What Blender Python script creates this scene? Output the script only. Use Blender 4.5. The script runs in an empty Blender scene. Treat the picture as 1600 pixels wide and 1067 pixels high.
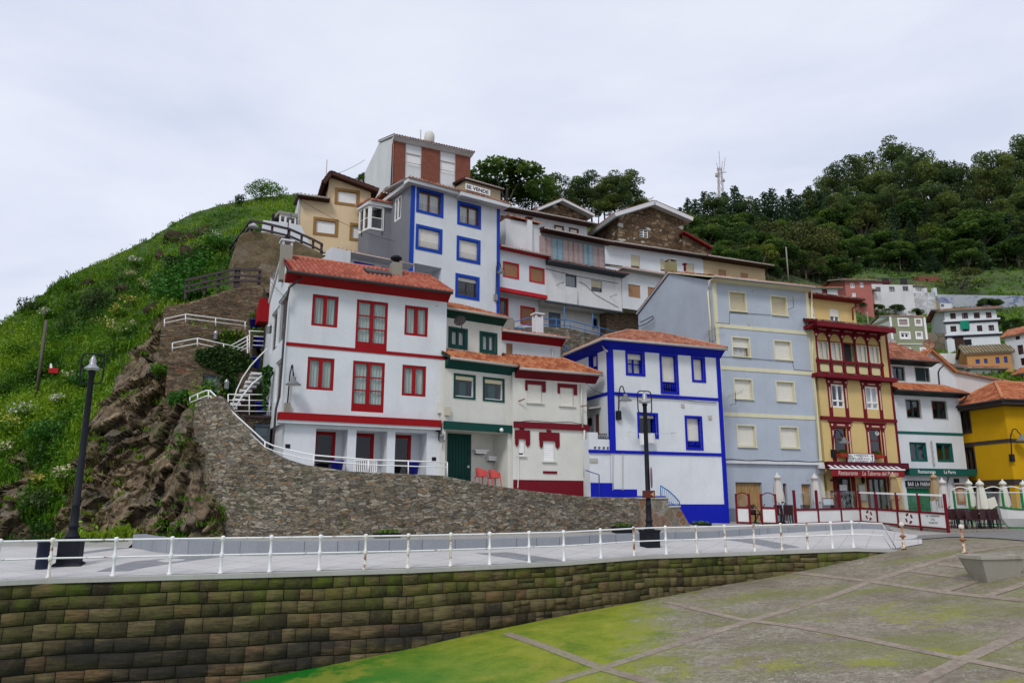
import bpy,math,random
import numpy as np
from mathutils import Vector,noise
R=math.radians
rnd=random.Random(7)
S=bpy.context.scene
COL=S.collection
F,TH,HC=1180.0,math.atan(254.5/1180.0),1.95
CT,ST=math.cos(TH),math.sin(TH)
def ray(px,py):
 xc=(px-800)/F;yc=(533.5-py)/F
 return Vector((xc,CT-yc*ST,ST+yc*CT))
def at(px,py,Y):
 r=ray(px,py);return Vector((0,0,HC))+r*(Y/r.y)
def atz(px,py,z):
 r=ray(px,py);return Vector((0,0,HC))+r*((z-HC)/r.z)
class Wall:
 """vertical plane; d runs left to right as seen from outside, n points outwards"""
 def __init__(s,A,B):
  s.A=Vector((A[0],A[1],0));v=Vector((B[0]-A[0],B[1]-A[1],0));s.L=v.length
  s.d=v.normalized();s.n=Vector((s.d.y,-s.d.x,0))
 def p(s,a,z,out=0.0):
  q=s.A+s.d*a+s.n*out;return Vector((q.x,q.y,z))
 def hit(s,px,py,out=0.0):
  r=ray(px,py);o=Vector((0,0,HC));k=(s.A+s.n*out-o).dot(s.n)/r.dot(s.n)
  h=o+r*k;return(h-s.A).dot(s.d),h.z
 def rect(s,x0,y0,x1,y1,out=0.0):
  a,zt=s.hit(x0,y0,out);b,zb=s.hit(x1,y1,out)
  return[min(a,b),max(a,b),min(zt,zb),max(zt,zb)]
 def side(s,at_s,depth):
  B=s.p(at_s,0);A=s.p(at_s,0,-depth);return Wall(A,B)
def wall(px1,Y1,px2,Y2,py):
 return Wall(at(px1,py,Y1),at(px2,py,Y2))
ORG={}
def meta(o,label=None,cat=None,group=None,kind=None):
 if label:o['label']=label
 if cat:o['category']=cat
 if group:o['group']=group
 if kind:o['kind']=kind
 return o
def thing(name,label,cat,loc,group=None):
 o=bpy.data.objects.new(name,None);COL.objects.link(o);o.empty_display_size=.2
 o.location=Vector(loc);ORG[o.name]=Vector(loc)
 return meta(o,label,cat,group)
def link(name,me,parent=None,loc=None):
 o=bpy.data.objects.new(name,me);COL.objects.link(o)
 if parent is not None:
  o.parent=parent;ORG[o.name]=ORG[parent.name]
 else:
  o.location=loc if loc is not None else Vector((0,0,0));ORG[o.name]=Vector(o.location)
 return o
def dup(o,loc=None,rz=0.0,parent=None,scale=None,label=None):
 c=o.copy();COL.objects.link(c)
 if parent is not None:c.parent=parent
 if loc is not None:
  c.location=Vector(loc);ORG[c.name]=Vector(loc);c.rotation_euler=(0,0,rz)
  if scale:c.scale=(scale if hasattr(scale,'__len__')else(scale,)*3)
 if label:c['label']=label
 for ch in list(o.children):dup(ch,parent=c)
 return c
class MB:
 def __init__(s):s.v=[];s.f=[];s.uv=[];s.m=[];s.smooth=[]
 def poly(s,pts,uv=None,m=0,sm=False):
  b=len(s.v);s.v+=[tuple(p)for p in pts];s.f.append(tuple(range(b,b+len(pts))))
  s.uv.append(uv);s.m.append(m);s.smooth.append(sm);return s
 def hexa(s,P,m=0):
  b=len(s.v);s.v+=[tuple(p)for p in P]
  for q in((3,2,1,0),(4,5,6,7),(0,1,5,4),(1,2,6,5),(2,3,7,6),(3,0,4,7)):
   s.f.append(tuple(b+i for i in q));s.uv.append(None);s.m.append(m);s.smooth.append(False)
  return s
 def box(s,c,size,rz=0.0,m=0):
  x,y,z=size[0]/2,size[1]/2,size[2]/2;ca,sa=math.cos(rz),math.sin(rz);P=[]
  for zz in(-z,z):
   for X,Y in((-x,-y),(x,-y),(x,y),(-x,y)):
    P.append((c[0]+X*ca-Y*sa,c[1]+X*sa+Y*ca,c[2]+zz))
  return s.hexa(P,m)
 def wbox(s,W,s0,s1,z0,z1,o0,o1,m=0):
  return s.hexa([W.p(s0,z0,o1),W.p(s1,z0,o1),W.p(s1,z0,o0),W.p(s0,z0,o0),W.p(s0,z1,o1),W.p(s1,z1,o1),W.p(s1,z1,o0),W.p(s0,z1,o0)],m)
 def wbar(s,W,a,b,h,o0,o1,m=0):
  return s.hexa([W.p(a[0],a[1]-h,o1),W.p(b[0],b[1]-h,o1),W.p(b[0],b[1]-h,o0),W.p(a[0],a[1]-h,o0),W.p(a[0],a[1],o1),W.p(b[0],b[1],o1),W.p(b[0],b[1],o0),W.p(a[0],a[1],o0)],m)
 def tube(s,pts,r,n=8,m=0,caps=True):
  pts=[Vector(p)for p in pts];rr=r if hasattr(r,'__len__')else[r]*len(pts)
  base=len(s.v);prev=None
  for i,p in enumerate(pts):
   t=(pts[min(i+1,len(pts)-1)]-pts[max(i-1,0)]).normalized()
   if prev is None:
    a=Vector((0,0,1))if abs(t.z)<.9 else Vector((1,0,0));x=t.cross(a).normalized()
   else:x=(prev-t*prev.dot(t)).normalized()
   prev=x;y=t.cross(x)
   for k in range(n):
    an=2*math.pi*k/n;s.v.append(tuple(p+(x*math.cos(an)+y*math.sin(an))*rr[i]))
  for i in range(len(pts)-1):
   for k in range(n):
    k2=(k+1)%n
    s.f.append((base+i*n+k,base+i*n+k2,base+(i+1)*n+k2,base+(i+1)*n+k));s.uv.append(None);s.m.append(m);s.smooth.append(n>5)
  if caps:
   for q in(tuple(base+k for k in reversed(range(n))),tuple(base+(len(pts)-1)*n+k for k in range(n))):
    s.f.append(q);s.uv.append(None);s.m.append(m);s.smooth.append(False)
  return s
 def lathe(s,c,prof,n=16,m=0,sq=False,rz=0.0):
  c=Vector(c);base=len(s.v);k4=4 if sq else n
  for(r,z)in prof:
   for k in range(k4):
    an=2*math.pi*k/k4+rz+(math.pi/4 if sq else 0);q=r*(math.sqrt(2)if sq else 1)
    s.v.append((c.x+q*math.cos(an),c.y+q*math.sin(an),c.z+z))
  for i in range(len(prof)-1):
   for k in range(k4):
    k2=(k+1)%k4
    s.f.append((base+i*k4+k,base+i*k4+k2,base+(i+1)*k4+k2,base+(i+1)*k4+k));s.uv.append(None);s.m.append(m);s.smooth.append(not sq)
  for q in(tuple(base+k for k in reversed(range(k4))),tuple(base+(len(prof)-1)*k4+k for k in range(k4))):
   s.f.append(q);s.uv.append(None);s.m.append(m);s.smooth.append(False)
  return s
 def build(s,name,mat,parent=None,loc=None):
  if parent is not None:org=ORG[parent.name]
  else:
   if loc is None:
    n=len(s.v);loc=Vector((sum(p[0]for p in s.v)/n,sum(p[1]for p in s.v)/n,min(p[2]for p in s.v)))
   org=Vector(loc)
  me=bpy.data.meshes.new(name)
  me.from_pydata([(p[0]-org.x,p[1]-org.y,p[2]-org.z)for p in s.v],[],s.f)
  for mm in(mat if isinstance(mat,(list,tuple))else[mat]):me.materials.append(mm)
  me.polygons.foreach_set('material_index',s.m);me.polygons.foreach_set('use_smooth',s.smooth)
  if any(u is not None for u in s.uv):
   L=me.uv_layers.new(name='UVMap');i=0
   for u,f in zip(s.uv,s.f):
    for k in range(len(f)):
     L.data[i].uv=u[k]if u is not None else(0,0);i+=1
  me.update()
  return link(name,me,parent,org)
def np_mesh(name,V,Q,mat,parent=None,loc=None,tint=None,smooth=False,uv=None):
 """V (n,3) world, Q (m,k) faces"""
 V=np.asarray(V,dtype=np.float64);Q=np.asarray(Q,dtype=np.int32)
 if parent is not None:org=np.array(ORG[parent.name])
 else:org=np.array(loc)if loc is not None else np.array([V[:,0].mean(),V[:,1].mean(),V[:,2].min()])
 me=bpy.data.meshes.new(name);k=Q.shape[1]
 me.vertices.add(len(V));me.vertices.foreach_set('co',(V-org).astype(np.float32).ravel())
 me.loops.add(Q.size);me.loops.foreach_set('vertex_index',Q.ravel())
 me.polygons.add(len(Q));me.polygons.foreach_set('loop_start',np.arange(0,Q.size,k,dtype=np.int32))
 try:me.polygons.foreach_set('loop_total',np.full(len(Q),k,dtype=np.int32))
 except Exception:pass
 if smooth:me.polygons.foreach_set('use_smooth',np.ones(len(Q),dtype=bool))
 if tint is not None:
  a=me.attributes.new('tint','FLOAT','POINT');a.data.foreach_set('value',np.asarray(tint,dtype=np.float32))
 if uv is not None:
  L=me.uv_layers.new(name='UVMap');L.data.foreach_set('uv',np.asarray(uv,dtype=np.float32)[Q.ravel()].ravel())
 me.materials.append(mat);me.update(calc_edges=True);me.validate()
 return link(name,me,parent,Vector(org))
def lin(c):
 f=lambda u:u/12.92 if u<=.04045 else((u+.055)/1.055)**2.4
 return tuple(f(x/255.0)for x in c)
def node(nt,typ,ins=None,**props):
 n=nt.nodes.new(typ)
 for k,v in props.items():setattr(n,k,v)
 for k,v in(ins or{}).items():
  if isinstance(v,bpy.types.NodeSocket):nt.links.new(v,n.inputs[k])
  else:
   if n.inputs[k].type=='RGBA' and len(v)==3:v=(*v,1)
   n.inputs[k].default_value=v
 return n
def ramp(nt,fac,stops,interp='LINEAR'):
 n=nt.nodes.new('ShaderNodeValToRGB');n.color_ramp.interpolation=interp;e=n.color_ramp.elements
 while len(e)<len(stops):e.new(.5)
 for q,(p,c)in zip(e,stops):
  q.position=p;q.color=(*c,1)if len(c)==3 else c
 nt.links.new(fac,n.inputs[0]);return n.outputs[0]
G3=lambda v:(v,v,v)
def mix(nt,fac,a,b,mode='MIX'):
 return node(nt,'ShaderNodeMixRGB',{0:fac,1:a,2:b},blend_type=mode).outputs[0]
def mat_base(name):
 m=bpy.data.materials.new(name);m.use_nodes=True;nt=m.node_tree;nt.nodes.clear()
 out=nt.nodes.new('ShaderNodeOutputMaterial');b=nt.nodes.new('ShaderNodeBsdfPrincipled')
 nt.links.new(b.outputs[0],out.inputs[0]);tc=nt.nodes.new('ShaderNodeTexCoord')
 return m,nt,b,tc,out
def mapped(nt,vec,scale=(1,1,1),rot=(0,0,0)):
 return node(nt,'ShaderNodeMapping',{'Vector':vec,'Scale':scale,'Rotation':rot}).outputs[0]
def noisef(nt,vec,scale,detail=4,rough=.55,dist=0.0):
 return node(nt,'ShaderNodeTexNoise',{'Vector':vec,'Scale':scale,'Detail':detail,'Roughness':rough,'Distortion':dist}).outputs[0]
def bump(nt,b,h,strength=.3,dist=.02):
 n=node(nt,'ShaderNodeBump',{'Height':h,'Strength':strength,'Distance':dist});nt.links.new(n.outputs[0],b.inputs['Normal'])
CACHE={}
def plaster(col,dirt=.3,dcol=(.30,.27,.22),scale=1.0,bs=.12):
 key=('pl',tuple(round(c,3)for c in col),dirt,dcol,scale)
 if key in CACHE:return CACHE[key]
 m,nt,b,tc,out=mat_base('plaster');P=tc.outputs['Object']
 big=noisef(nt,P,.5*scale,5,.6);fine=noisef(nt,P,9*scale,5,.65)
 c=mix(nt,ramp(nt,big,[(.35,G3(0)),(.7,G3(1))]),col,tuple(x*.86 for x in col))
 c=mix(nt,ramp(nt,fine,[(.42,G3(0)),(.75,G3(.22))]),c,tuple(x*.7 for x in col))
 st=noisef(nt,mapped(nt,P,(2.6,2.6,.22)),1.1*scale,6,.7,.3)
 st2=noisef(nt,P,.9*scale,3)
 f=node(nt,'ShaderNodeMath',{0:ramp(nt,st,[(.50,G3(0)),(.72,G3(1))]),1:ramp(nt,st2,[(.4,G3(.15)),(.65,G3(1))])},operation='MULTIPLY').outputs[0]
 f=node(nt,'ShaderNodeMath',{0:f,1:dirt},operation='MULTIPLY').outputs[0]
 c=mix(nt,f,c,dcol);nt.links.new(c,b.inputs['Base Color'])
 b.inputs['Roughness'].default_value=.9;b.inputs['Specular IOR Level'].default_value=.08
 bump(nt,b,noisef(nt,P,14,6,.7),bs,.03)
 CACHE[key]=m;return m
def paint(col,rough=.5,wear=.12,metal=0.0):
 key=('pa',tuple(round(c,3)for c in col),rough,wear,metal)
 if key in CACHE:return CACHE[key]
 m,nt,b,tc,out=mat_base('paint');P=tc.outputs['Object']
 f=ramp(nt,noisef(nt,P,3.5,6,.7),[(.45,G3(0)),(.75,G3(wear*3))])
 nt.links.new(mix(nt,f,col,tuple(x*.6+.02 for x in col)),b.inputs['Base Color'])
 b.inputs['Roughness'].default_value=rough;b.inputs['Metallic'].default_value=metal
 b.inputs['Specular IOR Level'].default_value=.16
 bump(nt,b,noisef(nt,P,30,4),.08,.01)
 CACHE[key]=m;return m
def rusty(col=(.72,.73,.74),amount=.5):
 key=('ru',col,amount)
 if key in CACHE:return CACHE[key]
 m,nt,b,tc,out=mat_base('rusty_paint');P=tc.outputs['Object']
 f=ramp(nt,noisef(nt,P,4.5,8,.75),[(.66-.3*amount,G3(0)),(.74-.3*amount,G3(1))])
 rc=ramp(nt,noisef(nt,P,11,5),[(.3,(.09,.03,.012)),(.7,(.36,.15,.05))])
 nt.links.new(mix(nt,f,col,rc),b.inputs['Base Color']);b.inputs['Roughness'].default_value=.6
 bump(nt,b,f,.15,.01);CACHE[key]=m;return m
def tiles(c1,c2,c3,moss=0.0):
 key=('ti',c1,c2,c3,moss)
 if key in CACHE:return CACHE[key]
 m,nt,b,tc,out=mat_base('clay_tiles');U=tc.outputs['UV'];P=tc.outputs['Object']
 fl=node(nt,'ShaderNodeVectorMath',{0:U},operation='FLOOR').outputs[0]
 wn=node(nt,'ShaderNodeTexWhiteNoise',{'Vector':fl},noise_dimensions='2D').outputs['Value']
 c=ramp(nt,wn,[(0,c1),(.5,c2),(1,c3)])
 c=mix(nt,ramp(nt,noisef(nt,P,1.3,6,.7),[(.45,G3(0)),(.75,G3(.55))]),c,tuple(x*.45 for x in c2))
 if moss:c=mix(nt,ramp(nt,noisef(nt,P,1.1,7,.75),[(.62-.25*moss,G3(0)),(.8-.25*moss,G3(.85))]),c,(.09,.09,.03))
 nt.links.new(c,b.inputs['Base Color']);b.inputs['Roughness'].default_value=.85
 bump(nt,b,noisef(nt,P,25,5),.2,.02);CACHE[key]=m;return m
def rubble(stops,scale=(2.6,2.6,8.5),mortar=(.07,.062,.048),moss=.25,mosscol=(.06,.075,.02),bs=1.0,edge=.032,dist=.05):
 key=('rb',tuple(stops),scale,mortar,moss,bs)
 if key in CACHE:return CACHE[key]
 m,nt,b,tc,out=mat_base('rubble_stone');P=tc.outputs['Object']
 wob=node(nt,'ShaderNodeTexNoise',{'Vector':P,'Scale':1.6,'Detail':4}).outputs['Color']
 V=node(nt,'ShaderNodeVectorMath',{0:P,1:node(nt,'ShaderNodeVectorMath',{0:wob,'Scale':.35},operation='SCALE').outputs[0]},operation='ADD').outputs[0]
 V=mapped(nt,V,scale)
 vo=node(nt,'ShaderNodeTexVoronoi',{'Vector':V,'Scale':1.0,'Randomness':.95});ve=node(nt,'ShaderNodeTexVoronoi',{'Vector':V,'Scale':1.0,'Randomness':.95},feature='DISTANCE_TO_EDGE')
 sep=node(nt,'ShaderNodeSeparateColor',{0:vo.outputs['Color']})
 c=ramp(nt,sep.outputs[0],stops)
 c=mix(nt,ramp(nt,noisef(nt,P,9,8,.8),[(.38,G3(.8)),(.56,G3(0))]),c,mix(nt,1.0,c,G3(.4),'MULTIPLY'))
 c=mix(nt,ramp(nt,noisef(nt,P,.45,5),[(.35,G3(.5)),(.6,G3(0))]),c,mix(nt,1.0,c,(.55,.5,.45),'MULTIPLY'))
 if moss:c=mix(nt,ramp(nt,noisef(nt,P,.8,6,.7),[(.66-.2*moss,G3(0)),(.82-.2*moss,G3(.8))]),c,mosscol)
 ef=ramp(nt,ve.outputs['Distance'],[(0.0,G3(0)),(edge*2,G3(1))])
 c=mix(nt,ef,mortar,c);nt.links.new(c,b.inputs['Base Color']);b.inputs['Roughness'].default_value=.92
 b.inputs['Specular IOR Level'].default_value=.2
 h=node(nt,'ShaderNodeMath',{0:ef,1:sep.outputs[1]},operation='MULTIPLY_ADD');h.inputs[2].default_value=0
 h2=node(nt,'ShaderNodeMath',{0:noisef(nt,P,15,6,.7),1:.5,2:h.outputs[0]},operation='MULTIPLY_ADD')
 bump(nt,b,h2 .outputs[0],bs,dist);CACHE[key]=m;return m
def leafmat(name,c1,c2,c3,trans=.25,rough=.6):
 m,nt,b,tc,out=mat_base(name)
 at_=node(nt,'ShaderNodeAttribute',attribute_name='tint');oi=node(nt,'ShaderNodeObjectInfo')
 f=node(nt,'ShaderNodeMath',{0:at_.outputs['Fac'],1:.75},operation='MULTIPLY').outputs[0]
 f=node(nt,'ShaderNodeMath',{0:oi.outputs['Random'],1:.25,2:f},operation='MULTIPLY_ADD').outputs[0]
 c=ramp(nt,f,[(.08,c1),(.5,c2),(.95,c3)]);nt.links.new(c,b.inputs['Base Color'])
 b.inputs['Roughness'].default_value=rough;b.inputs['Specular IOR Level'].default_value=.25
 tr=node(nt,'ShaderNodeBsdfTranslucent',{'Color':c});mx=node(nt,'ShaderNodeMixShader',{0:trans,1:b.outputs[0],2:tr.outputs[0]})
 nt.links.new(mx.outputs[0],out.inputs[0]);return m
def glassmat(refl=.18,tintc=(1,1,1)):
 key=('gl',refl,tintc)
 if key in CACHE:return CACHE[key]
 m,nt,b,tc,out=mat_base('window_glass');nt.nodes.remove(b)
 t=node(nt,'ShaderNodeBsdfTransparent',{'Color':tintc});g=node(nt,'ShaderNodeBsdfGlossy',{'Color':(.95,.97,1),'Roughness':.03})
 n=node(nt,'ShaderNodeBump',{'Height':noisef(nt,tc.outputs['Object'],1.6,2),'Strength':.12,'Distance':.05});nt.links.new(n.outputs[0],g.inputs['Normal'])
 lw=node(nt,'ShaderNodeLayerWeight',{'Blend':.35});f=node(nt,'ShaderNodeMath',{0:lw.outputs['Facing'],1:.3,2:refl},operation='MULTIPLY_ADD')
 mx=node(nt,'ShaderNodeMixShader',{0:f.outputs[0],1:t.outputs[0],2:g.outputs[0]});nt.links.new(mx.outputs[0],out.inputs[0])
 CACHE[key]=m;return m
def woodmat(c1,c2,sc=(14,14,1.2)):
 key=('wd',c1,c2,sc)
 if key in CACHE:return CACHE[key]
 m,nt,b,tc,out=mat_base('wood');P=tc.outputs['Object']
 f=noisef(nt,mapped(nt,P,sc),1.0,5,.6,.4)
 nt.links.new(ramp(nt,f,[(.3,c1),(.7,c2)]),b.inputs['Base Color']);b.inputs['Roughness'].default_value=.7
 bump(nt,b,f,.2,.01);CACHE[key]=m;return m
WHITE=(.75,.75,.75);RED=(.27,.003,.006);DRED=(.145,.004,.012);BLUE=(.003,.010,.36);BLUE2=(.006,.05,.36);GREEN=(.003,.052,.042)
CREAM=(.68,.65,.46)
M_GLASS=glassmat(.025);M_GLASS_CLEAR=glassmat(.06);M_CURT=plaster((.55,.56,.55),.1);M_CURT_G=plaster((.38,.46,.44),.1)
M_SHUT=paint((.68,.66,.60),.6,.08);M_SHUT_B=paint((.30,.16,.085),.6,.1);M_SHUT_T=paint((.52,.46,.33),.6,.1)
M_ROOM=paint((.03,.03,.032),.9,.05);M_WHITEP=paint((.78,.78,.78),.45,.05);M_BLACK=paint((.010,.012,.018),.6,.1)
M_GUT=paint((.42,.39,.36),.5,.15);M_GUTD=paint((.05,.04,.04),.5,.15);M_CABLE=paint((.03,.03,.03),.6,.0)
M_TILE_N=tiles((.34,.075,.04),(.40,.105,.06),(.47,.16,.10));M_TILE_O=tiles((.29,.065,.025),(.43,.13,.05),(.52,.22,.10),.15)
M_TILE_D=tiles((.16,.05,.03),(.27,.10,.06),(.40,.19,.13),.45);M_TILE_P=tiles((.24,.07,.04),(.36,.125,.07),(.46,.21,.135),.35)
M_TILE_B=tiles((.075,.03,.022),(.15,.06,.042),(.26,.13,.1),.3)
ST_GREY=[(0,(.17,.145,.105)),(.25,(.31,.27,.20)),(.42,(.10,.088,.068)),(.6,(.24,.225,.19)),(.75,(.42,.38,.30)),(.9,(.22,.18,.13)),(1,(.32,.21,.12))]
ST_BRWN=[(0,(.13,.095,.06)),(.35,(.22,.16,.10)),(.6,(.10,.075,.05)),(.85,(.30,.23,.15)),(1,(.25,.12,.07))]
M_RUB=rubble(ST_GREY,(3.6,3.6,11.5),moss=.35);M_RUB_T=rubble(ST_BRWN,(2.6,2.6,12.5),moss=.5)
M_RUB_H=rubble([(0,(.11,.07,.038)),(.4,(.22,.145,.08)),(.62,(.07,.048,.03)),(.84,(.30,.22,.14)),(.93,(.22,.15,.09)),(.94,(.52,.49,.43)),(1,(.56,.53,.47))],(1.7,1.7,3.4),mortar=(.045,.032,.022),moss=.1,edge=.045)
def wall_grid(mb,W,s0,s1,z0,z1,holes=(),out=0.0,depth=.22,m=0):
 ss=sorted({s0,s1,*[v for h in holes for v in h[:2]if s0<v<s1]});zz=sorted({z0,z1,*[v for h in holes for v in h[2:4]if z0<v<z1]})
 for a,b in zip(ss,ss[1:]):
  for c,d in zip(zz,zz[1:]):
   x,y=(a+b)/2,(c+d)/2
   if any(h[0]<x<h[1]and h[2]<y<h[3]for h in holes):continue
   mb.poly([W.p(a,c,out),W.p(b,c,out),W.p(b,d,out),W.p(a,d,out)],m=m)
 for h in holes:
  a,b,c,d=h[:4];i=out-depth
  mb.poly([W.p(a,c,out),W.p(a,d,out),W.p(a,d,i),W.p(a,c,i)],m=m);mb.poly([W.p(b,d,out),W.p(b,c,out),W.p(b,c,i),W.p(b,d,i)],m=m)
  mb.poly([W.p(a,d,out),W.p(b,d,out),W.p(b,d,i),W.p(a,d,i)],m=m);mb.poly([W.p(b,c,out),W.p(a,c,out),W.p(a,c,i),W.p(b,c,i)],m=m)
 return mb
def body(mb,W,s0,s1,z0,z1,D,holes=(),depth=.22,sideholes=(),out=0.0,left_z=None):
 """closed box: front with openings, both sides, back, lid and floor"""
 wall_grid(mb,W,s0,s1,z0,z1,holes,out,depth)
 SW=Wall(W.p(s0,0,-D),W.p(s0,0,out));wall_grid(mb,SW,0,SW.L,z0,z1,sideholes,0,depth)
 mb.poly([W.p(s1,z0,out),W.p(s1,z0,-D),W.p(s1,z1,-D),W.p(s1,z1,out)]);mb.poly([W.p(s1,z0,-D),W.p(s0,z0,-D),W.p(s0,z1,-D),W.p(s1,z1,-D)])
 mb.poly([W.p(s0,z1,out),W.p(s1,z1,out),W.p(s1,z1,-D),W.p(s0,z1,-D)]);mb.poly([W.p(s0,z0,-D),W.p(s1,z0,-D),W.p(s1,z0,out),W.p(s0,z0,out)])
 return SW
def slats(mb,W,s0,s1,z0,z1,out,pitch=.085,m=0):
 n=max(2,int((z1-z0)/pitch));h=(z1-z0)/n
 for i in range(n):
  a=z0+i*h
  mb.poly([W.p(s0,a,out),W.p(s1,a,out),W.p(s1,a+h*.8,out+.012),W.p(s0,a+h*.8,out+.012)],m=m)
  mb.poly([W.p(s0,a+h*.8,out+.012),W.p(s1,a+h*.8,out+.012),W.p(s1,a+h,out),W.p(s0,a+h,out)],m=m)
def curtain(mb,W,s0,s1,z0,z1,out,n=None,amp=.03):
 n=n or max(8,int((s1-s0)*22));ph=rnd.random()*6
 P=[(s0+(s1-s0)*i/n,out+amp*math.sin(i*1.9+ph)+amp*.5*math.sin(i*.7))for i in range(n+1)]
 for(a,oa),(b,ob)in zip(P,P[1:]):mb.poly([W.p(a,z0,oa),W.p(b,z0,ob),W.p(b,z1,ob),W.p(a,z1,oa)],sm=True)
def window(parent,W,h,frame=None,ins=.14,fw=.07,cols=2,rows=1,panel=0.0,shutter=0.0,shut=None,surround=None,sw=.1,so=.035,sill=None,curt=None,out=0.0,head=None,rail=None,name='window',glass=None,back=True,depth=.22,label=None,surmat=None):
 """h = opening rect (s0,s1,z0,z1). Sub-parts hang under the frame mesh."""
 a,b,c,d=h;o=out-ins;fm=frame or M_WHITEP
 mb=MB();pz=c+panel*(d-c)
 for(x0,x1,y0,y1)in((a,a+fw,c,d),(b-fw,b,c,d),(a+fw,b-fw,c,c+fw),(a+fw,b-fw,d-fw,d)):mb.wbox(W,x0,x1,y0,y1,o-.05,o+.03)
 iw=b-a-2*fw
 for k in range(1,cols):x=a+fw+iw*k/cols;mb.wbox(W,x-fw*.65,x+fw*.65,c+fw,d-fw,o-.045,o+.035)
 y0=max(pz,c+fw)
 for k in range(1,rows):y=y0+(d-fw-y0)*k/rows;mb.wbox(W,a+fw,b-fw,y-.025,y+.025,o-.04,o+.026)
 if panel:mb.wbox(W,a+fw,b-fw,c+fw,pz,o-.04,o+.01)
 fr=mb.build(name,fm,parent)
 if label:fr['label']=label
 if shutter<.98:
  g=MB();g.poly([W.p(a+fw,y0,o-.01),W.p(b-fw,y0,o-.01),W.p(b-fw,d-fw,o-.01),W.p(a+fw,d-fw,o-.01)]);g.build('pane',glass or M_GLASS,fr)
  if curt:
   q=MB();curtain(q,W,a+fw*.5,b-fw*.5,y0,d-fw*.5,o-.12);q.build('curtain',curt,fr)
  elif back:
   q=MB();q.poly([W.p(a-.3,c-.3,o-.9),W.p(b+.3,c-.3,o-.9),W.p(b+.3,d+.3,o-.9),W.p(a-.3,d+.3,o-.9)]);q.build('dark_room_panel',M_ROOM,fr)  # shade of the unlit room put into a near-black panel behind the pane
 if shutter:
  q=MB();slats(q,W,a+.02,b-.02,d-(d-c)*shutter,d,o+.045);q.build('roller_shutter',shut or M_SHUT,fr)
 if surround is not None:
  q=MB();s=sw
  for(x0,x1,y0_,y1)in((a-s,a,c-s,d+s),(b,b+s,c-s,d+s),(a,b,c-s,c),(a,b,d,d+s)):q.wbox(W,x0,x1,y0_,y1,out-.02,out+so)
  for(x0,x1,y0_,y1)in((a,a+.012,c+.012,d-.012),(b-.012,b,c+.012,d-.012),(a+.012,b-.012,c,c+.012),(a+.012,b-.012,d-.012,d)):q.wbox(W,x0,x1,y0_,y1,o+.032,out-.02)
  q.build('surround',surround,fr)
 if sill is not None:MB().wbox(W,a-.08,b+.08,c-.06,c-.002,out-.05,out+.09).build('sill',sill,fr)
 if head is not None:MB().wbox(W,a-.12,b+.12,d+.002,d+.16,out-.05,out+.05).build('lintel',head,fr)
 if rail is not None:
  q=MB()
  for k in range(3):q.tube([W.p(a,c+.12+.14*k,out+.05),W.p(b,c+.12+.14*k,out+.05)],.012,5)
  q.build('guard_rail',rail,fr)
 return fr
def balusters(parent,W,a,b,c,d,out,mat,n=6,name='balustrade'):
 q=MB();q.wbox(W,a,b,c,c+.05,out-.03,out+.03);q.wbox(W,a,b,d-.05,d,out-.03,out+.03)
 for k in range(n):s=a+(b-a)*(k+.5)/n;q.tube([W.p(s,c+.05,out),W.p(s,(c+d)/2,out),W.p(s,d-.05,out)],[.018,.04,.018],6)
 return q.build(name,mat,parent)
def inside(poly,x,y):
 r=False;j=len(poly)-1
 for i in range(len(poly)):
  xi,yi=poly[i];xj,yj=poly[j]
  if(yi>y)!=(yj>y)and x<(xj-xi)*(y-yi)/(yj-yi)+xi:r=not r
  j=i
 return r
def roof_tiles(P,mat,parent,name='roof_tiles',w=.23,row=.36,amp=.055,sub=6):
 """P: coplanar polygon, P[0]-P[1] is the eave (left to right seen from outside)"""
 P=[Vector(p)for p in P];u=(P[1]-P[0]).normalized();n=u.cross(P[-1]-P[0]).normalized()
 if n.z<0:n=-n
 t=n.cross(u);loc=[((p-P[0]).dot(u),(p-P[0]).dot(t))for p in P]
 u0=min(q[0]for q in loc);u1=max(q[0]for q in loc);t1=max(q[1]for q in loc)
 nu=max(2,round((u1-u0)/w));wv=(u1-u0)/nu;nr=max(1,round(t1/row));rv=t1/nr
 us=[u0+wv*i/sub for i in range(nu*sub+1)];ts=[(0,-.07,0)]
 for r in range(nr):ts+=[(r*rv,.035,r+.02),((r+1)*rv-.001,0.0,r+.98)]
 V=[];UV=[]
 for tt,h,rr in ts:
  for i,uu in enumerate(us):
   ph=2*math.pi*i/sub;hh=h+(amp*math.cos(ph)if h>=0 else 0.0)
   V.append(P[0]+u*uu+t*tt+n*hh);UV.append((i/sub+.5,rr))
 nx=len(us);Q=[];E=.02
 lc=[(x*(1+0),y)for x,y in loc]
 for j in range(len(ts)-1):
  tm=(ts[j][0]+ts[j+1][0])/2
  for i in range(nx-1):
   um=(us[i]+us[i+1])/2
   if inside(lc,um,min(max(tm,.01),t1-.01)):Q.append((j*nx+i,j*nx+i+1,(j+1)*nx+i+1,(j+1)*nx+i))
 return np_mesh(name,[tuple(v)for v in V],Q,mat,parent,loc=tuple(P[0]),uv=np.array(UV))
def slab(P,th,mat,parent,name):
 """board following polygon P, th below it"""
 P=[Vector(p)for p in P];n=(P[1]-P[0]).cross(P[-1]-P[0]).normalized()
 if n.z<0:n=-n
 q=MB();B=[p-n*th for p in P];T=[p-n*.012 for p in P];q.poly(T);q.poly(list(reversed(B)))
 for i in range(len(P)):j=(i+1)%len(P);q.poly([B[i],B[j],T[j],T[i]])
 return q.build(name,mat,parent)
def gutter(a,b,mat,parent,r=.065,name='gutter'):
 return MB().tube([a,b],r,8).build(name,mat,parent)
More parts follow.
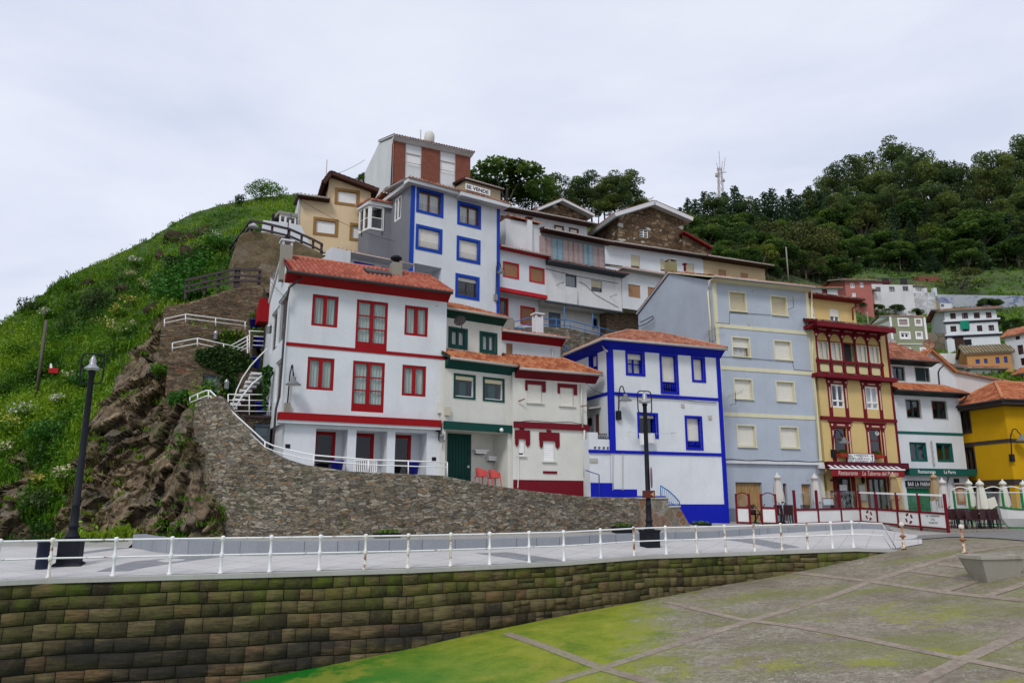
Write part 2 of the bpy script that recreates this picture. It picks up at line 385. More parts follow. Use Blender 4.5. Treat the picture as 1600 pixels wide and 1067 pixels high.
def text_mesh(txt,place,height,mat,parent,name='lettering',bold=0.0,shear=0.0,width=None,depth=.006,spacing=1.0,rot=0.0):
 """place(x, y, o) -> world point; text centred on 0,0"""
 cu=bpy.data.curves.new('t','FONT');cu.body=txt;cu.size=1;cu.align_x='CENTER';cu.align_y='CENTER';cu.shear=shear;cu.space_character=spacing;cu.extrude=.5;cu.offset=bold;cu.resolution_u=3
 ob=bpy.data.objects.new('t',cu);COL.objects.link(ob);dg=bpy.context.evaluated_depsgraph_get();dg.update()
 me=bpy.data.meshes.new_from_object(ob.evaluated_get(dg));me.name=name;bpy.data.objects.remove(ob)
 xs=[v.co.x for v in me.vertices];ys=[v.co.y for v in me.vertices];cx,cy=(max(xs)+min(xs))/2,(max(ys)+min(ys))/2
 k=height/(max(ys)-min(ys));kx=k if width is None else width/(max(xs)-min(xs));org=ORG[parent.name];cr,sr=math.cos(rot),math.sin(rot)
 for v in me.vertices:
  x,y=(v.co.x-cx)*kx,(v.co.y-cy)*k;v.co=place(x*cr-y*sr,x*sr+y*cr,(v.co.z+.5)*depth)-org
 me.materials.clear();me.materials.append(mat);return link(name,me,parent)
def on_wall(W,s,z,out):return lambda x,y,o:W.p(s+x,z+y,out+o)
U=Vector((.89,.456,0)).normalized()
QZ=[(-60,-9.0),(-10,-4.4),(2.96,-2.98),(10.2,-2.08),(18.5,-1.36),(23,-.82),(26,-.24),(28.4,.28),(32,.48),(40,.75),(90,1.2)]
def interp(x,T):
 if x<=T[0][0]:return T[0][1]
 for(a,b),(c,d)in zip(T,T[1:]):
  if x<=c:
   t=(x-a)/(c-a);return b+(d-b)*t
 return T[-1][1]
def ramp_z(x,y):
 q=x*U.x+y*U.y;return(interp(q-1.2,QZ)+interp(q,QZ)*2+interp(q+1.2,QZ))/4
def on_ramp(px,py,dz=0.0):
 r=ray(px,py);lo,hi=3.0,120.0;f=lambda k:HC+r.z*k-ramp_z(r.x*k,r.y*k)
 for _ in range(60):
  mid=(lo+hi)/2
  if f(mid)>0:lo=mid
  else:hi=mid
 p=Vector((r.x*lo,r.y*lo,0));p.z=ramp_z(p.x,p.y)+dz;return p
def slip_mat():
 m,nt,b,tc,out=mat_base('slipway_concrete');P=tc.outputs['Object']
 n1=noisef(nt,P,.55,8,.68);n2=noisef(nt,P,5,8,.75);n3=noisef(nt,mapped(nt,P,(1,1,1),(0,0,-.47)),1.0,3)
 c=ramp(nt,n1,[(.28,(.16,.135,.10)),(.5,(.27,.24,.185)),(.72,(.37,.34,.27))])
 c=mix(nt,ramp(nt,n2,[(.40,G3(.65)),(.6,G3(0))]),c,(.12,.095,.07))
 sp=noisef(nt,P,9,6,.8)
 sx=node(nt,'ShaderNodeSeparateXYZ',{0:P})
 q=node(nt,'ShaderNodeVectorMath',{0:P,1:tuple(U)},operation='DOT_PRODUCT').outputs['Value']
 lo=node(nt,'ShaderNodeMapRange',{'Value':q,'From Min':24.0,'From Max':11.0}).outputs[0]
 fl=node(nt,'ShaderNodeMath',{0:ramp(nt,sp,[(.545,G3(0)),(.59,G3(1))]),1:node(nt,'ShaderNodeMath',{0:lo,1:ramp(nt,noisef(nt,P,.7,4),[(.4,G3(.3)),(.6,G3(1))])},operation='MULTIPLY').outputs[0]},operation='MULTIPLY').outputs[0]
 c=mix(nt,fl,c,(.46,.44,.37))
 mapd=mapped(nt,P,(.35,1.1,1),(0,0,.47));fm=noisef(nt,mapd,.55,7,.65)
 c=mix(nt,ramp(nt,fm,[(.46,G3(0)),(.64,G3(.75))]),c,(.17,.18,.05))
 tt=node(nt,'ShaderNodeVectorMath',{0:P,1:(-U.y,U.x,0)},operation='DOT_PRODUCT').outputs['Value'];q2=node(nt,'ShaderNodeMath',{0:tt,1:-.85,2:q},operation='MULTIPLY_ADD').outputs[0];nw=node(nt,'ShaderNodeMath',{0:n1,1:9.0,2:q2},operation='MULTIPLY_ADD').outputs[0]
 nw=node(nt,'ShaderNodeMath',{0:n2,1:3.0,2:nw},operation='MULTIPLY_ADD').outputs[0]
 al=node(nt,'ShaderNodeMapRange',{'Value':nw,'From Min':5.7,'From Max':3.0}).outputs[0]
 ac=ramp(nt,noisef(nt,P,.9,6,.7),[(.3,(.09,.16,.01)),(.5,(.19,.24,.014)),(.7,(.29,.30,.04))])
 wet=node(nt,'ShaderNodeMapRange',{'Value':node(nt,'ShaderNodeMath',{0:n1,1:4.0,2:q},operation='MULTIPLY_ADD').outputs[0],'From Min':12.2,'From Max':7.6}).outputs[0]
 ac=mix(nt,wet,ac,(.008,.15,.012))
 c=mix(nt,al,c,ac)
 wp=noisef(nt,P,.33,8,.7);lo2=node(nt,'ShaderNodeMapRange',{'Value':q,'From Min':25.0,'From Max':19.0}).outputs[0]
 c=mix(nt,node(nt,'ShaderNodeMath',{0:ramp(nt,wp,[(.535,G3(0)),(.6,G3(.75))]),1:lo2},operation='MULTIPLY').outputs[0],c,(.24,.25,.03))
 nt.links.new(c,b.inputs['Base Color'])
 nt.links.new(mix(nt,wet,G3(.85),G3(.5)),b.inputs['Roughness']);b.inputs['Specular IOR Level'].default_value=.25
 c=mix(nt,ramp(nt,noisef(nt,P,18,4,.8),[(.36,G3(.5)),(.52,G3(0))]),c,mix(nt,1.0,c,G3(.45),'MULTIPLY'));nt.links.new(c,b.inputs['Base Color']);h=node(nt,'ShaderNodeMath',{0:n2,1:.8,2:n1},operation='MULTIPLY_ADD').outputs[0];bump(nt,b,h,.7,.06);return m
M_SLIP=slip_mat()
def strip_mat():
 m,nt,b,tc,out=mat_base('joint_concrete');P=tc.outputs['Object']
 n1=noisef(nt,P,.8,8,.7);n2=noisef(nt,P,6,6,.75)
 c=ramp(nt,n1,[(.3,(.20,.155,.12)),(.7,(.34,.285,.225))]);c=mix(nt,ramp(nt,n2,[(.35,G3(.6)),(.55,G3(0))]),c,(.11,.09,.065))
 q=node(nt,'ShaderNodeVectorMath',{0:P,1:tuple(U)},operation='DOT_PRODUCT').outputs['Value']
 lo=node(nt,'ShaderNodeMapRange',{'Value':q,'From Min':14.0,'From Max':8.0}).outputs[0]
 c=mix(nt,node(nt,'ShaderNodeMath',{0:lo,1:ramp(nt,n1,[(.4,G3(0)),(.62,G3(.8))])},operation='MULTIPLY').outputs[0],c,(.13,.17,.03))
 nt.links.new(c,b.inputs['Base Color']);b.inputs['Roughness'].default_value=.88;bump(nt,b,n2,.35,.03);return m
M_STRIP=strip_mat()
V=[];Q=[];nx,ny=150,150
for j in range(ny+1):
 for i in range(nx+1):
  q=-12+62*i/nx;t=-40+100*j/ny
  x=U.x*q-U.y*t*1;y=U.y*q+U.x*t
  V.append((x,y,ramp_z(x,y)))
for j in range(ny):
 for i in range(nx):a=j*(nx+1)+i;Q.append((a,a+1,a+nx+2,a+nx+1))
meta(np_mesh('slipway',V,Q,M_SLIP,loc=(0,0,0),smooth=True),kind='structure')
m_,nt_,b_,tc_,o_=mat_base('earth');nt_.links.new(ramp(nt_,noisef(nt_,tc_.outputs['Object'],.2,5),[(.3,(.03,.045,.015)),(.7,(.06,.06,.03))]),b_.inputs['Base Color']);b_.inputs['Roughness'].default_value=.95
M_EARTH=m_
q=MB()
q.poly([(-900,1600,-10),(-900,-500,-10),(900,-500,-10),(900,1600,-10)][::-1]);meta(q.build('ground',M_EARTH),kind='structure')
def joint(pts,w,lift):
 P=[on_ramp(*p)for p in pts];q=MB();pr=[]
 D=[]
 for a,b in zip(P,P[1:]):
  n=max(2,int((b-a).length/.5));D+=[a.lerp(b,k/n)for k in range(n)]
 D.append(P[-1])
 for i,p in enumerate(D):
  t=(D[min(i+1,len(D)-1)]-D[max(i-1,0)]);t.z=0;t.normalize();s=Vector((-t.y,t.x,0))*w/2
  row=[]
  for o in(s,-s):v=p+o;v.z=ramp_z(v.x,v.y)+lift+.004;row.append(v)
  pr.append(row)
 for a,b in zip(pr,pr[1:]):q.poly([a[0],a[1],b[1],b[0]])
 meta(q.build('slipway_joint',M_STRIP,loc=(0,0,0)),kind='structure')
joint([(820,1085),(861,1067),(940,1044),(1056,1006),(1187,965),(1300,931),(1359,908),(1430,886),(1503,866),(1610,850)],.36,.004)
joint([(1380,1092),(1430,1067),(1506,1030),(1610,982)],.38,.004)
joint([(1240,894),(1359,908),(1475,925),(1620,940)],.32,.008)
joint([(1041,940),(1154,967),(1240,978),(1319,992),(1506,1030),(1620,1052)],.32,.008)
joint([(790,989),(846,1008),(940,1044),(1040,1072)],.34,.008)
joint([(1465,881),(1540,889)],.28,.008);joint([(1425,892),(1530,906)],.28,.008);joint([(1474,924),(1545,901)],.3,.012);joint([(1540,932),(1612,908)],.3,.012)
EDGE_PX=[(-420,None,17.2),(-120,898,19.6),(75,897,21.1),(200,895,21.7),(400,890,22.7),(637,883,24.2),(765,878,25.6),(882,872.6,27.2),(1010,868,28.9),(1134,864,30.3),(1240,860,30.8),(1334,856.5,31.0),(1400,850,31.3),(1450,842,31.9)]
EDGE=[]
for px,py,Y in EDGE_PX:
 p=at(px,py if py else 900,Y)
 if px<1000:p.z=0.0
 if px>1340:p.z=ramp_z(p.x,p.y)+.03
 EDGE.append(p)
def edge_len():
 L=[0]
 for a,b in zip(EDGE,EDGE[1:]):L.append(L[-1]+(Vector((b.x-a.x,b.y-a.y,0))).length)
 return L
EL=edge_len()
def edge_pt(s):
 s=max(0,min(EL[-1]-1e-4,s))
 for i in range(len(EL)-1):
  if s<=EL[i+1]:
   t=(s-EL[i])/(EL[i+1]-EL[i]);p=EDGE[i].lerp(EDGE[i+1],t);d=EDGE[i+1]-EDGE[i];d.z=0;d.normalize();return p,d
def quay_mat():
 m,nt,b,tc,out=mat_base('quay_stone');P=tc.outputs['Object']
 a=node(nt,'ShaderNodeAttribute',attribute_name='tint').outputs['Fac']
 c=ramp(nt,a,[(0,(.035,.026,.014)),(.25,(.085,.066,.028)),(.5,(.145,.112,.048)),(.75,(.21,.165,.08)),(1,(.19,.115,.055))])
 n1=noisef(nt,P,1.0,6,.7);n2=noisef(nt,mapped(nt,P,(2,2,17)),1.0,7,.75);n3=noisef(nt,P,8,8,.8)
 c=mix(nt,ramp(nt,n2,[(.36,G3(.85)),(.56,G3(0))]),c,(.03,.022,.012));c=mix(nt,ramp(nt,n3,[(.52,G3(0)),(.75,G3(.5))]),c,(.20,.17,.10))
 sx=node(nt,'ShaderNodeSeparateXYZ',{0:tc.outputs['Object']})
 zz=sx.outputs[2]
 g=node(nt,'ShaderNodeMath',{0:n1,1:2.2,2:zz},operation='MULTIPLY_ADD').outputs[0]
 up=node(nt,'ShaderNodeMapRange',{'Value':g,'From Min':-.4,'From Max':.9}).outputs[0]
 mo=node(nt,'ShaderNodeMath',{0:up,1:ramp(nt,noisef(nt,P,1.7,6,.7),[(.40,G3(0)),(.62,G3(.85))])},operation='MULTIPLY').outputs[0]
 c=mix(nt,mo,c,(.10,.135,.012))
 dk=node(nt,'ShaderNodeMapRange',{'Value':node(nt,'ShaderNodeMath',{0:n1,1:1.6,2:zz},operation='MULTIPLY_ADD').outputs[0],'From Min':-.3,'From Max':-1.0}).outputs[0]
 dk2=node(nt,'ShaderNodeMath',{0:dk,1:ramp(nt,noisef(nt,mapped(nt,P,(.35,.35,1.5)),1.1,5),[(.42,G3(0)),(.58,G3(.8))])},operation='MULTIPLY').outputs[0]
 c=mix(nt,dk2,c,(.016,.016,.017));nt.links.new(c,b.inputs['Base Color']);b.inputs['Roughness'].default_value=.8
 b.inputs['Specular IOR Level'].default_value=.3
 h=node(nt,'ShaderNodeMath',{0:n2,1:.7,2:n3},operation='MULTIPLY_ADD').outputs[0];bump(nt,b,h,1.0,.07);return m
M_QUAY=quay_mat();M_MORT=paint((.022,.019,.013),.95,.3)
quay=thing('quay_wall','mossy quay wall of squared stone blocks under the white railing','quay wall',(0,0,0))
V=[];Q=[];T=[]
def blk(s0,s1,z0,z1,pr,tint):
 b0=len(V);g=.003+.005*rnd.random();ch=.004+.006*rnd.random()
 for(ds,dz,o)in((g,g,-.05),(g+ch*.3,g+ch*.3,pr-.02),(g+ch,g+ch,pr)):
  for(s,z)in((s0+ds,z0+dz),(s1-ds,z0+dz),(s1-ds,z1-dz),(s0+ds,z1-dz)):
   p,d=edge_pt(s);n=Vector((d.y,-d.x,0));w=p+n*o+d*rnd.uniform(-.008,.008);z=z+.014*math.sin(s*.9+z*2)+.012*math.sin(s*2.3+z)
   V.append((w.x,w.y,p.z*0+z+edge_pt(s)[0].z));T.append(tint)
 for r in range(2):
  for k in range(4):k2=(k+1)%4;Q.append((b0+r*4+k,b0+r*4+k2,b0+(r+1)*4+k2,b0+(r+1)*4+k))
 Q.append((b0+8,b0+9,b0+10,b0+11))
zt=-.10;ci=0
while zt>-6.2:
 big=rnd.uniform(.31,.43);s=-rnd.random()*.5
 while s<EL[-1]:
  p,d=edge_pt(s);right=p.x>-.2
  w=rnd.choice([rnd.uniform(.34,.52),rnd.uniform(.45,.7),rnd.uniform(.6,.9)])if not right else rnd.choice([rnd.uniform(.25,.45),rnd.uniform(.35,.8)])
  s1=min(s+w,EL[-1]-.001);s0=max(s,0)
  mid,_=edge_pt((s0+s1)/2)
  if s1>s0+.1 and zt+mid.z>ramp_z(mid.x,mid.y)-.35 and mid.x>-20:
   base=min(1,max(0,rnd.gauss(.5,.32)))
   if right and rnd.random()<.3:
    zm=zt-big*rnd.uniform(.4,.6);blk(s0,s1,zm,zt,rnd.uniform(-.015,.03),base);blk(s0,s1,zt-big,zm,rnd.uniform(-.015,.03),min(1,max(0,rnd.gauss(.5,.2))))
   else:blk(s0,s1,zt-big+rnd.uniform(0,.012),zt-rnd.uniform(0,.012),rnd.uniform(-.012,.016),base)
  s+=w
 zt-=big;ci+=1
np_mesh('stone_blocks',V,Q,M_QUAY,quay,tint=T)
q=MB();cp=MB()
for a,b in zip(EDGE,EDGE[1:]):
 d=(b-a);d.z=0;d.normalize();n=Vector((d.y,-d.x,0))
 q.poly([a-n*.03+Vector((0,0,-7)),b-n*.03+Vector((0,0,-7)),b-n*.03+Vector((0,0,-.1)),a-n*.03+Vector((0,0,-.1))])
 Z=lambda v,z:Vector((v.x,v.y,v.z+z))
 if b.x>16.2:continue
 cp.hexa([Z(a+n*.05,-.11),Z(b+n*.05,-.11),Z(b-n*.36,-.11),Z(a-n*.36,-.11),Z(a+n*.05,.012),Z(b+n*.05,.012),Z(b-n*.36,.012),Z(a-n*.36,.012)])
q.build('mortar',M_MORT,quay);
M_COPE=plaster((.42,.42,.40),.5,(.2,.18,.12));cp.build('coping',M_COPE,quay)
STEP_PX=[(-420,None,27.5,0),(-120,853,28.5,0),(200,855,28.6,0),(206,855,28.5,.46),(240,862,27.0,.46),(265,864.5,26.4,.46),(320,867,26.1,.46),(400,868,26.0,.46),(525,866,26.8,.44),(650,862,28.0,.42),(770,858,29.5,.38),(880,853,31.0,.34),(935,848,32.5,.32),(1112,840,35.6,.28),(1200,834,37.4,.27),(1340,826,39.0,.22),(1390,824,38.6,.1),(1440,834,35.9,.03),(1480,833,36.0,.03),(1640,834,37.0,.02)]
STEP=[(at(px,py if py else 850,Y),h)for px,py,Y,h in STEP_PX]
def pl_interp(tab,px,key=0):
 pass
def step_at(px):
 for(a,b),(p,q_)in zip(zip(STEP_PX,STEP_PX[1:]),zip(STEP,STEP[1:])):
  if px<=b[0]:
   t=(px-a[0])/(b[0]-a[0]);return p[0].lerp(q_[0],t),p[1]*(1-t)+q_[1]*t
 return STEP[-1]
def edge_at(px):
 for a,b,p,q_ in zip(EDGE_PX,EDGE_PX[1:],EDGE,EDGE[1:]):
  if px<=b[0]:return p.lerp(q_,(px-a[0])/(b[0]-a[0]))
 return EDGE[-1]
def pave_mat(name,c1,c2,bw,bh,rot,mort=.35,off=.5):
 m,nt,b,tc,out=mat_base(name);P=mapped(nt,tc.outputs['Object'],(1,1,1),(0,0,rot))
 br=node(nt,'ShaderNodeTexBrick',{'Vector':P,'Color1':c1,'Color2':c2,'Mortar':tuple(x*mort for x in c1),'Scale':1.0,'Mortar Size':.012,'Brick Width':bw,'Row Height':bh,'Bias':0.0});br.offset=off
 P0=tc.outputs['Object'];c=mix(nt,ramp(nt,noisef(nt,P0,.7,6,.7),[(.45,G3(0)),(.75,G3(.3))]),br.outputs[0],tuple(x*.55 for x in c1))
 c=mix(nt,ramp(nt,noisef(nt,P0,14,6,.7),[(.4,G3(.3)),(.6,G3(0))]),c,tuple(x*.6 for x in c1))
 nt.links.new(c,b.inputs['Base Color']);b.inputs['Roughness'].default_value=.72;b.inputs['Specular IOR Level'].default_value=.3
 bump(nt,b,br.outputs['Fac'],-.25,.01);return m
M_PAVE=pave_mat('promenade_slabs',(.54,.53,.52),(.49,.48,.475),.95,.95,.48,.5,0.0)
M_BAND=pave_mat('dark_slabs',(.23,.235,.25),(.27,.275,.29),.9,.45,.48)
M_COB=pave_mat('street_setts',(.20,.195,.19),(.25,.245,.235),.22,.12,.3,.4)
M_GRAN=pave_mat('granite',(.28,.30,.33),(.24,.26,.29),.9,5,.3,.4)
pxs=list(range(-420,1441,20));V=[];Q=[];ny=8
for px in pxs:
 e=edge_at(px);s,h=step_at(px);d=(s-e)
 e2=e+d.normalized()*.32
 for j in range(ny+1):
  v=e2 .lerp(s,j/ny);f=min(1,max(0,(px-1350)/80));v.z=v.z*(1-f)+f*(ramp_z(v.x,v.y)+.03);V.append(tuple(v))
for i in range(len(pxs)-1):
 for j in range(ny):a=i*(ny+1)+j;Q.append((a,a+ny+1,a+ny+2,a+1))
PROM_V=V
meta(np_mesh('promenade',V,Q,M_PAVE,loc=(0,0,0)),kind='structure')
def prom_z(px,t):
 e=edge_at(px);s,h=step_at(px);return(e+(s-e).normalized()*.32).lerp(s,t)
def band(a,b,w=.08):
 """dark paving band from (px,t) a to b, both on promenade"""
 A=[prom_z(a[0]+(b[0]-a[0])*k/12,a[1]+(b[1]-a[1])*k/12)for k in range(13)];q=MB()
 B=[prom_z(a[0]+w+(b[0]-a[0])*k/12,a[1]+(b[1]-a[1])*k/12)for k in range(13)]
 for k in range(12):q.poly([p+Vector((0,0,.005))for p in(A[k],B[k],B[k+1],A[k+1])])
 meta(q.build('paving_band',M_BAND,loc=(0,0,0)),kind='structure')
band((150,.12),(300,.93),52);band((830,.03),(742,.75),48);band((1210,.1),(1120,.9),40);band((60,.55),(180,.98),25)
q=MB();
for(p,h),(p2,h2),A,B in zip(STEP[3:],STEP[4:],STEP_PX[3:],STEP_PX[4:]):
 if A[0]>=1390:break
 d=p2-p;d.z=0;d.normalize();b=Vector((-d.y,d.x,0))*.42
 Z=lambda v,z:Vector((v.x,v.y,v.z+z))
 q.hexa([Z(p,-.3),Z(p2,-.3),Z(p2+b,-.3),Z(p+b,-.3),Z(p,h),Z(p2,h2),Z(p2+b,h2+.01),Z(p+b,h+.01)])
meta(q.build('granite_kerb',M_GRAN),'long curved grey granite kerb step along the back of the promenade','kerb')
BASE_PX=[(-420,34,.45),(-120,33,.5),(100,32.5,.55),(212,31.5,.75),(300,29.8,.72),(400,29.4,.73),(525,29.6,.73),(650,30.4,.75),(770,31.6,.78),(880,33.4,.8),(935,34.4,.8),(1010,36.0,.9),(1060,38,1.0),(1112,41,1.06),(1200,44.5,1.05),(1340,47.5,1.1),(1390,48.5,1.1),(1480,50,1.1),(1640,50,1.1)]
pxs=list(range(-420,1641,20));V=[];Q=[]
def base_at(px):
 for a,b in zip(BASE_PX,BASE_PX[1:]):
  if px<=b[0]:
   t=(px-a[0])/(b[0]-a[0]);Y=a[1]+(b[1]-a[1])*t;p=at(px,830,Y);p.z=a[2]+(b[2]-a[2])*t;return p
for px in pxs:
 s,h=step_at(px);t=base_at(px);d=t-s;d.z=0;d.normalize();n=6
 a=s+d*(.40 if 200<px<1390 else 0);a.z=s.z+h+(.0 if 200<px<1390 else 0)
 if px>=1400:a=s.copy();a.z=s.z+.02
 for j in range(n+1):
  v=a.lerp(t+d*(1.5 if j==n else 0),j/n);f=min(1,max(0,(px-1350)/80))*max(0,1-j/3);v.z=v.z*(1-f)+f*(ramp_z(v.x,v.y)+.03);V.append(tuple(v))
for i in range(len(pxs)-1):
 for j in range(6):a=i*7+j;Q.append((a,a+7,a+8,a+1))
meta(np_mesh('upper_pavement',V,Q,pave_mat('upper_slabs',(.40,.385,.36),(.34,.33,.31),.6,.4,.4),loc=(0,0,0)),kind='structure')
q=MB();rows=[]
for(a,b)in(((1400,845),(1400,828)),((1440,843),(1440,826)),((1479,840),(1479,824)),((1508,839.5),(1508,823)),((1560,842),(1560,823)),((1625,847.5),(1625,823)),((1900,862),(1900,823))):
 A=on_ramp(*a);B=on_ramp(*b);rows.append([A.lerp(B,k/8)for k in range(9)])
for r,r2 in zip(rows,rows[1:]):
 for k in range(8):
  P=[r[k],r2[k],r2[k+1],r[k+1]];q.poly([Vector((p.x,p.y,ramp_z(p.x,p.y)+.035))for p in P])
meta(q.build('street',M_COB,loc=(0,0,0)),kind='structure')
rail=thing('railing','white two-bar metal railing with rusting posts along the quay edge','railing',EDGE[2])
POST_PX=[-92,-8,75,92,180,263,343,420,495,567,637,702,765,825,881,937,990,1040,1088,1134,1179,1222,1262.5,1301,1334]
POST_PX=[-96,-10,76,176,263,343,420,495,567,637,702,765,825,881,937,990,1040,1088,1134,1179,1222,1262.5,1301,1334]
tops=[]
M_RAILW=rusty((.74,.75,.76),.12);M_RAILR=rusty((.72,.70,.64),.5)
def rail_pos(px):
 e=edge_at(px);s,_=step_at(px);return e+(s-e).normalized()*.17
for i,px in enumerate(POST_PX):
 p=rail_pos(px);q=MB();h=1.0
 q.lathe(p,[(.07,0),(.07,.04),(.042,.08),(.036,.43),(.055,.47),(.062,.52),(.055,.57),(.036,.61),(.036,.91),(.06,.94),(.066,1.0),(.05,1.05),(.02,1.06)],10)
 q.build('post',M_RAILR if(px>500 and rnd.random()<.6)or px==76 else M_RAILW,rail);tops.append(p)
for nm,z,r in(('top_rail',.985,.028),('lower_rail',.52,.024)):
 q=MB();P=[p+Vector((0,0,z))for p in tops];fin=rail_pos(1381)+Vector((0,0,z));end=rail_pos(1400)
 q.tube([rail_pos(-300)+Vector((0,0,z))]+P+[fin,end if z>.9 else rail_pos(1392)],r,8);q.build(nm,rusty((.74,.75,.76),.28),rail)
for px,py,lab in((1412.5,858,'short rusty white iron post at the end of the railing'),(1507,865,'rusty white iron post standing alone at the top of the slipway')):
 p=on_ramp(px,py,.01);pt=thing('iron_post',lab,'post',p,'rusty iron posts')
 q=MB();q.lathe(p,[(.1,0),(.1,.05),(.055,.09),(.05,.42),(.05,.9)],10);q.build('shaft',rusty((.66,.55,.40),.7),pt)
 q=MB();q.lathe(p+Vector((0,0,.45)),[(.085,0),(.09,.05),(.085,.1)],10);q.tube([p+Vector((-.14,0,.5)),p+Vector((.14,0,.5))],.022,6);q.build('collar',rusty((.6,.4,.25),.9),pt)
 q=MB();q.lathe(p+Vector((0,0,.88)),[(.06,0),(.09,.03),(.095,.10),(.075,.15),(.03,.17)],10);q.build('cap',rusty((.72,.66,.6),.45),pt)
P_WHITE=plaster((.66,.69,.725),.24,(.42,.40,.36));P_WHITE2=plaster((.66,.655,.60),.45,(.38,.36,.30));P_WHITEW=plaster((.65,.67,.69),.4,(.38,.38,.36))
P_RED=paint(RED,.55,.1);P_DRED=paint(DRED,.55,.12);P_BLUE=paint(BLUE,.6,.06);P_BLUE2=paint(BLUE2,.6,.08);P_GREEN=paint(GREEN,.5,.1)
P_CREAM=plaster(CREAM,.25);P_CONC=plaster((.30,.28,.24),.6,(.12,.11,.08));P_SOFF=plaster((.50,.49,.45),.3)
def px_roof_line(W,pts,out):
 return[W.p(*W.hit(x,y,out),out)for x,y in pts]
def eave_board(W,s0,s1,z_lo,z_hi,o,mat,parent,name='fascia',back=0.0):
 """sloping boxed eave: lower edge on the wall, upper edge at overhang o"""
 q=MB();q.hexa([W.p(s0,z_lo,back+.005),W.p(s1,z_lo,back+.005),W.p(s1,z_lo,back-.1),W.p(s0,z_lo,back-.1),W.p(s0,z_hi,o),W.p(s1,z_hi,o),W.p(s1,z_hi,back-.1),W.p(s0,z_hi,back-.1)])
 return q.build(name,mat,parent)
def pipe(W,px,parent,mat,out=.07,r=.05,name='downpipe'):
 q=MB();q.tube([W.p(*W.hit(x,y,out),out)for x,y in px],r,8);return q.build(name,mat,parent)
def chimney(W,s,z0,z1,o,w,d,mat,parent,cap=None,name='chimney',flat=True):
 q=MB();q.wbox(W,s-w/2,s+w/2,z0,z1,o-d/2,o+d/2);c=q.build(name,mat,parent);k=MB()
 if flat:
  k.wbox(W,s-w/2-.06,s+w/2+.06,z1+.18,z1+.26,o-d/2-.06,o+d/2+.06)
  for a in(-1,1):
   for b in(-1,1):k.wbox(W,s+a*(w/2-.06)-.05,s+a*(w/2-.06)+.05,z1,z1+.18,o+b*(d/2-.06)-.05,o+b*(d/2-.06)+.05)
 else:
  k.lathe(W.p(s,z1,o),[(w*.3,0),(w*.3,.18),(w*.55,.20),(w*.6,.30),(w*.35,.40),(w*.1,.44)],10)
 k.build('chimney_cap',cap or mat,c);return c
def wires(pts,parent=None,r=.012,name='cable',mat=None):
 return MB().tube(pts,r,5).build(name,mat or M_CABLE,parent)
def sag(a,b,k=.3,n=10):
 a,b=Vector(a),Vector(b);return[a.lerp(b,i/n)-Vector((0,0,k*4*(i/n)*(1-i/n)))for i in range(n+1)]
W=wall(447,32,697,35.3,548);SL=W.hit(447,548)[0];s1=W.L
ZT=W.hit(580,457)[1];ZB1=W.hit(447,535)[1];ZB2=W.hit(560,657)[1];ZF=3.2
H1=thing('white_house','three storey white house with red windows and red bands above the stone wall','house',W.p(s1/2,ZF,0))
rects={k:W.rect(*v)for k,v in dict(a=(489,458.4,527,511.6),b=(558,467.4,604,549.6),c=(633,477,668,527.6),d=(481.4,556,520.6,609.6),e=(552,563,599,645),f=(629,570.4,665,621)).items()}
for k1,k2 in(('a','c'),('d','f')):
 for i in(2,3):m_=(rects[k1][i]+rects[k2][i])/2;rects[k1][i]=rects[k2][i]=m_
D=6.6;mb=MB();SW=Wall(W.p(0,0,-D),W.p(0,0,0))
side=[SW.rect(423,430,430.5,466),SW.rect(425,489,432.5,545),SW.rect(435,469,445,530),SW.rect(431.5,564,438,625)]
side=[(min(h[0],SW.L-.5),min(h[1],SW.L-.15),h[2]+.1,h[3]-.1)for h in side]
ZW=ZT+.12
SWb=body(mb,W,0,s1,ZB2-.25,ZW,D,[tuple(v)for v in rects.values()],.16,side)
RT=2.7;zr=W.hit(428,399,-RT)[1]-.1
for s in(0,s1):mb.poly([W.p(s,ZW,0),W.p(s,zr,-RT),W.p(s,ZW,-D)])
gf=[]
for x0,x1 in((493,543),(556.5,605),(617.5,667)):a=W.hit(x0,690)[0];b=W.hit(x1,690)[0];gf.append((a,b,ZF,ZB2-.42))
wall_grid(mb,W,.15,s1,ZF-.6,ZB2-.25,[(a,b,ZF-.3,d)for a,b,c,d in gf],0,1.0)
mb.poly([W.p(.15,ZF-.6,0),W.p(.15,ZB2-.25,0),W.p(.15,ZB2-.25,-D),W.p(.15,ZF-.6,-D)]);
wall_b=mb.build('wall',P_WHITE,H1)
q=MB();wall_grid(q,W,.15,s1,ZF-.6,ZB2-.25,[(a+.12,a+1.1,c-.1,d-.03)for a,b,c,d in gf],-1.0,.1);q.build('porch_back_wall',P_WHITE,H1)
for i,h in enumerate(gf):
 a,b,c,d=h;w_=.98
 fr=window(H1,W,(a+.12,a+.12+w_,c-.1,d-.03),P_RED,ins=1.05,fw=.15,cols=1,rows=1,name='door',curt=None,glass=glassmat(.03))
for k in 'ac':window(H1,W,rects[k],P_RED,ins=.06,fw=.12,cols=2,curt=M_CURT_G)
for k in 'df':window(H1,W,rects[k],P_RED,ins=.06,fw=.12,cols=2,curt=M_CURT_G)
for k in 'be':window(H1,W,rects[k],P_RED,ins=.05,fw=.11,cols=2,rows=3,panel=.16,curt=M_CURT_G,name='balcony_window')
for h in side:window(H1,SWb,h,M_WHITEP,ins=.1,fw=.06,cols=1)
MB().wbox(W,-.02,s1+.0,ZB1-.13,ZB1+.02,-.02,.035).build('painted_band',P_RED,H1)
q=MB();q.wbox(W,-.18,s1-.3,ZB2-.14,ZB2+.17,-.1,.34);fb=q.build('floor_band',P_RED,H1)
MB().wbox(W,-.16,s1-.3,ZB2-.27,ZB2-.142,-.3,.28).build('floor_slab',P_WHITE,H1)
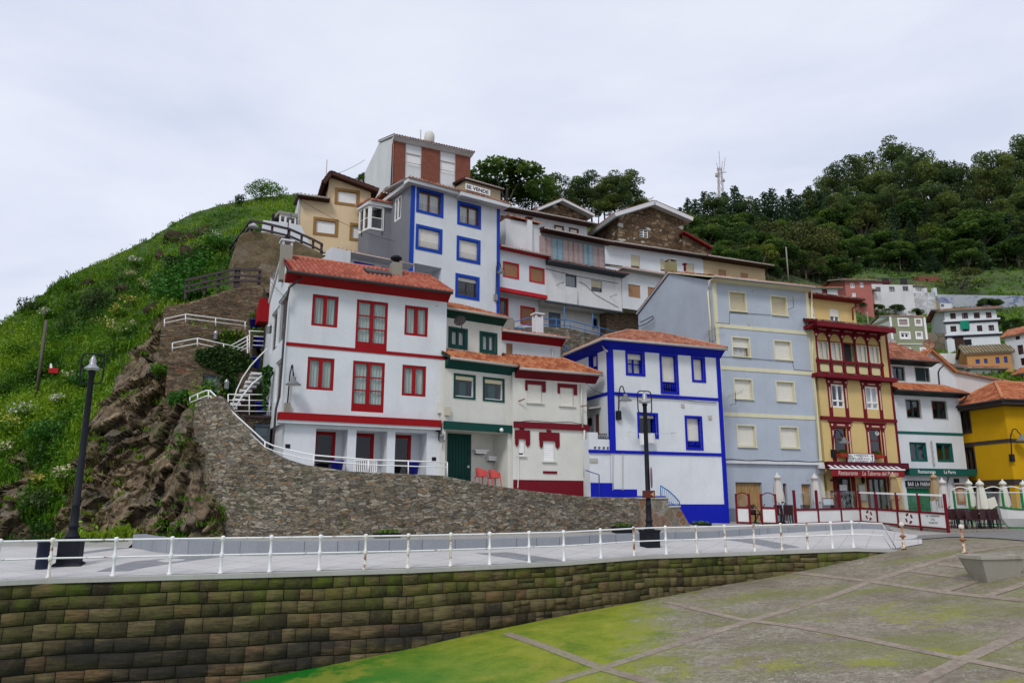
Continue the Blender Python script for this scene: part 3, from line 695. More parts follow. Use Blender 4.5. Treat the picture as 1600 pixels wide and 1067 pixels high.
eave_board(W,-.25,s1+.05,ZT-.02,ZT+.36,.5,P_RED,H1)
RO=.55;ze=ZT+.40
e0,e1=W.p(-.08,ze,RO),W.p(s1+.1,ze,RO);r0,r1=W.p(-.08,zr+.14,-RT),W.p(s1+.1,zr+.14,-RT)
roof_tiles([e0,e1,r1,r0],M_TILE_N,H1);slab([e0,e1,r1,r0],.12,P_DRED,H1,'roof_deck')
b0,b1=W.p(-.08,ze-.6,-D-RO),W.p(s1+.1,ze-.6,-D-RO);roof_tiles([b1,b0,r0,r1],M_TILE_N,H1);slab([b1,b0,r0,r1],.12,P_WHITE,H1,'roof_deck')
q=MB();q.tube([W.p(-.1,zr+.16,-RT),W.p(s1+.12,zr+.16,-RT)],.1,8);q.build('ridge_tiles',M_TILE_N,H1)
q=MB();q.hexa([W.p(-.5,ze-.95,-D-.9),W.p(0,ze-.95,-D-.9),W.p(0,ze-.95,-D+.9),W.p(-.5,ze-.95,-D+.9),W.p(-.5,ze-.62,-D-.9),W.p(0,ze-.62,-D-.9),W.p(0,ze+.25,-D+.9),W.p(-.5,ze+.25,-D+.9)]);q.build('rear_eave',P_RED,H1)
gutter(W.p(-.3,ze-.1,RO+.05),W.p(s1+.05,ze-.1,RO+.05),M_GUTD,H1,.075)
pipe(W,[(470,434),(463,441),(452,449),(448,470)],H1,M_GUTD,.3,.05);pipe(W,[(448,470),(440,575),(436.5,618),(431,640),(427,690),(424,712)],H1,M_GUTD,.12,.05)
for(x,y0,y1,kind)in((448,400,385,0),(619,428,412,1)):
 o=-2.0 if not kind else-1.9;s,z=W.hit(x,y1,o);chimney(W,s,ZT+.6,z,o,.5,.5,P_CONC if 1 else 0,H1,M_BLACK if kind else P_WHITE,flat=(kind==0))
for x,y in((580,422),(599,432)):
 tpos=None
 s,z=W.hit(x,y,-1.4);f=(1.4+RO)/(RT+RO);zz=ze+(zr+.14-ze)*f+.05;q=MB();sl=(zr+.14-ze)/(RT+RO)
 q.hexa([W.p(s-.3,zz-.0-.4*sl,-1.0),W.p(s+.3,zz-.4*sl,-1.0),W.p(s+.3,zz+.35*sl,-1.75),W.p(s-.3,zz+.35*sl,-1.75),W.p(s-.3,zz+.1-.4*sl,-1.0),W.p(s+.3,zz+.1-.4*sl,-1.0),W.p(s+.3,zz+.1+.35*sl,-1.75),W.p(s-.3,zz+.1+.35*sl,-1.75)])
 q.build('skylight',M_GUTD,H1)
for x,y in((449.5,697),(678,717)):
 s,z=W.hit(x,y,0);MB().wbox(W,s-.1,s+.1,z-.09,z+.09,0,.02).build('wall_vent',M_BLACK,H1)
for x,y,w_,h_,m_ in((689,637,.3,.5,P_WHITE2),):s,z=W.hit(x,y,.1);MB().wbox(W,s-w_/2,s+w_/2,z-h_/2,z+h_/2,0,.16).build('meter_box',m_,H1)
for x,y in((428,530),):s,z=SW.hit(x,y,.2)
W1=W
W=wall(694,34.9,801,37.1,600);s1=W.L;zg=W.hit(750,568)[1];zb=W.hit(745,667)[1];ZF=2.75
H2=thing('green_trim_house','narrow white house with dark green eaves, green windows and green door','house',W.p(s1/2,ZF,0))
mb=MB();h1=W.rect(711.5,586,740,621.5);h2=W.rect(757,591.5,785.5,626);D=6.0
body(mb,W,0,s1,zb-.2,zg-.05,D,[tuple(h1),tuple(h2)],.2)
U2=Wall(W.p(-.3,0,-1.0),W.p(s1,0,-1.0));u1=U2 .rect(704,514,727,543);u2=U2 .rect(752.5,521,773.5,551);zu=U2 .hit(745,503)[1]
u1[1]=max(u1[1],u1[0]+.6);body(mb,U2,0,U2 .L,zg,zu+.1,4.5,[tuple(u1),tuple(u2)],.15)
PD=1.3
for a,b in((0,.12),(s1-.28,s1)):mb.wbox(W,a,b,ZF-.8,zb-.2,-PD,0)
dW=W.rect(699,676,736,756,-PD)
wall_grid(mb,W,0,s1,ZF-.8,zb-.2,[(dW[0],dW[1],ZF,dW[3])],-PD,.15)
mb.build('wall',P_WHITE2,H2)
for h in(h1,h2):window(H2,W,h,M_WHITEP,ins=.08,fw=.05,cols=1,shutter=.2,shut=paint((.6,.55,.38),.6,.05),surround=P_GREEN,sw=.09,name='window');balc=MB().wbox(W,h[0]+.32,h[1]-.36,h[2]+.05,h[3]-.3,-.2,-.15).build('inner_frame',P_GREEN,H2)
for h in(u1,u2):window(H2,U2,h,P_GREEN,ins=.05,fw=.1,cols=2,curt=M_CURT,surround=P_GREEN,sw=.12)
q=MB();a,b,c,d=dW;q.wbox(W,a,b,ZF-.1,d,-PD-.12,-PD-.05)
for k in range(1,8):x=a+(b-a)*k/8;q.wbox(W,x-.012,x+.012,ZF,d-.05,-PD-.05,-PD-.035)
dr=q.build('door',P_GREEN,H2);MB().wbox(W,b-.2,b-.12,ZF+.95,ZF+1.05,-PD-.05,-PD+.02).build('handle',M_WHITEP,dr)
q=MB();q.wbox(W,0,s1+.1,zb-.19,zb+.17,-.1,.16);q.build('floor_band',P_GREEN,H2)
eave_board(W,0.03,s1+.12,zg-.42,zg-.02,.42,P_GREEN,H2);eave_board(U2,0.03,U2 .L+.1,zu-.02,zu+.3,.42,P_GREEN,H2)
ea,eb=W.p(.0,zg+.04,.5),W.p(s1+.1,zg+.04,.5);zk=W.hit(697,545,-1.0)[1];ra,rb=W.p(.0,zk,-1.05),W.p(s1+.1,zk,-1.05)
roof_tiles([ea,eb,rb,ra],M_TILE_O,H2);slab([ea,eb,rb,ra],.08,P_GREEN,H2,'roof_deck')
ea,eb=U2 .p(0,zu+.36,.5),U2 .p(U2 .L+.15,zu+.36,.5);zk=U2 .hit(697,473,-2.6)[1];ra,rb=U2 .p(0,zk,-2.6),U2 .p(U2 .L-.9,zk,-2.6)
roof_tiles([ea,eb,rb,ra],M_TILE_O,H2,name='upper_roof_tiles');slab([ea,eb,rb,ra],.08,P_GREEN,H2,'roof_deck')
gutter(W.p(0.02,zg-.03,.56),W.p(s1+.1,zg-.03,.56),M_GUT,H2);gutter(U2 .p(0,zu+.3,.56),U2 .p(U2 .L+.1,zu+.3,.56),M_GUT,H2)
pipe(W,[(806,583),(801.5,590),(801.5,668)],H2,M_GUT,.1,.04)
s,z=W.hit(697,642,.1);MB().wbox(W,.05,.3,z-.2,z+.2,0,.15).build('meter_box',paint((.5,.48,.38)),H2)
s,z=W.hit(783.5,672,.3);MB().lathe(W.p(s,z-.09,.3),[(.02,0),(.08,.04),(.1,.1),(.08,.16),(.02,.2)],10).build('globe_lamp',M_WHITEP,H2)
def dish(name,label,c,r,n,parent=None,mat=None):
 t=thing(name,label,'satellite dish',c);n=Vector(n).normalized();x=n.cross(Vector((0,0,1))).normalized();y=x.cross(n);q=MB()
 for i in range(4):
  r0,r1=r*i/4,r*(i+1)/4
  for k in range(16):
   a,b=2*math.pi*k/16,2*math.pi*(k+1)/16
   f=lambda rr,an:Vector(c)+x*rr*math.cos(an)+y*rr*math.sin(an)+n*(rr*rr/r*.35)
   q.poly([f(r0,a),f(r1,a),f(r1,b),f(r0,b)]if i else[f(r0,a),f(r1,a),f(r1,b)],sm=True)
 q.build('reflector',mat or M_GUTD,t);q=MB();q.tube([Vector(c)-y*r*.8,Vector(c)+n*r*.9],.015,5);q.tube([Vector(c)+n*r*.85,Vector(c)+n*r],.04,6);q.build('feed_arm',M_GUTD,t)
 q=MB();q.tube([Vector(c),Vector(c)-n*.3,Vector(c)-n*.3-Vector((0,0,.4))],.025,6);q.build('mount',M_GUTD,t);return t
s,z=U2 .hit(716,504,.55);dish('satellite_dish','dark satellite dish under the upper green eave',U2 .p(s,z,.75),.3,(-.2,-1,.35))
W2=W
W=wall(801,36.9,917,38.6,640);s1=W.L;zg=W.hit(870,583)[1];zb=W.hit(860,666)[1];ZF=W.hit(858,768)[1]-.35;zp=W.hit(858,750)[1]
H3=thing('cream_house','off-white house with stepped dark red lintels over closed shutters and red plinth','house',W.p(s1/2,ZF,0))
mb=MB();hs=[W.rect(824,600,847,629.5),W.rect(874.5,605,896.5,634.5),W.rect(810.5,684,820,712),W.rect(848.5,687,866.7,720.5)]
body(mb,W,0,s1,ZF-.6,zg-.1,6.0,[tuple(h)for h in hs],.14);mb.build('wall',P_WHITE2,H3)
for i,h in enumerate(hs):
 window(H3,W,h,M_SHUT_B if i<2 else M_WHITEP,ins=.1,fw=.05,cols=1,shutter=1.0 if i!=2 else.85,shut=M_SHUT if i<2 else M_WHITEP,sill=P_WHITE2)
 a,b,c,d=h;q=MB()
 if i<2:
  q.wbox(W,a-.12,b+.2,d,d+.2,0,.04);q.wbox(W,a-.12,a-.0,d-.32,d,0,.04);q.wbox(W,b+.0,b+.2,d-.35,d,0,.04)
 else:
  q.wbox(W,a-.22,b+.27,d-.05,d+.38,0,.05);q.wbox(W,(a+b)/2-.12,(a+b)/2+.12,d+.38,d+.5,0,.05)
  for x0,x1 in((a-.22,a-.02),(b+.02,b+.27)):
   xm=(x0+x1)/2;q.poly([W.p(x0,d-.05,.05),W.p(x0,d-.3,.05),W.p(xm,d-.45,.05),W.p(x1,d-.3,.05),W.p(x1,d-.05,.05)])
 q.build('stepped_lintel',P_DRED,H3)
MB().wbox(W,0.04,s1+.04,zb-.14,zb+.16,-.05,.1).build('floor_band',P_DRED,H3)
MB().wbox(W,0.03,s1+.03,ZF-.6,zp,-.05,.03).build('plinth',P_DRED,H3)
a,_=W.hit(848.5,737);b,zz=W.hit(870,738);MB().wbox(W,a,b,zz-.06,zz+.06,0,.04).build('painted_sill',P_DRED,H3)
eave_board(W,.12,s1+.55,zg-.4,zg-.02,.48,P_DRED,H3)
ea,eb=W.p(.12,zg+.04,.56),W.p(s1+.6,zg+.04,.56);ra,rb=W.p(-.05,zg+.85,-2.0),W.p(s1+.6,zg+.62,-1.5)
zk=W.hit(805,554,-2.0)[1];RF=[ea,eb,W.p(s1-.4,zk,-2.0),W.p(.12,zk,-2.0)];roof_tiles(RF,M_TILE_O,H3);MB().tube([eb+Vector((0,0,.03)),RF[2]+Vector((0,0,.03))],.08,8).build('ridge_tiles',M_TILE_O,H3);slab(RF,.09,P_DRED,H3,'roof_deck')
gutter(W.p(.12,zg-.03,.62),W.p(s1+.62,zg-.03,.62),M_GUT,H3,.07);pipe(W,[(908,600),(910,668)],H3,P_WHITE2,.08,.045);pipe(W,[(913,672),(913,745)],H3,P_WHITE2,.12,.045)
wires([W.p(*W.hit(x,y,.1),.1)for x,y in((803,660),(830,657),(862,660),(890,659),(915,664))],H3,.018)
q=MB();q.tube([W.p(*W.hit(x,y,.06),.06)for x,y in((810,712),(810,745),(809,762))],.02,5);q.build('drain_pipe',M_WHITEP,H3)
for(x0,y0,x1,y1)in((810,627,820,623),(907.5,635,917,633)):
 q=MB();q.tube([W.p(*W.hit(x0,y0,.08),.08),W.p(*W.hit(x1,y1,.3),.3)],.035,6);q.build('iron_bracket',rusty((.3,.2,.15),.8),H3)
W3=W
B=wall(783,40.2,876,42.0,560);zt=B.hit(830,535)[1]
H3b=thing('white_annex_house','small white house with red boarded eave squeezed behind the cream house','house',B.p(B.L/2,3,0))
mb=MB();hb=B.rect(791,536,801,558);body(mb,B,0,B.L,3.0,zt,4.2,[tuple(hb)],.2);mb.build('wall',P_WHITEW,H3b)
window(H3b,B,hb,M_SHUT_B,ins=.1,fw=.06,cols=1,shutter=1,shut=M_SHUT_B)
eave_board(B,-.1,B.L+.1,zt-.05,zt+.32,.45,P_RED,H3b)
ea,eb=B.p(-.2,zt+.42,.5),B.p(B.L+.3,zt+.42,.5);ra,rb=B.p(-.2,zt+.95,-2),B.p(B.L+.3,zt+.95,-2)
roof_tiles([ea,eb,rb,ra],M_TILE_P,H3b);slab([ea,eb,rb,ra],.08,P_RED,H3b,'roof_deck');gutter(B.p(-.2,zt+.34,.56),B.p(B.L+.3,zt+.34,.56),M_GUT,H3b);pipe(B,[(863,545),(863,566)],H3b,P_WHITE2,.06,.04)
s,z=B.hit(840,497,-.9);chimney(B,s,zt+.5,z,-.9,.5,.45,P_WHITEW,H3b,P_WHITEW)
W=wall(951,38.2,1126,40.7,600);s1=W.L;zt=W.hit(1035,549)[1];zm=W.hit(1040,619.5)[1];zl=W.hit(1040,708)[1];ZF=.95;sT=W.hit(921,704)[0]
H4=thing('blue_trim_house','white corner house with deep blue corner strips, bands, window reveals and plinth','house',W.p(s1/2,ZF,0))
D=7.0;mb=MB()
hs=dict(a=W.rect(980,551,1005,584.5),b=W.rect(1033,555,1058,613),c=W.rect(1082.5,560,1100,594.5),d=W.rect(998.5,647.5,1026,681.5),e=W.rect(1072.5,652.5,1096,700))
SW=Wall(W.p(0,0,-D),W.p(0,0,0));sh=SW.rect(921.5,557,933,580);dd=SW.rect(927.5,648,936.5,677);dd[2]-=.05
zpar=W.hit(940,684)[1]
body(mb,W,0,s1,ZF-.6,zt,D,[tuple(v)for v in hs.values()],.28,[tuple(sh),tuple(dd)])
wall_b=mb.build('wall',P_WHITE,H4)
mb=MB();mb.wbox(W,sT,-.02,ZF-.6,zl+.0,-3.2,-.03);holes=[]
z0,z1=zl+.08,W.hit(940,686)[1];hz=W.hit(940,697)[1]
for x in(930.5,937,944,950.5):s,_=W.hit(x,699.5);holes.append((s-.07,s+.07,hz-.16,hz-.02))
wall_grid(mb,W,sT,-.02,zl,z1,holes,-.03,.2);mb.poly([W.p(sT,zl,-.03),W.p(sT,z1,-.03),W.p(sT,z1,-3.2),W.p(sT,zl,-3.2)][::-1]);mb.poly([W.p(sT,z1,-.03),W.p(-.02,z1,-.03),W.p(-.02,z1,-.23),W.p(sT,z1,-.23)]);mb.poly([W.p(sT,zl,-.23),W.p(-.02,zl,-.23),W.p(-.02,z1,-.23),W.p(sT,z1,-.23)])
mb.build('terrace',P_WHITE,H4)
q=MB()
a0,a1=sT+.5,-.1;q.tube([W.p(a0,z1+.28,-.12),W.p(a1,z1+.28,-.12)],.02,6);q.tube([W.p(a0,z1+.04,-.12),W.p(a1,z1+.04,-.12)],.02,6);n=6
for k in range(n):
 x=a0+(a1-a0)*(k+.5)/n;q.tube([W.p(x-.1,z1+.04,-.12),W.p(x,z1+.26,-.12),W.p(x+.1,z1+.04,-.12)],.014,5)
 q.tube([W.p(x+.06*math.cos(t),z1+.13+.06*math.sin(t),-.12)for t in[i*.7 for i in range(10)]],.01,5)
q.build('terrace_grille',M_BLACK,H4)
MB().wbox(W,sT,sT+.5,z1,z1+.33,-.23,-.03).build('terrace_pier',P_WHITE,H4)
q=MB();a,b,c,d=hs['a']
for k,h in hs.items():
 a,b,c,d=h
 if k in 'bce'[:1]:window(H4,W,h,P_BLUE,ins=.25,fw=.05,cols=1,shutter=.72,surround=P_BLUE,sw=.12,name='balcony_window');balusters(H4,W,a,b,c,c+.28*(d-c),-.1,P_BLUE)
 elif k=='a':window(H4,W,h,P_BLUE,ins=.25,fw=.06,cols=2,rows=2,shutter=.28,surround=P_BLUE,sw=.12,curt=M_CURT)
 elif k=='c':window(H4,W,h,P_BLUE,ins=.25,fw=.04,cols=1,shutter=.97,surround=P_BLUE,sw=.12)
 elif k=='d':window(H4,W,h,P_BLUE,ins=.25,fw=.06,cols=2,rows=1,shutter=.14,surround=P_BLUE,sw=.12)
 else:window(H4,W,h,P_BLUE,ins=.25,fw=.04,cols=1,shutter=.76,surround=P_BLUE,sw=.12,name='balcony_window');balusters(H4,W,a,b,c,c+.22*(d-c),-.1,P_BLUE)
window(H4,SW,sh,P_BLUE,ins=.25,fw=.05,cols=1,shutter=.6,surround=P_BLUE,sw=.1)
q=MB();q.wbox(SW,dd[0],dd[1],dd[2],dd[3],-.2,-.12);q.build('door',woodmat((.16,.05,.025),(.25,.09,.045)),H4)
CS=.3
for zz0,zz1,nm in((zl+.08,zt-.0,'corner_strip'),):
 MB().wbox(W,-.03,CS,zz0,zz1,-.12,.03).build(nm,P_BLUE,H4)
MB().wbox(W,s1-.22,s1+.03,ZF-.6,zt,-.12,.035).build('corner_strip',P_BLUE,H4)
MB().wbox(W,CS,s1-.22,zm-.08,zm+.08,-.05,.045).build('blue_band',P_BLUE,H4);MB().wbox(SW,0,SW.L-.13,zm-.08,zm+.08,-.05,.03).build('blue_band',P_BLUE,H4)
MB().wbox(W,sT-.03,s1-.22,zl-.08,zl+.08,-.05,.05).build('blue_band',P_BLUE,H4)
MB().wbox(SW,.0,.2,6,zt,-.05,.03).build('corner_strip',P_BLUE,H4)
q=MB()
for(x0,x1,ytop,ybot)in((923,958,754,800),(958,994.8,764,800)):
 a,z=W.hit(x0,ytop);b,_=W.hit(x1,ytop);q.wbox(W,a,b,ZF-.5,z,-.05,.03)
a,z=W.hit(994.8,774.5);b,_=W.hit(1040,774.5);q.wbox(W,a,b,z-.12,z,-.05,.03)
a,z=W.hit(1040,787.5);q.wbox(W,a,s1-.22,ZF-.6,z,-.05,.03);q.build('plinth',P_BLUE,H4)
o=.5;ze=zt+.32
for WW,a,b in((W,-.05,s1+.1),(SW,-.1,SW.L+.05)):
 q=MB();q.hexa([WW.p(a,zt-.12,.0),WW.p(b,zt-.12,.0),WW.p(b,zt-.12,-.1),WW.p(a,zt-.12,-.1),WW.p(a-(o if WW is W else 0),ze-.04,o),WW.p(b+(o if WW is SW else 0),ze-.04,o),WW.p(b,ze-.04,-.1),WW.p(a,ze-.04,-.1)]);q.build('fascia',P_BLUE,H4)
E0=W.p(-o-.05,ze,o+.05);E1=W.p(s1+.15,ze,o+.05);E2=W.p(-o-.05,ze,-D-o)
hd=D/2;rise=W.hit(986,518,-hd)[1]-ze;RA=W.p(hd-.2,ze+rise,-hd);RB=W.p(s1-1.4,ze+rise,-hd);
roof_tiles([E0,E1,RB,RA],M_TILE_P,H4);roof_tiles([E2,E0,RA],M_TILE_P,H4);E3=W.p(s1+.15,ze,-D-o);roof_tiles([E1,E3,RB],M_TILE_P,H4);roof_tiles([E3,E2,RA,RB],M_TILE_P,H4)
for a,b in((E0,RA),(RA,RB),(E1,RB)):MB().tube([a+Vector((0,0,.05)),b+Vector((0,0,.06))],.09,8).build('ridge_tiles',M_TILE_P,H4)
slab([E0,E1,RB,RA],.06,P_BLUE,H4,'roof_deck');slab([E2,E0,RA],.06,P_BLUE,H4,'roof_deck')
gutter(E0-Vector((0,0,.04)),E1-Vector((0,0,.04)),M_GUT,H4,.07);gutter(E2-Vector((0,0,.04)),E0-Vector((0,0,.04)),M_GUT,H4,.07)
pipe(SW,[(941,538),(944,545),(949,549)],H4,M_GUT,.2,.04)
wires([W.p(*W.hit(x,y,.07),.07)for x,y in((965,617.5),(985,620),(1020,622),(1050,622.5),(1090,628),(1120,629.5))],H4,.02)
for x,y,r_ in((1067,633.5,.09),(1109.5,652,.1)):s,z=W.hit(x,y,.04);MB().wbox(W,s-r_,s+r_,z-r_,z+r_,0,.06).build('junction_box',M_GUT,H4)
for x in(957.5,973):q=MB();q.tube([W.p(*W.hit(x,y,.05),.05)for y in(708,740,766)],.018,5);q.build('drain_pipe',M_GUT,H4)
q=MB();a,z=SW.hit(921,641);b,_=SW.hit(940,643)
q.hexa([SW.p(a,z-.0,0),SW.p(b,z,0),SW.p(b,z-.1,.7),SW.p(a,z-.1,.7),SW.p(a,z+.08,0),SW.p(b,z+.08,0),SW.p(b,z-.04,.72),SW.p(a,z-.04,.72)]);q.build('door_canopy',M_GUT,H4)
s,z=SW.hit(921.5,659,.05);MB().wbox(SW,s-.15,s+.15,z-.2,z+.2,0,.08).build('letter_box',M_BLACK,H4)
q=MB()
for(x0,y0,x1,y1)in((980,676,986,673.5),(1049,677,1057,675.5)):
 A,Bq=W.p(*W.hit(x0,y0,.02),.02),W.p(*W.hit(x1,y1,.45),.45);q.tube([A,Bq],.012,5)
q.tube(sag(W.p(*W.hit(983,675,.3),.3),W.p(*W.hit(1053,676,.3),.3),.06),.006,4);q.build('clothes_line',M_GUT,H4)
W4,SW4,ZL4=W,SW,zl
for i,(x,lab)in enumerate(((1004,'white cloth hanging on the clothes line under the lower blue window'),(1017.5,'pale grey shirt hanging beside the white cloth under the lower blue window'))):
 s,z=W.hit(x,676.5,.3);t=MB();n=6
 for k in range(n):
  a,b=s-.22+.44*k/n,s-.22+.44*(k+1)/n;f=lambda u:.3+.03*math.sin(u*14+i)
  t.poly([W.p(a,z-.55-.05*math.sin(a*5),f(a)+.04),W.p(b,z-.55-.05*math.sin(b*5),f(b)+.04),W.p(b,z,f(b)),W.p(a,z,f(a))],sm=True)
 meta(t.build('hanging_cloth',plaster((.6,.6,.62)if i else(.74,.74,.76),.1)),lab,'laundry')
W=wall(1122,43.0,1272,45.2,580);s1=W.L;zt=W.hit(1190,447)[1];ZF=.95;PG=plaster((.43,.48,.555),.18,(.25,.27,.28));P_GDARK=plaster((.20,.24,.29),.3,(.12,.13,.13))
H5=thing('blue_grey_house','tall pale blue-grey apartment house with cream window surrounds and cream floor bands','apartment house',W.p(s1/2,ZF,0))
hs=[W.rect(1139.5,456,1166,487.5),W.rect(1204.5,463,1230,493),W.rect(1144,527,1172,558.5),W.rect(1209.5,532.5,1237,562),W.rect(1147,592,1176,624),W.rect(1213,596.5,1242,627),W.rect(1152,664.5,1181,698),W.rect(1219,667.5,1248,700)]
for i in range(0,8,2):
 for k in(2,3):m_=(hs[i][k]+hs[i+1][k])/2;hs[i][k]=hs[i+1][k]=m_
gh=[W.rect(1149,753,1194,812),W.rect(1223,755,1233,812),W.rect(1252,756,1271,812)]
for g in gh:g[2]=ZF
mb=MB();wall_grid(mb,W,0,s1,ZF-.5,zt,[tuple(h)for h in hs+gh],0,.25)
SW=Wall(W.p(0,0,-20),W.p(0,0,0));aR,zr=SW.hit(1046,428);aB,zB=SW.hit(997,492);D=SW.L-aB;SW=Wall(W.p(0,0,-D),W.p(0,0,0));aR-=aB
for s in(0,s1):mb.poly([W.p(s,ZF-.5,0),W.p(s,ZF-.5,-D),W.p(s,zB,-D),W.p(s,zr,-(D-aR)),W.p(s,zt,0)])
mb.poly([W.p(s1,ZF-.5,-D),W.p(0,ZF-.5,-D),W.p(0,zB,-D),W.p(s1,zB,-D)])
mb.build('wall',PG,H5)
tR=SW.L-aR
for i,h in enumerate(hs):
 sh_=[1,1,.5,1,1,1,.96,.96][i]
 window(H5,W,h,M_SHUT_B if i==2 else M_SHUT,ins=.2,fw=.05,cols=1,shutter=sh_,shut=M_SHUT_T if i<2 else M_SHUT,surround=P_CREAM,sw=.07,so=.02,curt=M_CURT if i==2 else None,sill=P_CREAM)
WD=woodmat((.26,.15,.055),(.40,.25,.10));WD2=woodmat((.10,.035,.025),(.16,.06,.04))
for i,g in enumerate(gh):
 q=MB();a,b,c,d=g;q.wbox(W,a,b,c,d,-.24,-.18);n=max(2,int((b-a)/.14))
 for k in range(n):x=a+(b-a)*(k+.5)/n;q.wbox(W,x-.055,x+.055,c+.03,d-.03,-.18,-.16)
 if i==0:q.wbox(W,a+(b-a)*.33,a+(b-a)*.36,c,d,-.16,-.13);q.wbox(W,a+(b-a)*.58,a+(b-a)*.61,c,d,-.16,-.13);q.wbox(W,a+(b-a)*.36,a+(b-a)*.58,c+.95,c+1.0,-.16,-.13)
 q.build(('garage_door','door','door')[i],(WD,WD2,WD)[i],H5)
for(x,y)in((1190,514.5),(1197,579),(1202,650)):
 z=W.hit(x,y)[1];MB().wbox(W,.2,s1-.2,z-.11,z+.11,-.05,.03).build('floor_band',P_CREAM,H5)
MB().wbox(W,-.02,.2,W.hit(1130,722)[1],zt,-.1,.03).build('corner_strip',P_CREAM,H5);MB().wbox(W,s1-.2,s1+.02,ZF,zt,-.1,.03).build('corner_strip',P_CREAM,H5)
z=W.hit(1210,723.5)[1];MB().wbox(W,.02,s1,z-.06,z+.08,-.05,.16).build('ledge',P_WHITEW,H5)
wires([W.p(x,z+.13+.03*math.sin(x*3),.12)for x in[s1*k/14 for k in range(15)]],H5,.028)
z=W.hit(1141,794)[1];q=MB();last=0.03
for g in gh+[(s1-.02,0,0,0)]:
 if g[0]-last>.05:q.wbox(W,last,g[0],ZF-.4,z,-.05,.022)
 last=g[1]
q.build('plinth',P_GDARK,H5)
ov=.55;ze=zt+.12;sl=(zr+.15-ze)/(tR+ov)
e0,e1,r1,r0=W.p(-.3,ze,ov),W.p(s1+.1,ze,ov),W.p(s1+.1,zr+.15,-tR),W.p(-.1,zr+.15,-tR)
roof_tiles([e0,e1,r1,r0],M_TILE_P,H5);slab([e0,e1,r1,r0],.1,P_CREAM,H5,'roof_deck')
b1,b0=W.p(s1+.1,zB+.12,-D-.1),W.p(-.1,zB+.12,-D-.1);roof_tiles([b1,b0,r0,r1],M_TILE_P,H5);slab([b1,b0,r0,r1],.1,PG,H5,'roof_deck')
q=MB();q.hexa([W.p(-.28,zt-.1,0),W.p(s1+.08,zt-.1,0),W.p(s1+.08,zt-.1,-.05),W.p(-.28,zt-.1,-.05),W.p(-.28,ze-.12,ov-.05),W.p(s1+.08,ze-.12,ov-.05),W.p(s1+.08,ze-.12,-.05),W.p(-.28,ze-.12,-.05)]);q.build('soffit',P_CREAM,H5)
gutter(W.p(-.32,ze-.06,ov+.06),W.p(s1+.12,ze-.06,ov+.06),M_GUT,H5,.07)
pipe(W,[(1109,440),(1107,445),(1108,452)],H5,M_GUT,.3,.04);pipe(SW,[(1106,455),(1110,505),(1112,545)],H5,P_CREAM,.08,.05)
pipe(W,[(1268,452),(1270,560),(1279,715)],H5,P_CREAM,.09,.04)
s,z=SW.hit(1060,424,-1);chimney(W,.3,zr-.2,zr+.05,-tR+1.4,.12,.12,P_DRED,H5,P_DRED)
for pts in(((1118,504),(1140,506),(1140,488),(1172,490),(1204,492)),((1125,557),(1150,558),(1210,563)),((1238,564),(1241,577),(1272,580))):
 wires([W.p(*W.hit(x,y,.035),.035)for x,y in pts],H5,.012)
for x,y in((1248,733),(1282,733)):
 s,z=W.hit(1282 if x>1260 else 1276,y,.05)
 MB().wbox(W,s-.2,s+.2,z-.25,z+.25,0,.2).build('meter_box',P_WHITEW,H5)if x>1260 else None
for x,y in((1176,455),(1170,507),(1262,749)):s,z=W.hit(x,y,0);MB().wbox(W,s-.05,s+.05,z-.06,z+.06,0,.03).build('wall_vent',M_GUT,H5)
W5,SW5=W,SW
W=wall(1283,45.3,1398,47.3,650);s1=W.L;ZF=1.05;P_OCH=plaster((.66,.49,.215),.2,(.42,.3,.15));P_TAN=plaster((.46,.32,.12),.2,(.25,.18,.08));P_PINK=paint((.62,.40,.32),.6,.05)
H6=thing('ochre_house','ochre yellow tavern house with dark red glazed gallery and red timber window surrounds','house',W.p(s1/2,ZF,0))
zg0=W.hit(1330,588.5,.5)[1];zgt=W.hit(1330,516)[1];zb2=W.hit(1340,655)[1];zf=W.hit(1345,727)[1];zst=None
mids=[W.rect(1297.5,600,1320,637),W.rect(1350.5,603.5,1373.5,640)];lows=[W.rect(1303,668,1326,708),W.rect(1358,669,1380,713)]
for A in(mids,lows):
 for k in(2,3):m_=(A[0][k]+A[1][k])/2;A[0][k]=A[1][k]=m_
dr=W.rect(1306,746,1334,793);dr[2]=ZF;wn=W.rect(1356,747,1391,800);wn[2]=ZF+.3
mb=MB();body(mb,W,0,s1,ZF-.4,zgt+.4,8,[tuple(h)for h in mids+lows+[dr,wn]],.22);mb.build('wall',P_OCH,H6)
for i,h in enumerate(mids):window(H6,W,h,M_WHITEP,ins=.05,fw=.09,cols=2,rows=1,curt=M_CURT if i else None,name='window');a,b,c,d=h;MB().wbox(W,a+.05,b-.05,c+.26*(d-c),c+.26*(d-c)+.09,-.08,-.0).build('transom',M_WHITEP,H6)
for i,h in enumerate(lows):window(H6,W,h,P_DRED,ins=.1,fw=.07,cols=1,rows=2,panel=.16,name='window')
for A,zbot in((mids,zb2+.07),(lows,zf+.2)):
 for h in A:
  a,b,c,d=h;q=MB();q.wbox(W,a-.32,b+.32,d+.02,d+.3,0,.08);q.wbox(W,a-.42,b+.42,d+.3,d+.38,0,.14)
  for x0,x1 in((a-.27,a-.02),(b+.02,b+.27)):q.wbox(W,x0,x1,zbot,d+.02,0,.05)
  fr=q.build('timber_surround',P_DRED,H6);q=MB()
  for x0,x1 in((a-.2,a-.1),(b+.1,b+.2)):q.wbox(W,x0,x1,c-.02,d-.2,.045,.065)
  q.wbox(W,(a+b)/2-.3,(a+b)/2+.3,d+.1,d+.18,.075,.09)
  for x in(a-.2,b+.2):q.wbox(W,x-.06,x+.06,d+.08,d+.2,.075,.095)
  q.build('painted_inlay',P_PINK,fr)
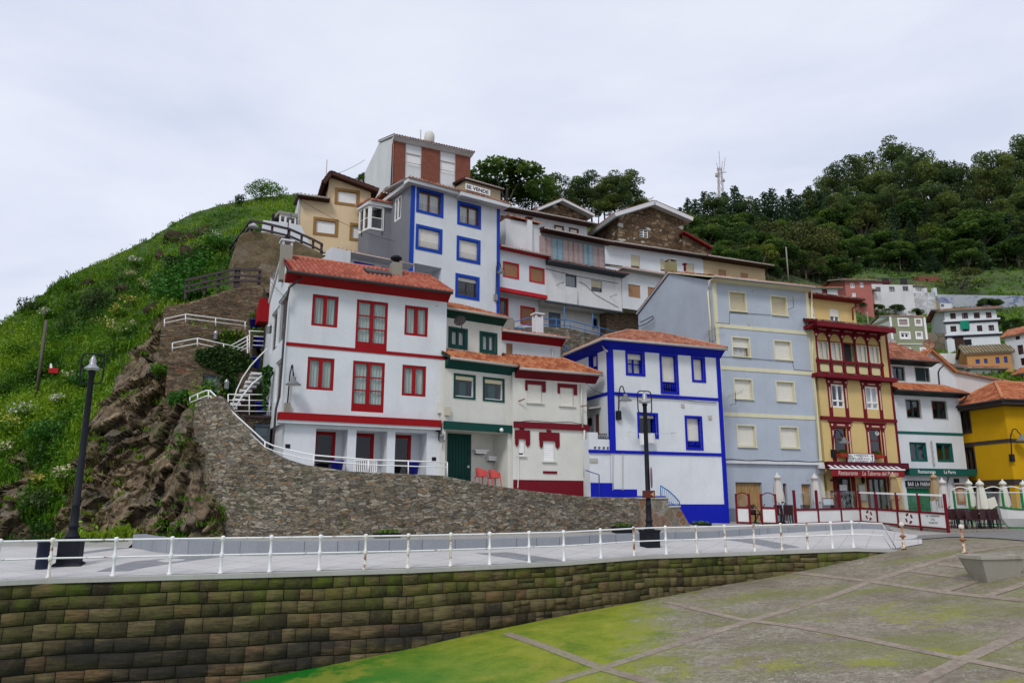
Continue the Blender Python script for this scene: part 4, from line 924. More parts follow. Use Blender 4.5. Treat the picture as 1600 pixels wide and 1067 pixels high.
MB().wbox(W,-.05,s1+.05,zb2-.11,zb2+.09,-.05,.12).build('floor_band',P_DRED,H6)
MB().wbox(W,s1-.09,s1+.04,zf,zgt,-.05,.06).build('corner_strip',P_DRED,H6)
GO=.45;g0,g1=W.hit(1278,560,GO)[0],W.hit(1378.5,572,GO)[0];zs=W.hit(1330,566.5,GO)[1];zh=W.hit(1325,527,GO)[1];ztop=W.hit(1330,519,GO)[1]
q=MB();q.wbox(W,g0,g1,zg0+.1,zs,0,GO-.06);q.wbox(W,g0,g1,zs,ztop,0,.02);q.wbox(W,g0,g0+.05,zs,ztop,0,GO-.05);q.wbox(W,g1-.05,g1,zs,ztop,0,GO-.05);gal=q.build('gallery',plaster((.60,.54,.30),.15),H6)
n=5;bw=(g1-g0)/n
for k in range(n+1):
 x=g0+bw*k;q=MB();q.wbox(W,x-.07,x+.07,zg0,zs,GO-.08,GO+.02);q.lathe(W.p(x,zs,GO-.02),[(.09,0),(.09,.12),(.055,.2),(.06,.7),(.05,zh-zs-.1),(.09,zh-zs),(.09,ztop-zs)],8)
 q.build('gallery_post',P_DRED,gal)
 MB().lathe(W.p(x,zh-.08,GO+.02),[(.02,0),(.075,.04),(.075,.1),(.02,.14)],8).build('finial',P_PINK,gal)
q=MB();q.wbox(W,g0-.1,g1+.1,zs-.1,zs+.06,GO-.1,GO+.06);q.wbox(W,g0-.2,s1+.0,zg0-.12,zg0+.12,0,GO+.1);q.wbox(W,g0-.1,g1+.1,ztop-.12,ztop+.1,GO-.12,GO+.03);q.build('gallery_beam',P_DRED,gal)
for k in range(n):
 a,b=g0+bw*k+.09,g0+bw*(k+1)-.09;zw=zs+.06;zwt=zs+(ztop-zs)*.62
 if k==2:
  q=MB();q.poly([W.p(a,zw,GO-.3),W.p(b,zw,GO-.3),W.p(b,zwt,GO-.3),W.p(a,zwt,GO-.3)]);q.build('dark_bay_sheet',M_ROOM,gal)  # near-black sheet closes this bay, the shade inside is put into its colour
 else:window(gal,W,(a,b,zw,zwt),paint((.55,.48,.30),.5,.05),ins=-GO+.06,fw=.06,cols=2,curt=M_CURT,name='gallery_window',out=0)
 q=MB();N=9;xm=(a+b)/2;rw=(b-a)/2;ar=[(a,zwt)]+[(xm-rw*math.cos(math.pi*i/N),zwt+(ztop-.2-zwt)*math.sin(math.pi*i/N))for i in range(N+1)]
 q.poly([W.p(x,z,GO-.06)for x,z in ar[1:]][::-1]);q.build('arch_infill',P_TAN,gal)
 q=MB();pts=[(xm-rw*math.cos(math.pi*i/N),zwt+(ztop-.2-zwt)*math.sin(math.pi*i/N))for i in range(N+1)]
 for(x0,z0),(x1,z1_)in zip(pts,pts[1:]):q.poly([W.p(x0,z0,GO-.045),W.p(x1,z1_,GO-.045),W.p(x1,ztop-.1,GO-.045),W.p(x0,ztop-.1,GO-.045)])
 q.wbox(W,a,b,zwt-.03,zwt+.05,GO-.08,GO-.03);q.build('arch_spandrel',P_DRED,gal)
 q=MB();zc=(zg0+.12+zs-.1)/2;hh=(zs-.1-zg0-.12)/2-.07;ww=(b-a)/2-.02;pts=[]
 for i in range(25):
  t=2*math.pi*i/24;cx_,cz_=math.cos(t),math.sin(t);e=.38;pts.append(W.p(xm+ww*math.copysign(abs(cx_)**e,cx_),zc+hh*math.copysign(abs(cz_)**e,cz_),GO-.04))
 q.tube(pts,.032,5,caps=False);q.build('oval_moulding',P_DRED,gal)
 MB().wbox(W,a+.12,b-.12,ztop-.03,ztop+.05,GO+.02,GO+.05).build('frieze_panel',P_PINK,gal)
zr0=ztop+.22;ov=GO+.75;e0,e1=W.p(g0-.5,zr0+.1,ov),W.p(g1+.65,zr0+.1,ov);r1,r0=W.p(g1+.65,zr0+.75,-1.2),W.p(g0-.5,zr0+.75,-1.2)
roof_tiles([e0,e1,r1,r0],M_TILE_B,H6);slab([e0,e1,r1,r0],.1,P_DRED,H6,'roof_deck')
q=MB();q.hexa([W.p(g0-.5,ztop+.0,GO),W.p(g1+.5,ztop+.0,GO),W.p(g1+.5,ztop,0),W.p(g0-.5,ztop,0),W.p(g0-.5,zr0+.0,ov-.06),W.p(g1+.62,zr0+.0,ov-.06),W.p(g1+.5,zr0+.0,0),W.p(g0-.5,zr0,0)]);q.build('soffit',P_DRED,H6)
q=MB();q.wbox(W,g0-.5,g1+.62,zr0-.22,zr0+.06,ov-.06,ov);
for k in range(n*2+1):x=g0+bw*k/2;q.wbox(W,x-.05,x+.05,zr0-.22,zr0-.06,GO,ov-.06)
q.build('fascia',P_DRED,H6)
T=wall(1264,47.8,1337,49.2,490);tt=T.hit(1300,469)[1];th_=[T.rect(1266,478.5,1274,500),T.rect(1295.5,482,1312,503)]
mb=MB();body(mb,T,0,T.L,zgt-.3,tt,4,[tuple(h)for h in th_],.12);mb.build('attic_wall',P_OCH,H6)
for h in th_:window(H6,T,h,M_WHITEP,ins=.06,fw=.06,cols=2,shutter=.62,shut=M_SHUT)
e0,e1=T.p(-.2,tt+.12,.6),T.p(T.L+.35,tt+.12,.6);r1,r0=T.p(T.L+.35,tt+.8,-2),T.p(-.2,tt+.8,-2)
roof_tiles([e0,e1,r1,r0],M_TILE_B,H6);slab([e0,e1,r1,r0],.1,P_DRED,H6,'roof_deck');q=MB();q.hexa([T.p(-.2,tt-.05,0),T.p(T.L+.3,tt-.05,0),T.p(T.L+.3,tt-.05,-.1),T.p(-.2,tt-.05,-.1),T.p(-.2,tt+.05,.55),T.p(T.L+.3,tt+.05,.55),T.p(T.L+.3,tt+.05,-.1),T.p(-.2,tt+.05,-.1)]);q.build('soffit',P_DRED,H6)
pipe(T,[(1342,477),(1332,482),(1333,500)],H6,P_DRED,.2,.05)
MB().wbox(W,-.02,s1+.35,zf-.18,zf+.18,-.05,.35).build('shop_fascia',paint((.09,.006,.02),.5,.15),H6)
q=MB();a,b,c,d=dr;
for x0,x1 in((a-.25,a),(b,b+.25)):q.wbox(W,x0,x1,ZF-.2,d+.15,0,.06)
q.wbox(W,a,b,d,d+.15,0,.06);q.build('door_frame',P_DRED,H6)
fr=window(H6,W,(a,b,c,d),M_GUTD,ins=.12,fw=.09,cols=1,rows=1,panel=.05,name='door');q=MB();q.wbox(W,a+.3,a+.85,d-.75,d-.4,-.1,-.08);q.build('paper_notice',M_WHITEP,fr)
q=MB();a,b,c,d=wn
for x0,x1 in((a-.15,a),(b,b+.15)):q.wbox(W,x0,x1,ZF-.2,d+.15,0,.06)
q.wbox(W,a,b,d,d+.15,0,.06);q.build('window_frame_boards',P_DRED,H6)
window(H6,W,(a,b,c,d),M_GUTD,ins=.12,fw=.07,cols=3,rows=1,curt=plaster((.20,.24,.14),.2),name='shop_window')
for x,y in((1299,750),(1299.5,768)):s,z=W.hit(x,y,0);MB().wbox(W,s-.08,s+.08,z-.06,z+.06,0,.04).build('house_plate',M_BLACK,H6)
W6=W
W=wall(1401,47.5,1504,49.1,676);s1=W.L;ZF=1.05
H7=thing('white_restaurant_house','white house with black window frames, green stripe and green restaurant fascia','house',W.p(s1/2,ZF,0))
zs=W.hit(1452,677)[1];zf=W.hit(1462,738)[1];z1=W.hit(1450,616)[1]
hs=[W.rect(1414.5,624,1440,653),W.rect(1455,626,1481,655),W.rect(1421.5,691.5,1448.5,719.5),W.rect(1463,693,1489.5,721)]
for i in(0,2):
 for k in(2,3):m_=(hs[i][k]+hs[i+1][k])/2;hs[i][k]=hs[i+1][k]=m_
dr=W.rect(1416,762,1457,795);dr[2]=ZF;mb=MB();body(mb,W,0,s1,ZF-.4,z1,7,[tuple(h)for h in hs+[dr]],.25)
T=Wall(W.p(-.2,0,-1.4),W.p(s1-1.0,0,-1.4));tt=T.hit(1440,569)[1];th_=[T.rect(1394,572.5,1414.5,595),T.rect(1429,574,1453,596.5)];th_[0][0]=max(.2,th_[0][0])
body(mb,T,0,T.L,z1-.2,tt,5,[tuple(h)for h in th_],.25);mb.build('wall',P_WHITE,H7)
P_DG=paint((.012,.03,.03),.5,.1);P_GR2=paint((.01,.10,.085),.5,.1)
for i,h in enumerate(hs):window(H7,W,h,P_DG if i<2 else P_GR2,ins=.12,fw=.09,cols=2,rows=1,surround=M_GUT if i<2 else P_GR2,sw=.05,so=.015)
for h in th_:window(H7,T,h,P_DG,ins=.1,fw=.09,cols=2 if h is th_[0]else 1,surround=M_GUT,sw=.05,so=.015,shutter=0 if h is th_[0]else 1,shut=P_DG)
MB().wbox(W,.02,s1,zs-.09,zs+.09,-.05,.02).build('green_stripe',P_GR2,H7)
MB().wbox(W,.25,s1+.25,zf-.2,zf+.22,-.05,.45).build('shop_fascia',paint((.008,.085,.07),.45,.06),H7)
for(WW,z,a,b,dpt,rise)in((W,z1,-.15,s1+.25,1.4,.8),(T,tt,-.1,T.L+.6,3.0,2.0)):
 e0,e1=WW.p(a,z+.12,.6),WW.p(b,z+.12,.6);r1,r0=WW.p(b-(.0 if WW is W else.0),z+.12+rise,-dpt),WW.p(a,z+.12+rise,-dpt)
 roof_tiles([e0,e1,r1,r0],M_TILE_O if WW is W else M_TILE_P,H7);slab([e0,e1,r1,r0],.1,M_GUTD,H7,'roof_deck')
 q=MB();q.hexa([WW.p(a,z-.15,0),WW.p(b,z-.15,0),WW.p(b,z-.15,-.1),WW.p(a,z-.15,-.1),WW.p(a,z+.04,.55),WW.p(b,z+.04,.55),WW.p(b,z+.04,-.1),WW.p(a,z+.04,-.1)]);q.build('soffit',P_DG,H7)
 gutter(WW.p(a,z+.05,.65),WW.p(b,z+.05,.65),M_GUTD,H7,.07)
pipe(T,[(1475,570),(1468,577),(1466,582),(1468,604)],H7,M_GUTD,.2,.05);pipe(W,[(1511,617),(1508,623),(1500,628)],H7,M_GUTD,.4,.05)
q=MB();a,b,c,d=dr;q.wbox(W,a,b,c,d,-.2,-.12)
for k in range(1,6):x=a+(b-a)*k/6;q.wbox(W,x-.02,x+.02,c,d,-.12,-.1)
q.build('door',paint((.008,.16,.075),.5,.1),H7)
q=MB();zz=W.hit(1436,756)[1];q.wbox(W,a-.05,b+.05,zz-.2,zz+.2,-.02,.1);sg=q.build('letter_board',M_BLACK,H7)
text_mesh('BAR LA PARRA',on_wall(W,(a+b)/2,zz,.105),.24,M_WHITEP,sg,width=(b-a)*.92,spacing=1.2)
P7=W
text_mesh('Restaurante',on_wall(W,W.hit(1448.5,738.5,.46)[0],zf+.02,.455),.21,M_WHITEP,H7,width=W.hit(1462,738,.46)[0]-W.hit(1435,738,.46)[0])
text_mesh('La Parra',on_wall(W,W.hit(1484.5,739,.46)[0],zf+.02,.455),.21,M_WHITEP,H7,width=W.hit(1493.5,739,.46)[0]-W.hit(1475.5,739,.46)[0])
s,z=W.hit(1456.5,707,.05);text_mesh('SIDRERÍA',on_wall(W,s,z,.06),.2,M_GUT,H7,rot=math.pi/2,width=W.hit(1456,687)[1]-W.hit(1458,727)[1],depth=.03)
s0,zt_=W.hit(1493,757,.05);s2,zb_=W.hit(1509,787,.05);q=MB();q.wbox(W,s0,s2,zb_,zt_,0,.06);nb=q.build('notice_board',woodmat((.30,.13,.06),(.42,.22,.12)),H7)
MB().wbox(W,s0+.12,s2-.12,zb_+.15,zt_-.3,.055,.07).build('menu_sheet',plaster((.52,.40,.26),.2),nb);MB().wbox(W,s0-.25,s2+.15,zt_+.02,zt_+.1,0,.3).build('board_canopy',M_GUT,nb)
q=MB();s,z=W.hit(1494.5,750.5,.1);q.wbox(W,s-.12,s+.12,z-.18,z+.12,0,.2);q.build('floodlight',M_BLACK,H7)
pipe(W,[(1482,745),(1482,800)],H7,M_GUT,.08,.05)
WL=wall(1499,50.0,1576,46.2,690);WR=Wall((WL.p(WL.L,0).x,WL.p(WL.L,0).y),(WL.p(WL.L,0).x+7.5,WL.p(WL.L,0).y+1.6));ZF=1.1
H8=thing('yellow_house','bright yellow corner house with dark eave, dark band and orange hipped roof','house',WL.p(WL.L,ZF,0));P_YEL=plaster((.55,.31,.008),.12,(.3,.17,.02));P_DK=paint((.045,.035,.035),.6,.1)
zt=WL.hit(1566,632)[1];zb=WL.hit(1573,688)[1];zg=WL.hit(1573,752)[1]
hl=[WL.rect(1499.5,643,1512,675),WL.rect(1504,700,1518,735)];hl=[(max(.25,h[0]),max(1.1,h[1]),h[2],h[3])for h in hl]
gl=[(.4,WL.L-.4,ZF,zg-.25)];gr=[(1.2,3.0,ZF,zg-.3),(3.6,6.8,ZF,zg-.3)]
mb=MB();wall_grid(mb,WL,0,WL.L,ZF-.4,zt,hl+gl,0,.25);wall_grid(mb,WR,0,WR.L,ZF-.4,zt,gr,0,.25)
c3=WR.p(WR.L,0)+Vector((-1.0,6,0));c4=WL.p(0,0)+Vector((1,4,0))
for A,B_ in((WR.p(WR.L,0),c3),(c3,c4),(c4,WL.p(0,0))):mb.poly([Vector((A.x,A.y,ZF-.4)),Vector((B_.x,B_.y,ZF-.4)),Vector((B_.x,B_.y,zt)),Vector((A.x,A.y,zt))])
mb.poly([Vector((p.x,p.y,zt))for p in(WL.p(0,0),WL.p(WL.L,0),WR.p(WR.L,0),c3,c4)]);mb.build('wall',P_YEL,H8)
for h in hl:window(H8,WL,h,P_DK,ins=.1,fw=.1,cols=2,surround=P_DK,sw=.08)
window(H8,WL,gl[0],P_DK,ins=.2,fw=.1,cols=4,name='shop_window');
for h in gr:window(H8,WR,h,P_DK,ins=.2,fw=.1,cols=2,curt=M_CURT_G,name='shop_window')
for WW in(WL,WR):
 MB().wbox(WW,0,WW.L+(.03 if WW is WL else 0),zb-.12,zb+.1,-.05,.035).build('dark_band',P_DK,H8);MB().wbox(WW,0,WW.L+(.05 if WW is WL else 0),zg-.2,zg+.12,-.05,.06).build('shop_band',P_DK,H8)
o=.6;ze=zt+.25;E0=WL.p(-.3,ze,o);n=(WL.n+WR.n).normalized();C=WL.p(WL.L,ze)+n*o/n.dot(WL.n);C.z=ze;E1=WR.p(WR.L+.5,ze,o);AP=WR.p(3.2,ze+1.75,-3.6);A2=WR.p(WR.L+.5,ze+1.75,-3.6)
roof_tiles([E0,C,AP],M_TILE_O,H8);roof_tiles([C,E1,A2,AP],M_TILE_O,H8);slab([E0,C,AP],.1,P_DK,H8,'roof_deck');slab([C,E1,A2,AP],.1,P_DK,H8,'roof_deck')
for a,b in((C,AP),(AP,A2),(E0,AP)):MB().tube([a+Vector((0,0,.06)),b+Vector((0,0,.06))],.1,8).build('ridge_tiles',M_TILE_O,H8)
bk=WL.p(0,ze)+Vector((1,5,0));bk.z=ze;roof_tiles([A2+Vector((0,4,-1.7)),bk,E0,AP][:3],M_TILE_O,H8)if False else None
for(A,B_,WW)in((E0,C,WL),(C,E1,WR)):
 q=MB();dn=Vector((0,0,.34));i0,i1=(WW.p(0,zt),WW.p(WW.L,zt));q.poly([A-dn*.9,B_-dn*.9,B_-dn*.1,A-dn*.1]);q.poly([i0+Vector((0,0,-.1)),i1+Vector((0,0,-.1)),B_-dn*.9,A-dn*.9]);q.build('fascia',P_DK,H8);gutter(A-Vector((0,0,.05))+WW.n*.06,B_-Vector((0,0,.05))+WW.n*.06,P_DK,H8,.07)
WL8,WR8=WL,WR
W=wall(1472,55,1640,58,600);P_PW=plaster((.66,.60,.60),.3,(.4,.36,.34));H9=thing('white_blank_house','large blank off-white side wall with sloping tile coping above the yellow roof','house',W.p(W.L/2,2,0))
a,za=W.hit(1474,577);b,zb_=W.hit(1608,605);k=(zb_-za)/(b-a);zL,zR=za-k*a,za+k*(W.L-a);mb=MB()
F_,Bk=[W.p(0,2,0),W.p(W.L,2,0),W.p(W.L,zR,0),W.p(0,zL,0)],[W.p(0,2,-5),W.p(W.L,2,-5),W.p(W.L,zR,-5),W.p(0,zL,-5)]
mb.hexa([F_[0],F_[1],Bk[1],Bk[0],F_[3],F_[2],Bk[2],Bk[3]]);mb.build('wall',P_PW,H9)
e0,e1,r1,r0=W.p(-.3,zL+.05,.25),W.p(W.L+.3,zR+.05,.25),W.p(W.L+.3,zR+.5,-5),W.p(-.3,zL+.5,-5)
roof_tiles([e0,e1,r1,r0],M_TILE_P,H9);slab([e0,e1,r1,r0],.08,P_PINK,H9,'roof_deck')
pipe(W,[(1476,580),(1478,583),(1478,606)],H9,P_WHITE2,.1,.04)
W=wall(1440,53,1500,54,565);H10=thing('small_gable_house','small white gable with orange verge tiles peeping over the restaurant house roof','house',W.p(W.L/2,3,0))
l,m_,r=W.p(*W.hit(1430,573)),W.p(*W.hit(1451,548)),W.p(*W.hit(1492,584));B3=W.n*-6;mb=MB()
mb.poly([Vector((l.x,l.y,3)),Vector((r.x,r.y,3)),r,m_,l]);mb.poly([Vector((r.x,r.y,3))+B3,Vector((l.x,l.y,3))+B3,l+B3,m_+B3,r+B3]);mb.poly([Vector((l.x,l.y,3))+B3,Vector((l.x,l.y,3)),l,l+B3]);mb.poly([Vector((r.x,r.y,3)),Vector((r.x,r.y,3))+B3,r+B3,r]);mb.build('wall',P_WHITE,H10)
up=Vector((0,0,.12));F3=W.n*.3
roof_tiles([r+F3+up,r+B3+up,m_+B3+up,m_+F3+up],M_TILE_O,H10);roof_tiles([l+B3+up,l+F3+up,m_+F3+up,m_+B3+up],M_TILE_O,H10);slab([r+F3+up,r+B3+up,m_+B3+up,m_+F3+up],.1,M_TILE_O,H10,'verge');slab([l+B3+up,l+F3+up,m_+F3+up,m_+B3+up],.1,M_TILE_O,H10,'verge')
M_DBR=paint((.06,.022,.018),.6,.1)
P_STR=plaster((.65,.67,.69),.25,(.42,.40,.38))
def mono_roof(W,z,a,b,ov,dep,rise,mat,parent,fmat,gut=M_GUT,fas=.22,deck=True,w=.26,amp=.055):
 e0,e1,r1,r0=W.p(a,z+.1,ov),W.p(b,z+.1,ov),W.p(b,z+.1+rise,-dep),W.p(a,z+.1+rise,-dep)
 roof_tiles([e0,e1,r1,r0],mat,parent,w=w,amp=amp);slab([e0,e1,r1,r0],.1,fmat,parent,'roof_deck')
 if fas:eave_board(W,a,b,z-.06,z+fas*.0+.02,ov-.03,fmat,parent,'soffit')
 if gut:gutter(W.p(a,z+.04,ov+.05),W.p(b,z+.04,ov+.05),gut,parent,.06)
W=wall(640,48,780,52,400);s1=W.L;zt=W.hit(700,303)[1];zb=W.hit(715,500)[1]-8
A=thing('tall_blue_white_house','tall white house with blue window squares and blue corner strips, its side wall slate grey','house',W.p(s1/2,zb,0))
K=dict(a=(655,297,688.5,336),b=(718.5,318.5,747.5,354),c=(654,355,686.5,392.5),d=(717.5,373,746.5,409),e=(715.5,431.5,745,465.5));hs={k:W.rect(*v)for k,v in K.items()}
lg=W.rect(647.5,411,689,462);mb=MB();D=5.7;P_SLATE=plaster((.20,.205,.23),.15,(.09,.09,.09))
wall_grid(mb,W,0,s1,zb,zt,[tuple(h)for h in hs.values()]+[(lg[0],lg[1],lg[2]-.6,lg[3])],0,.3)
mb.poly([W.p(s1,zb,0),W.p(s1,zb,-D),W.p(s1,zt,-D),W.p(s1,zt,0)]);mb.poly([W.p(s1,zb,-D),W.p(0,zb,-D),W.p(0,zt,-D),W.p(s1,zt,-D)]);mb.poly([W.p(0,zt,0),W.p(s1,zt,0),W.p(s1,zt,-D),W.p(0,zt,-D)])
a,b,c,d=lg;c-=.6;mb.poly([W.p(a,c,-.3),W.p(a,d,-.3),W.p(a,d,-2),W.p(a,c,-2)]);mb.poly([W.p(b,c,-.3),W.p(b,d,-.3),W.p(b,d,-2),W.p(b,c,-2)]);mb.poly([W.p(a,c,-2),W.p(b,c,-2),W.p(b,d,-2),W.p(a,d,-2)]);mb.poly([W.p(a,d,-.3),W.p(b,d,-.3),W.p(b,d,-2),W.p(a,d,-2)]);mb.poly([W.p(a,c,-.3),W.p(b,c,-.3),W.p(b,c,-2),W.p(a,c,-2)])
mb.build('wall',P_WHITE,A)
q=MB();x,z=W.hit(681,430,-2);q.wbox(W,b-.9,b-.15,c,d-.55,-2,-1.92);q.build('door',P_BLUE,A)
q=MB();q.tube([W.p(b-.5,c+1.15,.02),W.p(b+.02,c+1.15,.02)],.02,5)
for k in range(6):q.tube([W.p(b-.5+.1*k,c,.02),W.p(b-.5+.1*k,c+1.15,.02)],.012,4)
q.build('balcony_rail',M_GUTD,A)
SW=Wall(W.p(0,0,-D),W.p(0,0,0));sh=SW.rect(617,312,626,341);q=MB();wall_grid(q,SW,0,SW.L,zb,zt,[tuple(sh)],0,.2);q.build('side_wall',P_SLATE,A);window(A,SW,sh,M_WHITEP,ins=.05,fw=.12,cols=2)
BR=woodmat((.09,.03,.015),(.15,.06,.03))
for k,h in hs.items():
 if k in 'ab':window(A,W,h,BR,ins=.18,fw=.09,cols=2,curt=M_CURT,surround=P_BLUE2,sw=.2,rail=M_GUTD)
 elif k in 'cd':window(A,W,h,BR,ins=.18,fw=.06,cols=1,shutter=.93,shut=M_SHUT,surround=P_BLUE2,sw=.2,rail=M_GUTD)
 else:window(A,W,h,M_GUTD,ins=.18,fw=.05,cols=2,shutter=.2,surround=P_BLUE2,sw=.2,rail=M_GUTD)
for a,b in((-.02,.26),(s1-.22,s1+.03)):MB().wbox(W,a,b,zb,zt-.05,-.06,.05).build('corner_strip',P_BLUE2,A)
q=MB();q.wbox(W,-.5,s1*.48,zt-.08,zt+.18,-.2,.5);q.wbox(W,s1*.48,s1+.35,zt-.2,zt+.06,-.2,.75);q.build('cornice',P_STR,A)
q=MB();q.wbox(SW,-.2,SW.L-.3,zt,zt+.26,-.1,.3);q.build('side_cornice',P_STR,A)
e0,e1,r1,r0=W.p(-.55,zt+.24,.6),W.p(s1+.45,zt+.13,.8),W.p(s1+.4,zt+.6,-3.6),W.p(-.55,zt+.71,-3.6);roof_tiles([e0,e1,r1,r0],M_TILE_P,A);slab([e0,e1,r1,r0],.05,P_STR,A,'roof_deck')
b1,b0=W.p(s1+.4,zt+.3,-D-.3),W.p(-.55,zt+.3,-D-.3);roof_tiles([b1,b0,r0,r1],M_TILE_P,A)
Bw=wall(577,49.9,600,50.4,345);BS=wall(561,51.0,577,49.9,345);z0,z1=Bw.hit(590,360)[1],Bw.hit(588,322)[1]
bay=thing('glazed_bay','white framed glazed corner bay with red tiled roof on the slate grey wall','bay window',Bw.p(Bw.L/2,zb,0))
for WW in(Bw,BS):window(bay,WW,(0.02,WW.L-.02,z0,z1),M_WHITEP,ins=.0,fw=.14,cols=1 if WW is Bw else 2,rows=2,name='window',back=True)
q=MB();zl_=Bw.hit(585,410)[1];q.wbox(Bw,0,Bw.L+.6,zl_,z0,-1.5,0);q.wbox(BS,0,BS.L,zl_,z0,-.6,0);q.wbox(Bw,Bw.L-.06,Bw.L+.6,z0+.001,z1-.001,-1.6,-.06);q.build('bay_base',P_SLATE,bay)
q=MB();q.wbox(Bw,-.1,Bw.L+.6,z1,z1+.3,-1.6,.15);q.wbox(BS,-.1,BS.L,z1+.01,z1+.29,-.6,.15);q.build('bay_lintel',P_STR,bay)
roof_tiles([BS.p(-.3,z1+.32,.3),Bw.p(-.1,z1+.32,.3),Bw.p(.2,z1+.9,-1.2),BS.p(.3,z1+.9,-1.2)],M_TILE_P,bay);roof_tiles([Bw.p(-.1,z1+.32,.3),Bw.p(Bw.L+.6,z1+.34,.3),Bw.p(Bw.L+.6,z1+.9,-1.2),Bw.p(.2,z1+.9,-1.2)],M_TILE_P,bay)
WA=W
W=wall(515,43,636,46,420);zt=W.hit(570,406)[1];t=thing('low_white_house','low white house with old brown tiles and blue window heads behind the red windowed house','house',W.p(W.L/2,6,0))
mb=MB();hs=[W.rect(556,413,581,440),W.rect(598,421,612,445)];body(mb,W,0,W.L,6,zt,4,[tuple(h)for h in hs]);mb.build('wall',P_WHITEW,t)
for h in hs:window(t,W,h,P_BLUE,ins=.1,fw=.1,cols=2,surround=P_BLUE,sw=.12,head=P_BLUE)
mono_roof(W,zt,.2,W.L+.1,.7,3.4,.6,M_TILE_D,t,P_STR)
MB().wbox(W,-.3,.9,6,zt+.05,0,.9).build('side_porch',P_WHITEW,t)
W=wall(614,57,735,60,260);s1=W.L;zt=W.hit(675,231)[1];zb=W.hit(675,320)[1]-6
t=thing('brick_white_house','tall house with brick piers, white shuttered window columns and a plain white gable','house',W.p(s1/2,zb,0));BRK=pave_mat('brick',(.30,.10,.055),(.25,.075,.04),.24,.075,0,1.2)
m_,nt_,b_,tc_,o_=mat_base('brickwork');P_=mapped(nt_,tc_.outputs['Object'],(1,1,1));nn=noisef(nt_,tc_.outputs['Object'],3,6,.7);c_=ramp(nt_,nn,[(.3,(.13,.035,.02)),(.7,(.22,.065,.035))]);sx=node(nt_,'ShaderNodeSeparateXYZ',{0:tc_.outputs['Object']});fr_=node(nt_,'ShaderNodeMath',{0:node(nt_,'ShaderNodeMath',{0:sx.outputs[2],1:8.0},operation='MULTIPLY').outputs[0]},operation='FRACT').outputs[0]
nt_.links.new(mix(nt_,ramp(nt_,fr_,[(.0,G3(.5)),(.12,G3(0))]),c_,(.34,.26,.22)),b_.inputs['Base Color']);b_.inputs['Roughness'].default_value=.9;M_BRICK=m_
D=9;mb=MB();SW=Wall(W.p(0,0,-D),W.p(0,0,0));a1,zA=SW.hit(592,226);a2,zB=SW.hit(567,287)
mb.poly([W.p(0,zb,0),W.p(0,zt+.2,0),SW.p(a1,zA+.1),SW.p(0,zA-.8),SW.p(0,zb)]);mb.poly([W.p(s1,zb,0),W.p(s1,zb,-D),W.p(s1,zA-.8,-D),W.p(s1,zt+.2,0)]);mb.poly([W.p(s1,zb,-D),W.p(0,zb,-D),W.p(0,zA-.8,-D),W.p(s1,zA-.8,-D)]);mb.build('gable_wall',P_STR,t)
cols=[W.rect(634,231,658,279),W.rect(688,243,711.5,290)];cs=[(c[0],c[1])for c in cols];q=MB();wall_grid(q,W,0,s1,zb,zt,[(a,b,zb,zt)for a,b in cs],0,.1);q.build('brick_wall',M_BRICK,t)
for i,(a,b)in enumerate(cs):
 h=W.rect(*((634.5,238,657.5,259.5),(689,250,711,271))[i]);h[0],h[1]=a+.05,b-.05;q=MB();wall_grid(q,W,a,b,zb,zt,[tuple(h)],-.1,.15);q.build('white_panel',P_STR,t);window(t,W,h,M_WHITEP,ins=.15,fw=.05,cols=1,shutter=1,shut=M_WHITEP,out=-.1,rail=None)
 MB().tube([W.p(a,h[2]+.05,.04),W.p(b,h[2]+.05,.04)],.02,5).build('guard_rail',M_GUTD,t)
q=MB();q.hexa([W.p(-.1,zt-.1,.0),W.p(s1+.1,zt-.1,.0),W.p(s1+.1,zt-.1,-.2),W.p(-.1,zt-.1,-.2),W.p(-.1,zt+.16,.32),W.p(s1+.2,zt+.16,.32),W.p(s1+.3,zt+.18,-.2),W.p(-.1,zt+.18,-.2)]);q.build('soffit',P_STR,t)
e0,e1,r1,r0=W.p(-.1,zt+.26,.42),W.p(s1+.25,zt+.26,.42),W.p(s1+.4,zA+.3,-(SW.L-a1)),W.p(-.1,zA+.3,-(SW.L-a1));roof_tiles([e0,e1,r1,r0],M_TILE_B,t);slab([e0,e1,r1,r0],.1,P_STR,t,'roof_deck')
pipe(W,[(616,219),(613.5,226),(611,290)],t,M_BRICK,.1,.06)
s,z=W.hit(671,212,-2);q=MB();q.lathe(W.p(s,z-1.1,-2),[(.42,0),(.45,.9),(.42,1.2),(.3,1.42),(.05,1.5)],16);q.build('vent_drum',P_WHITE2,t);MB().lathe(W.p(s,z-1.2,-2.0),[(.3,0),(.3,.3)],10).build('vent_neck',M_BLACK,t)
s,z=W.hit(657.5,203,-2);MB().tube([W.p(s,zt+.4,-2),W.p(s,z,-2)],.05,6).build('vent_pipe',M_GUT,t)
for px_,h_ in((606,.9),(602,.6)):
 s,z=SW.hit(px_,216);MB().wbox(SW,s-.2,s+.2,z-1,z,-.5,-.15).build('chimney',P_WHITE2,t)
W=wall(728,58,782,60,300);zt=W.hit(757,290)[1];t=thing('for_sale_house','small tan house end with a for sale board behind the white and blue house','house',W.p(W.L/2,20,0));mb=MB();body(mb,W,0,W.L,18,zt,4);mb.build('wall',plaster((.36,.30,.20),.3),t);mono_roof(W,zt,-.2,W.L+.2,.2,4,.5,M_TILE_B,t,M_DBR)
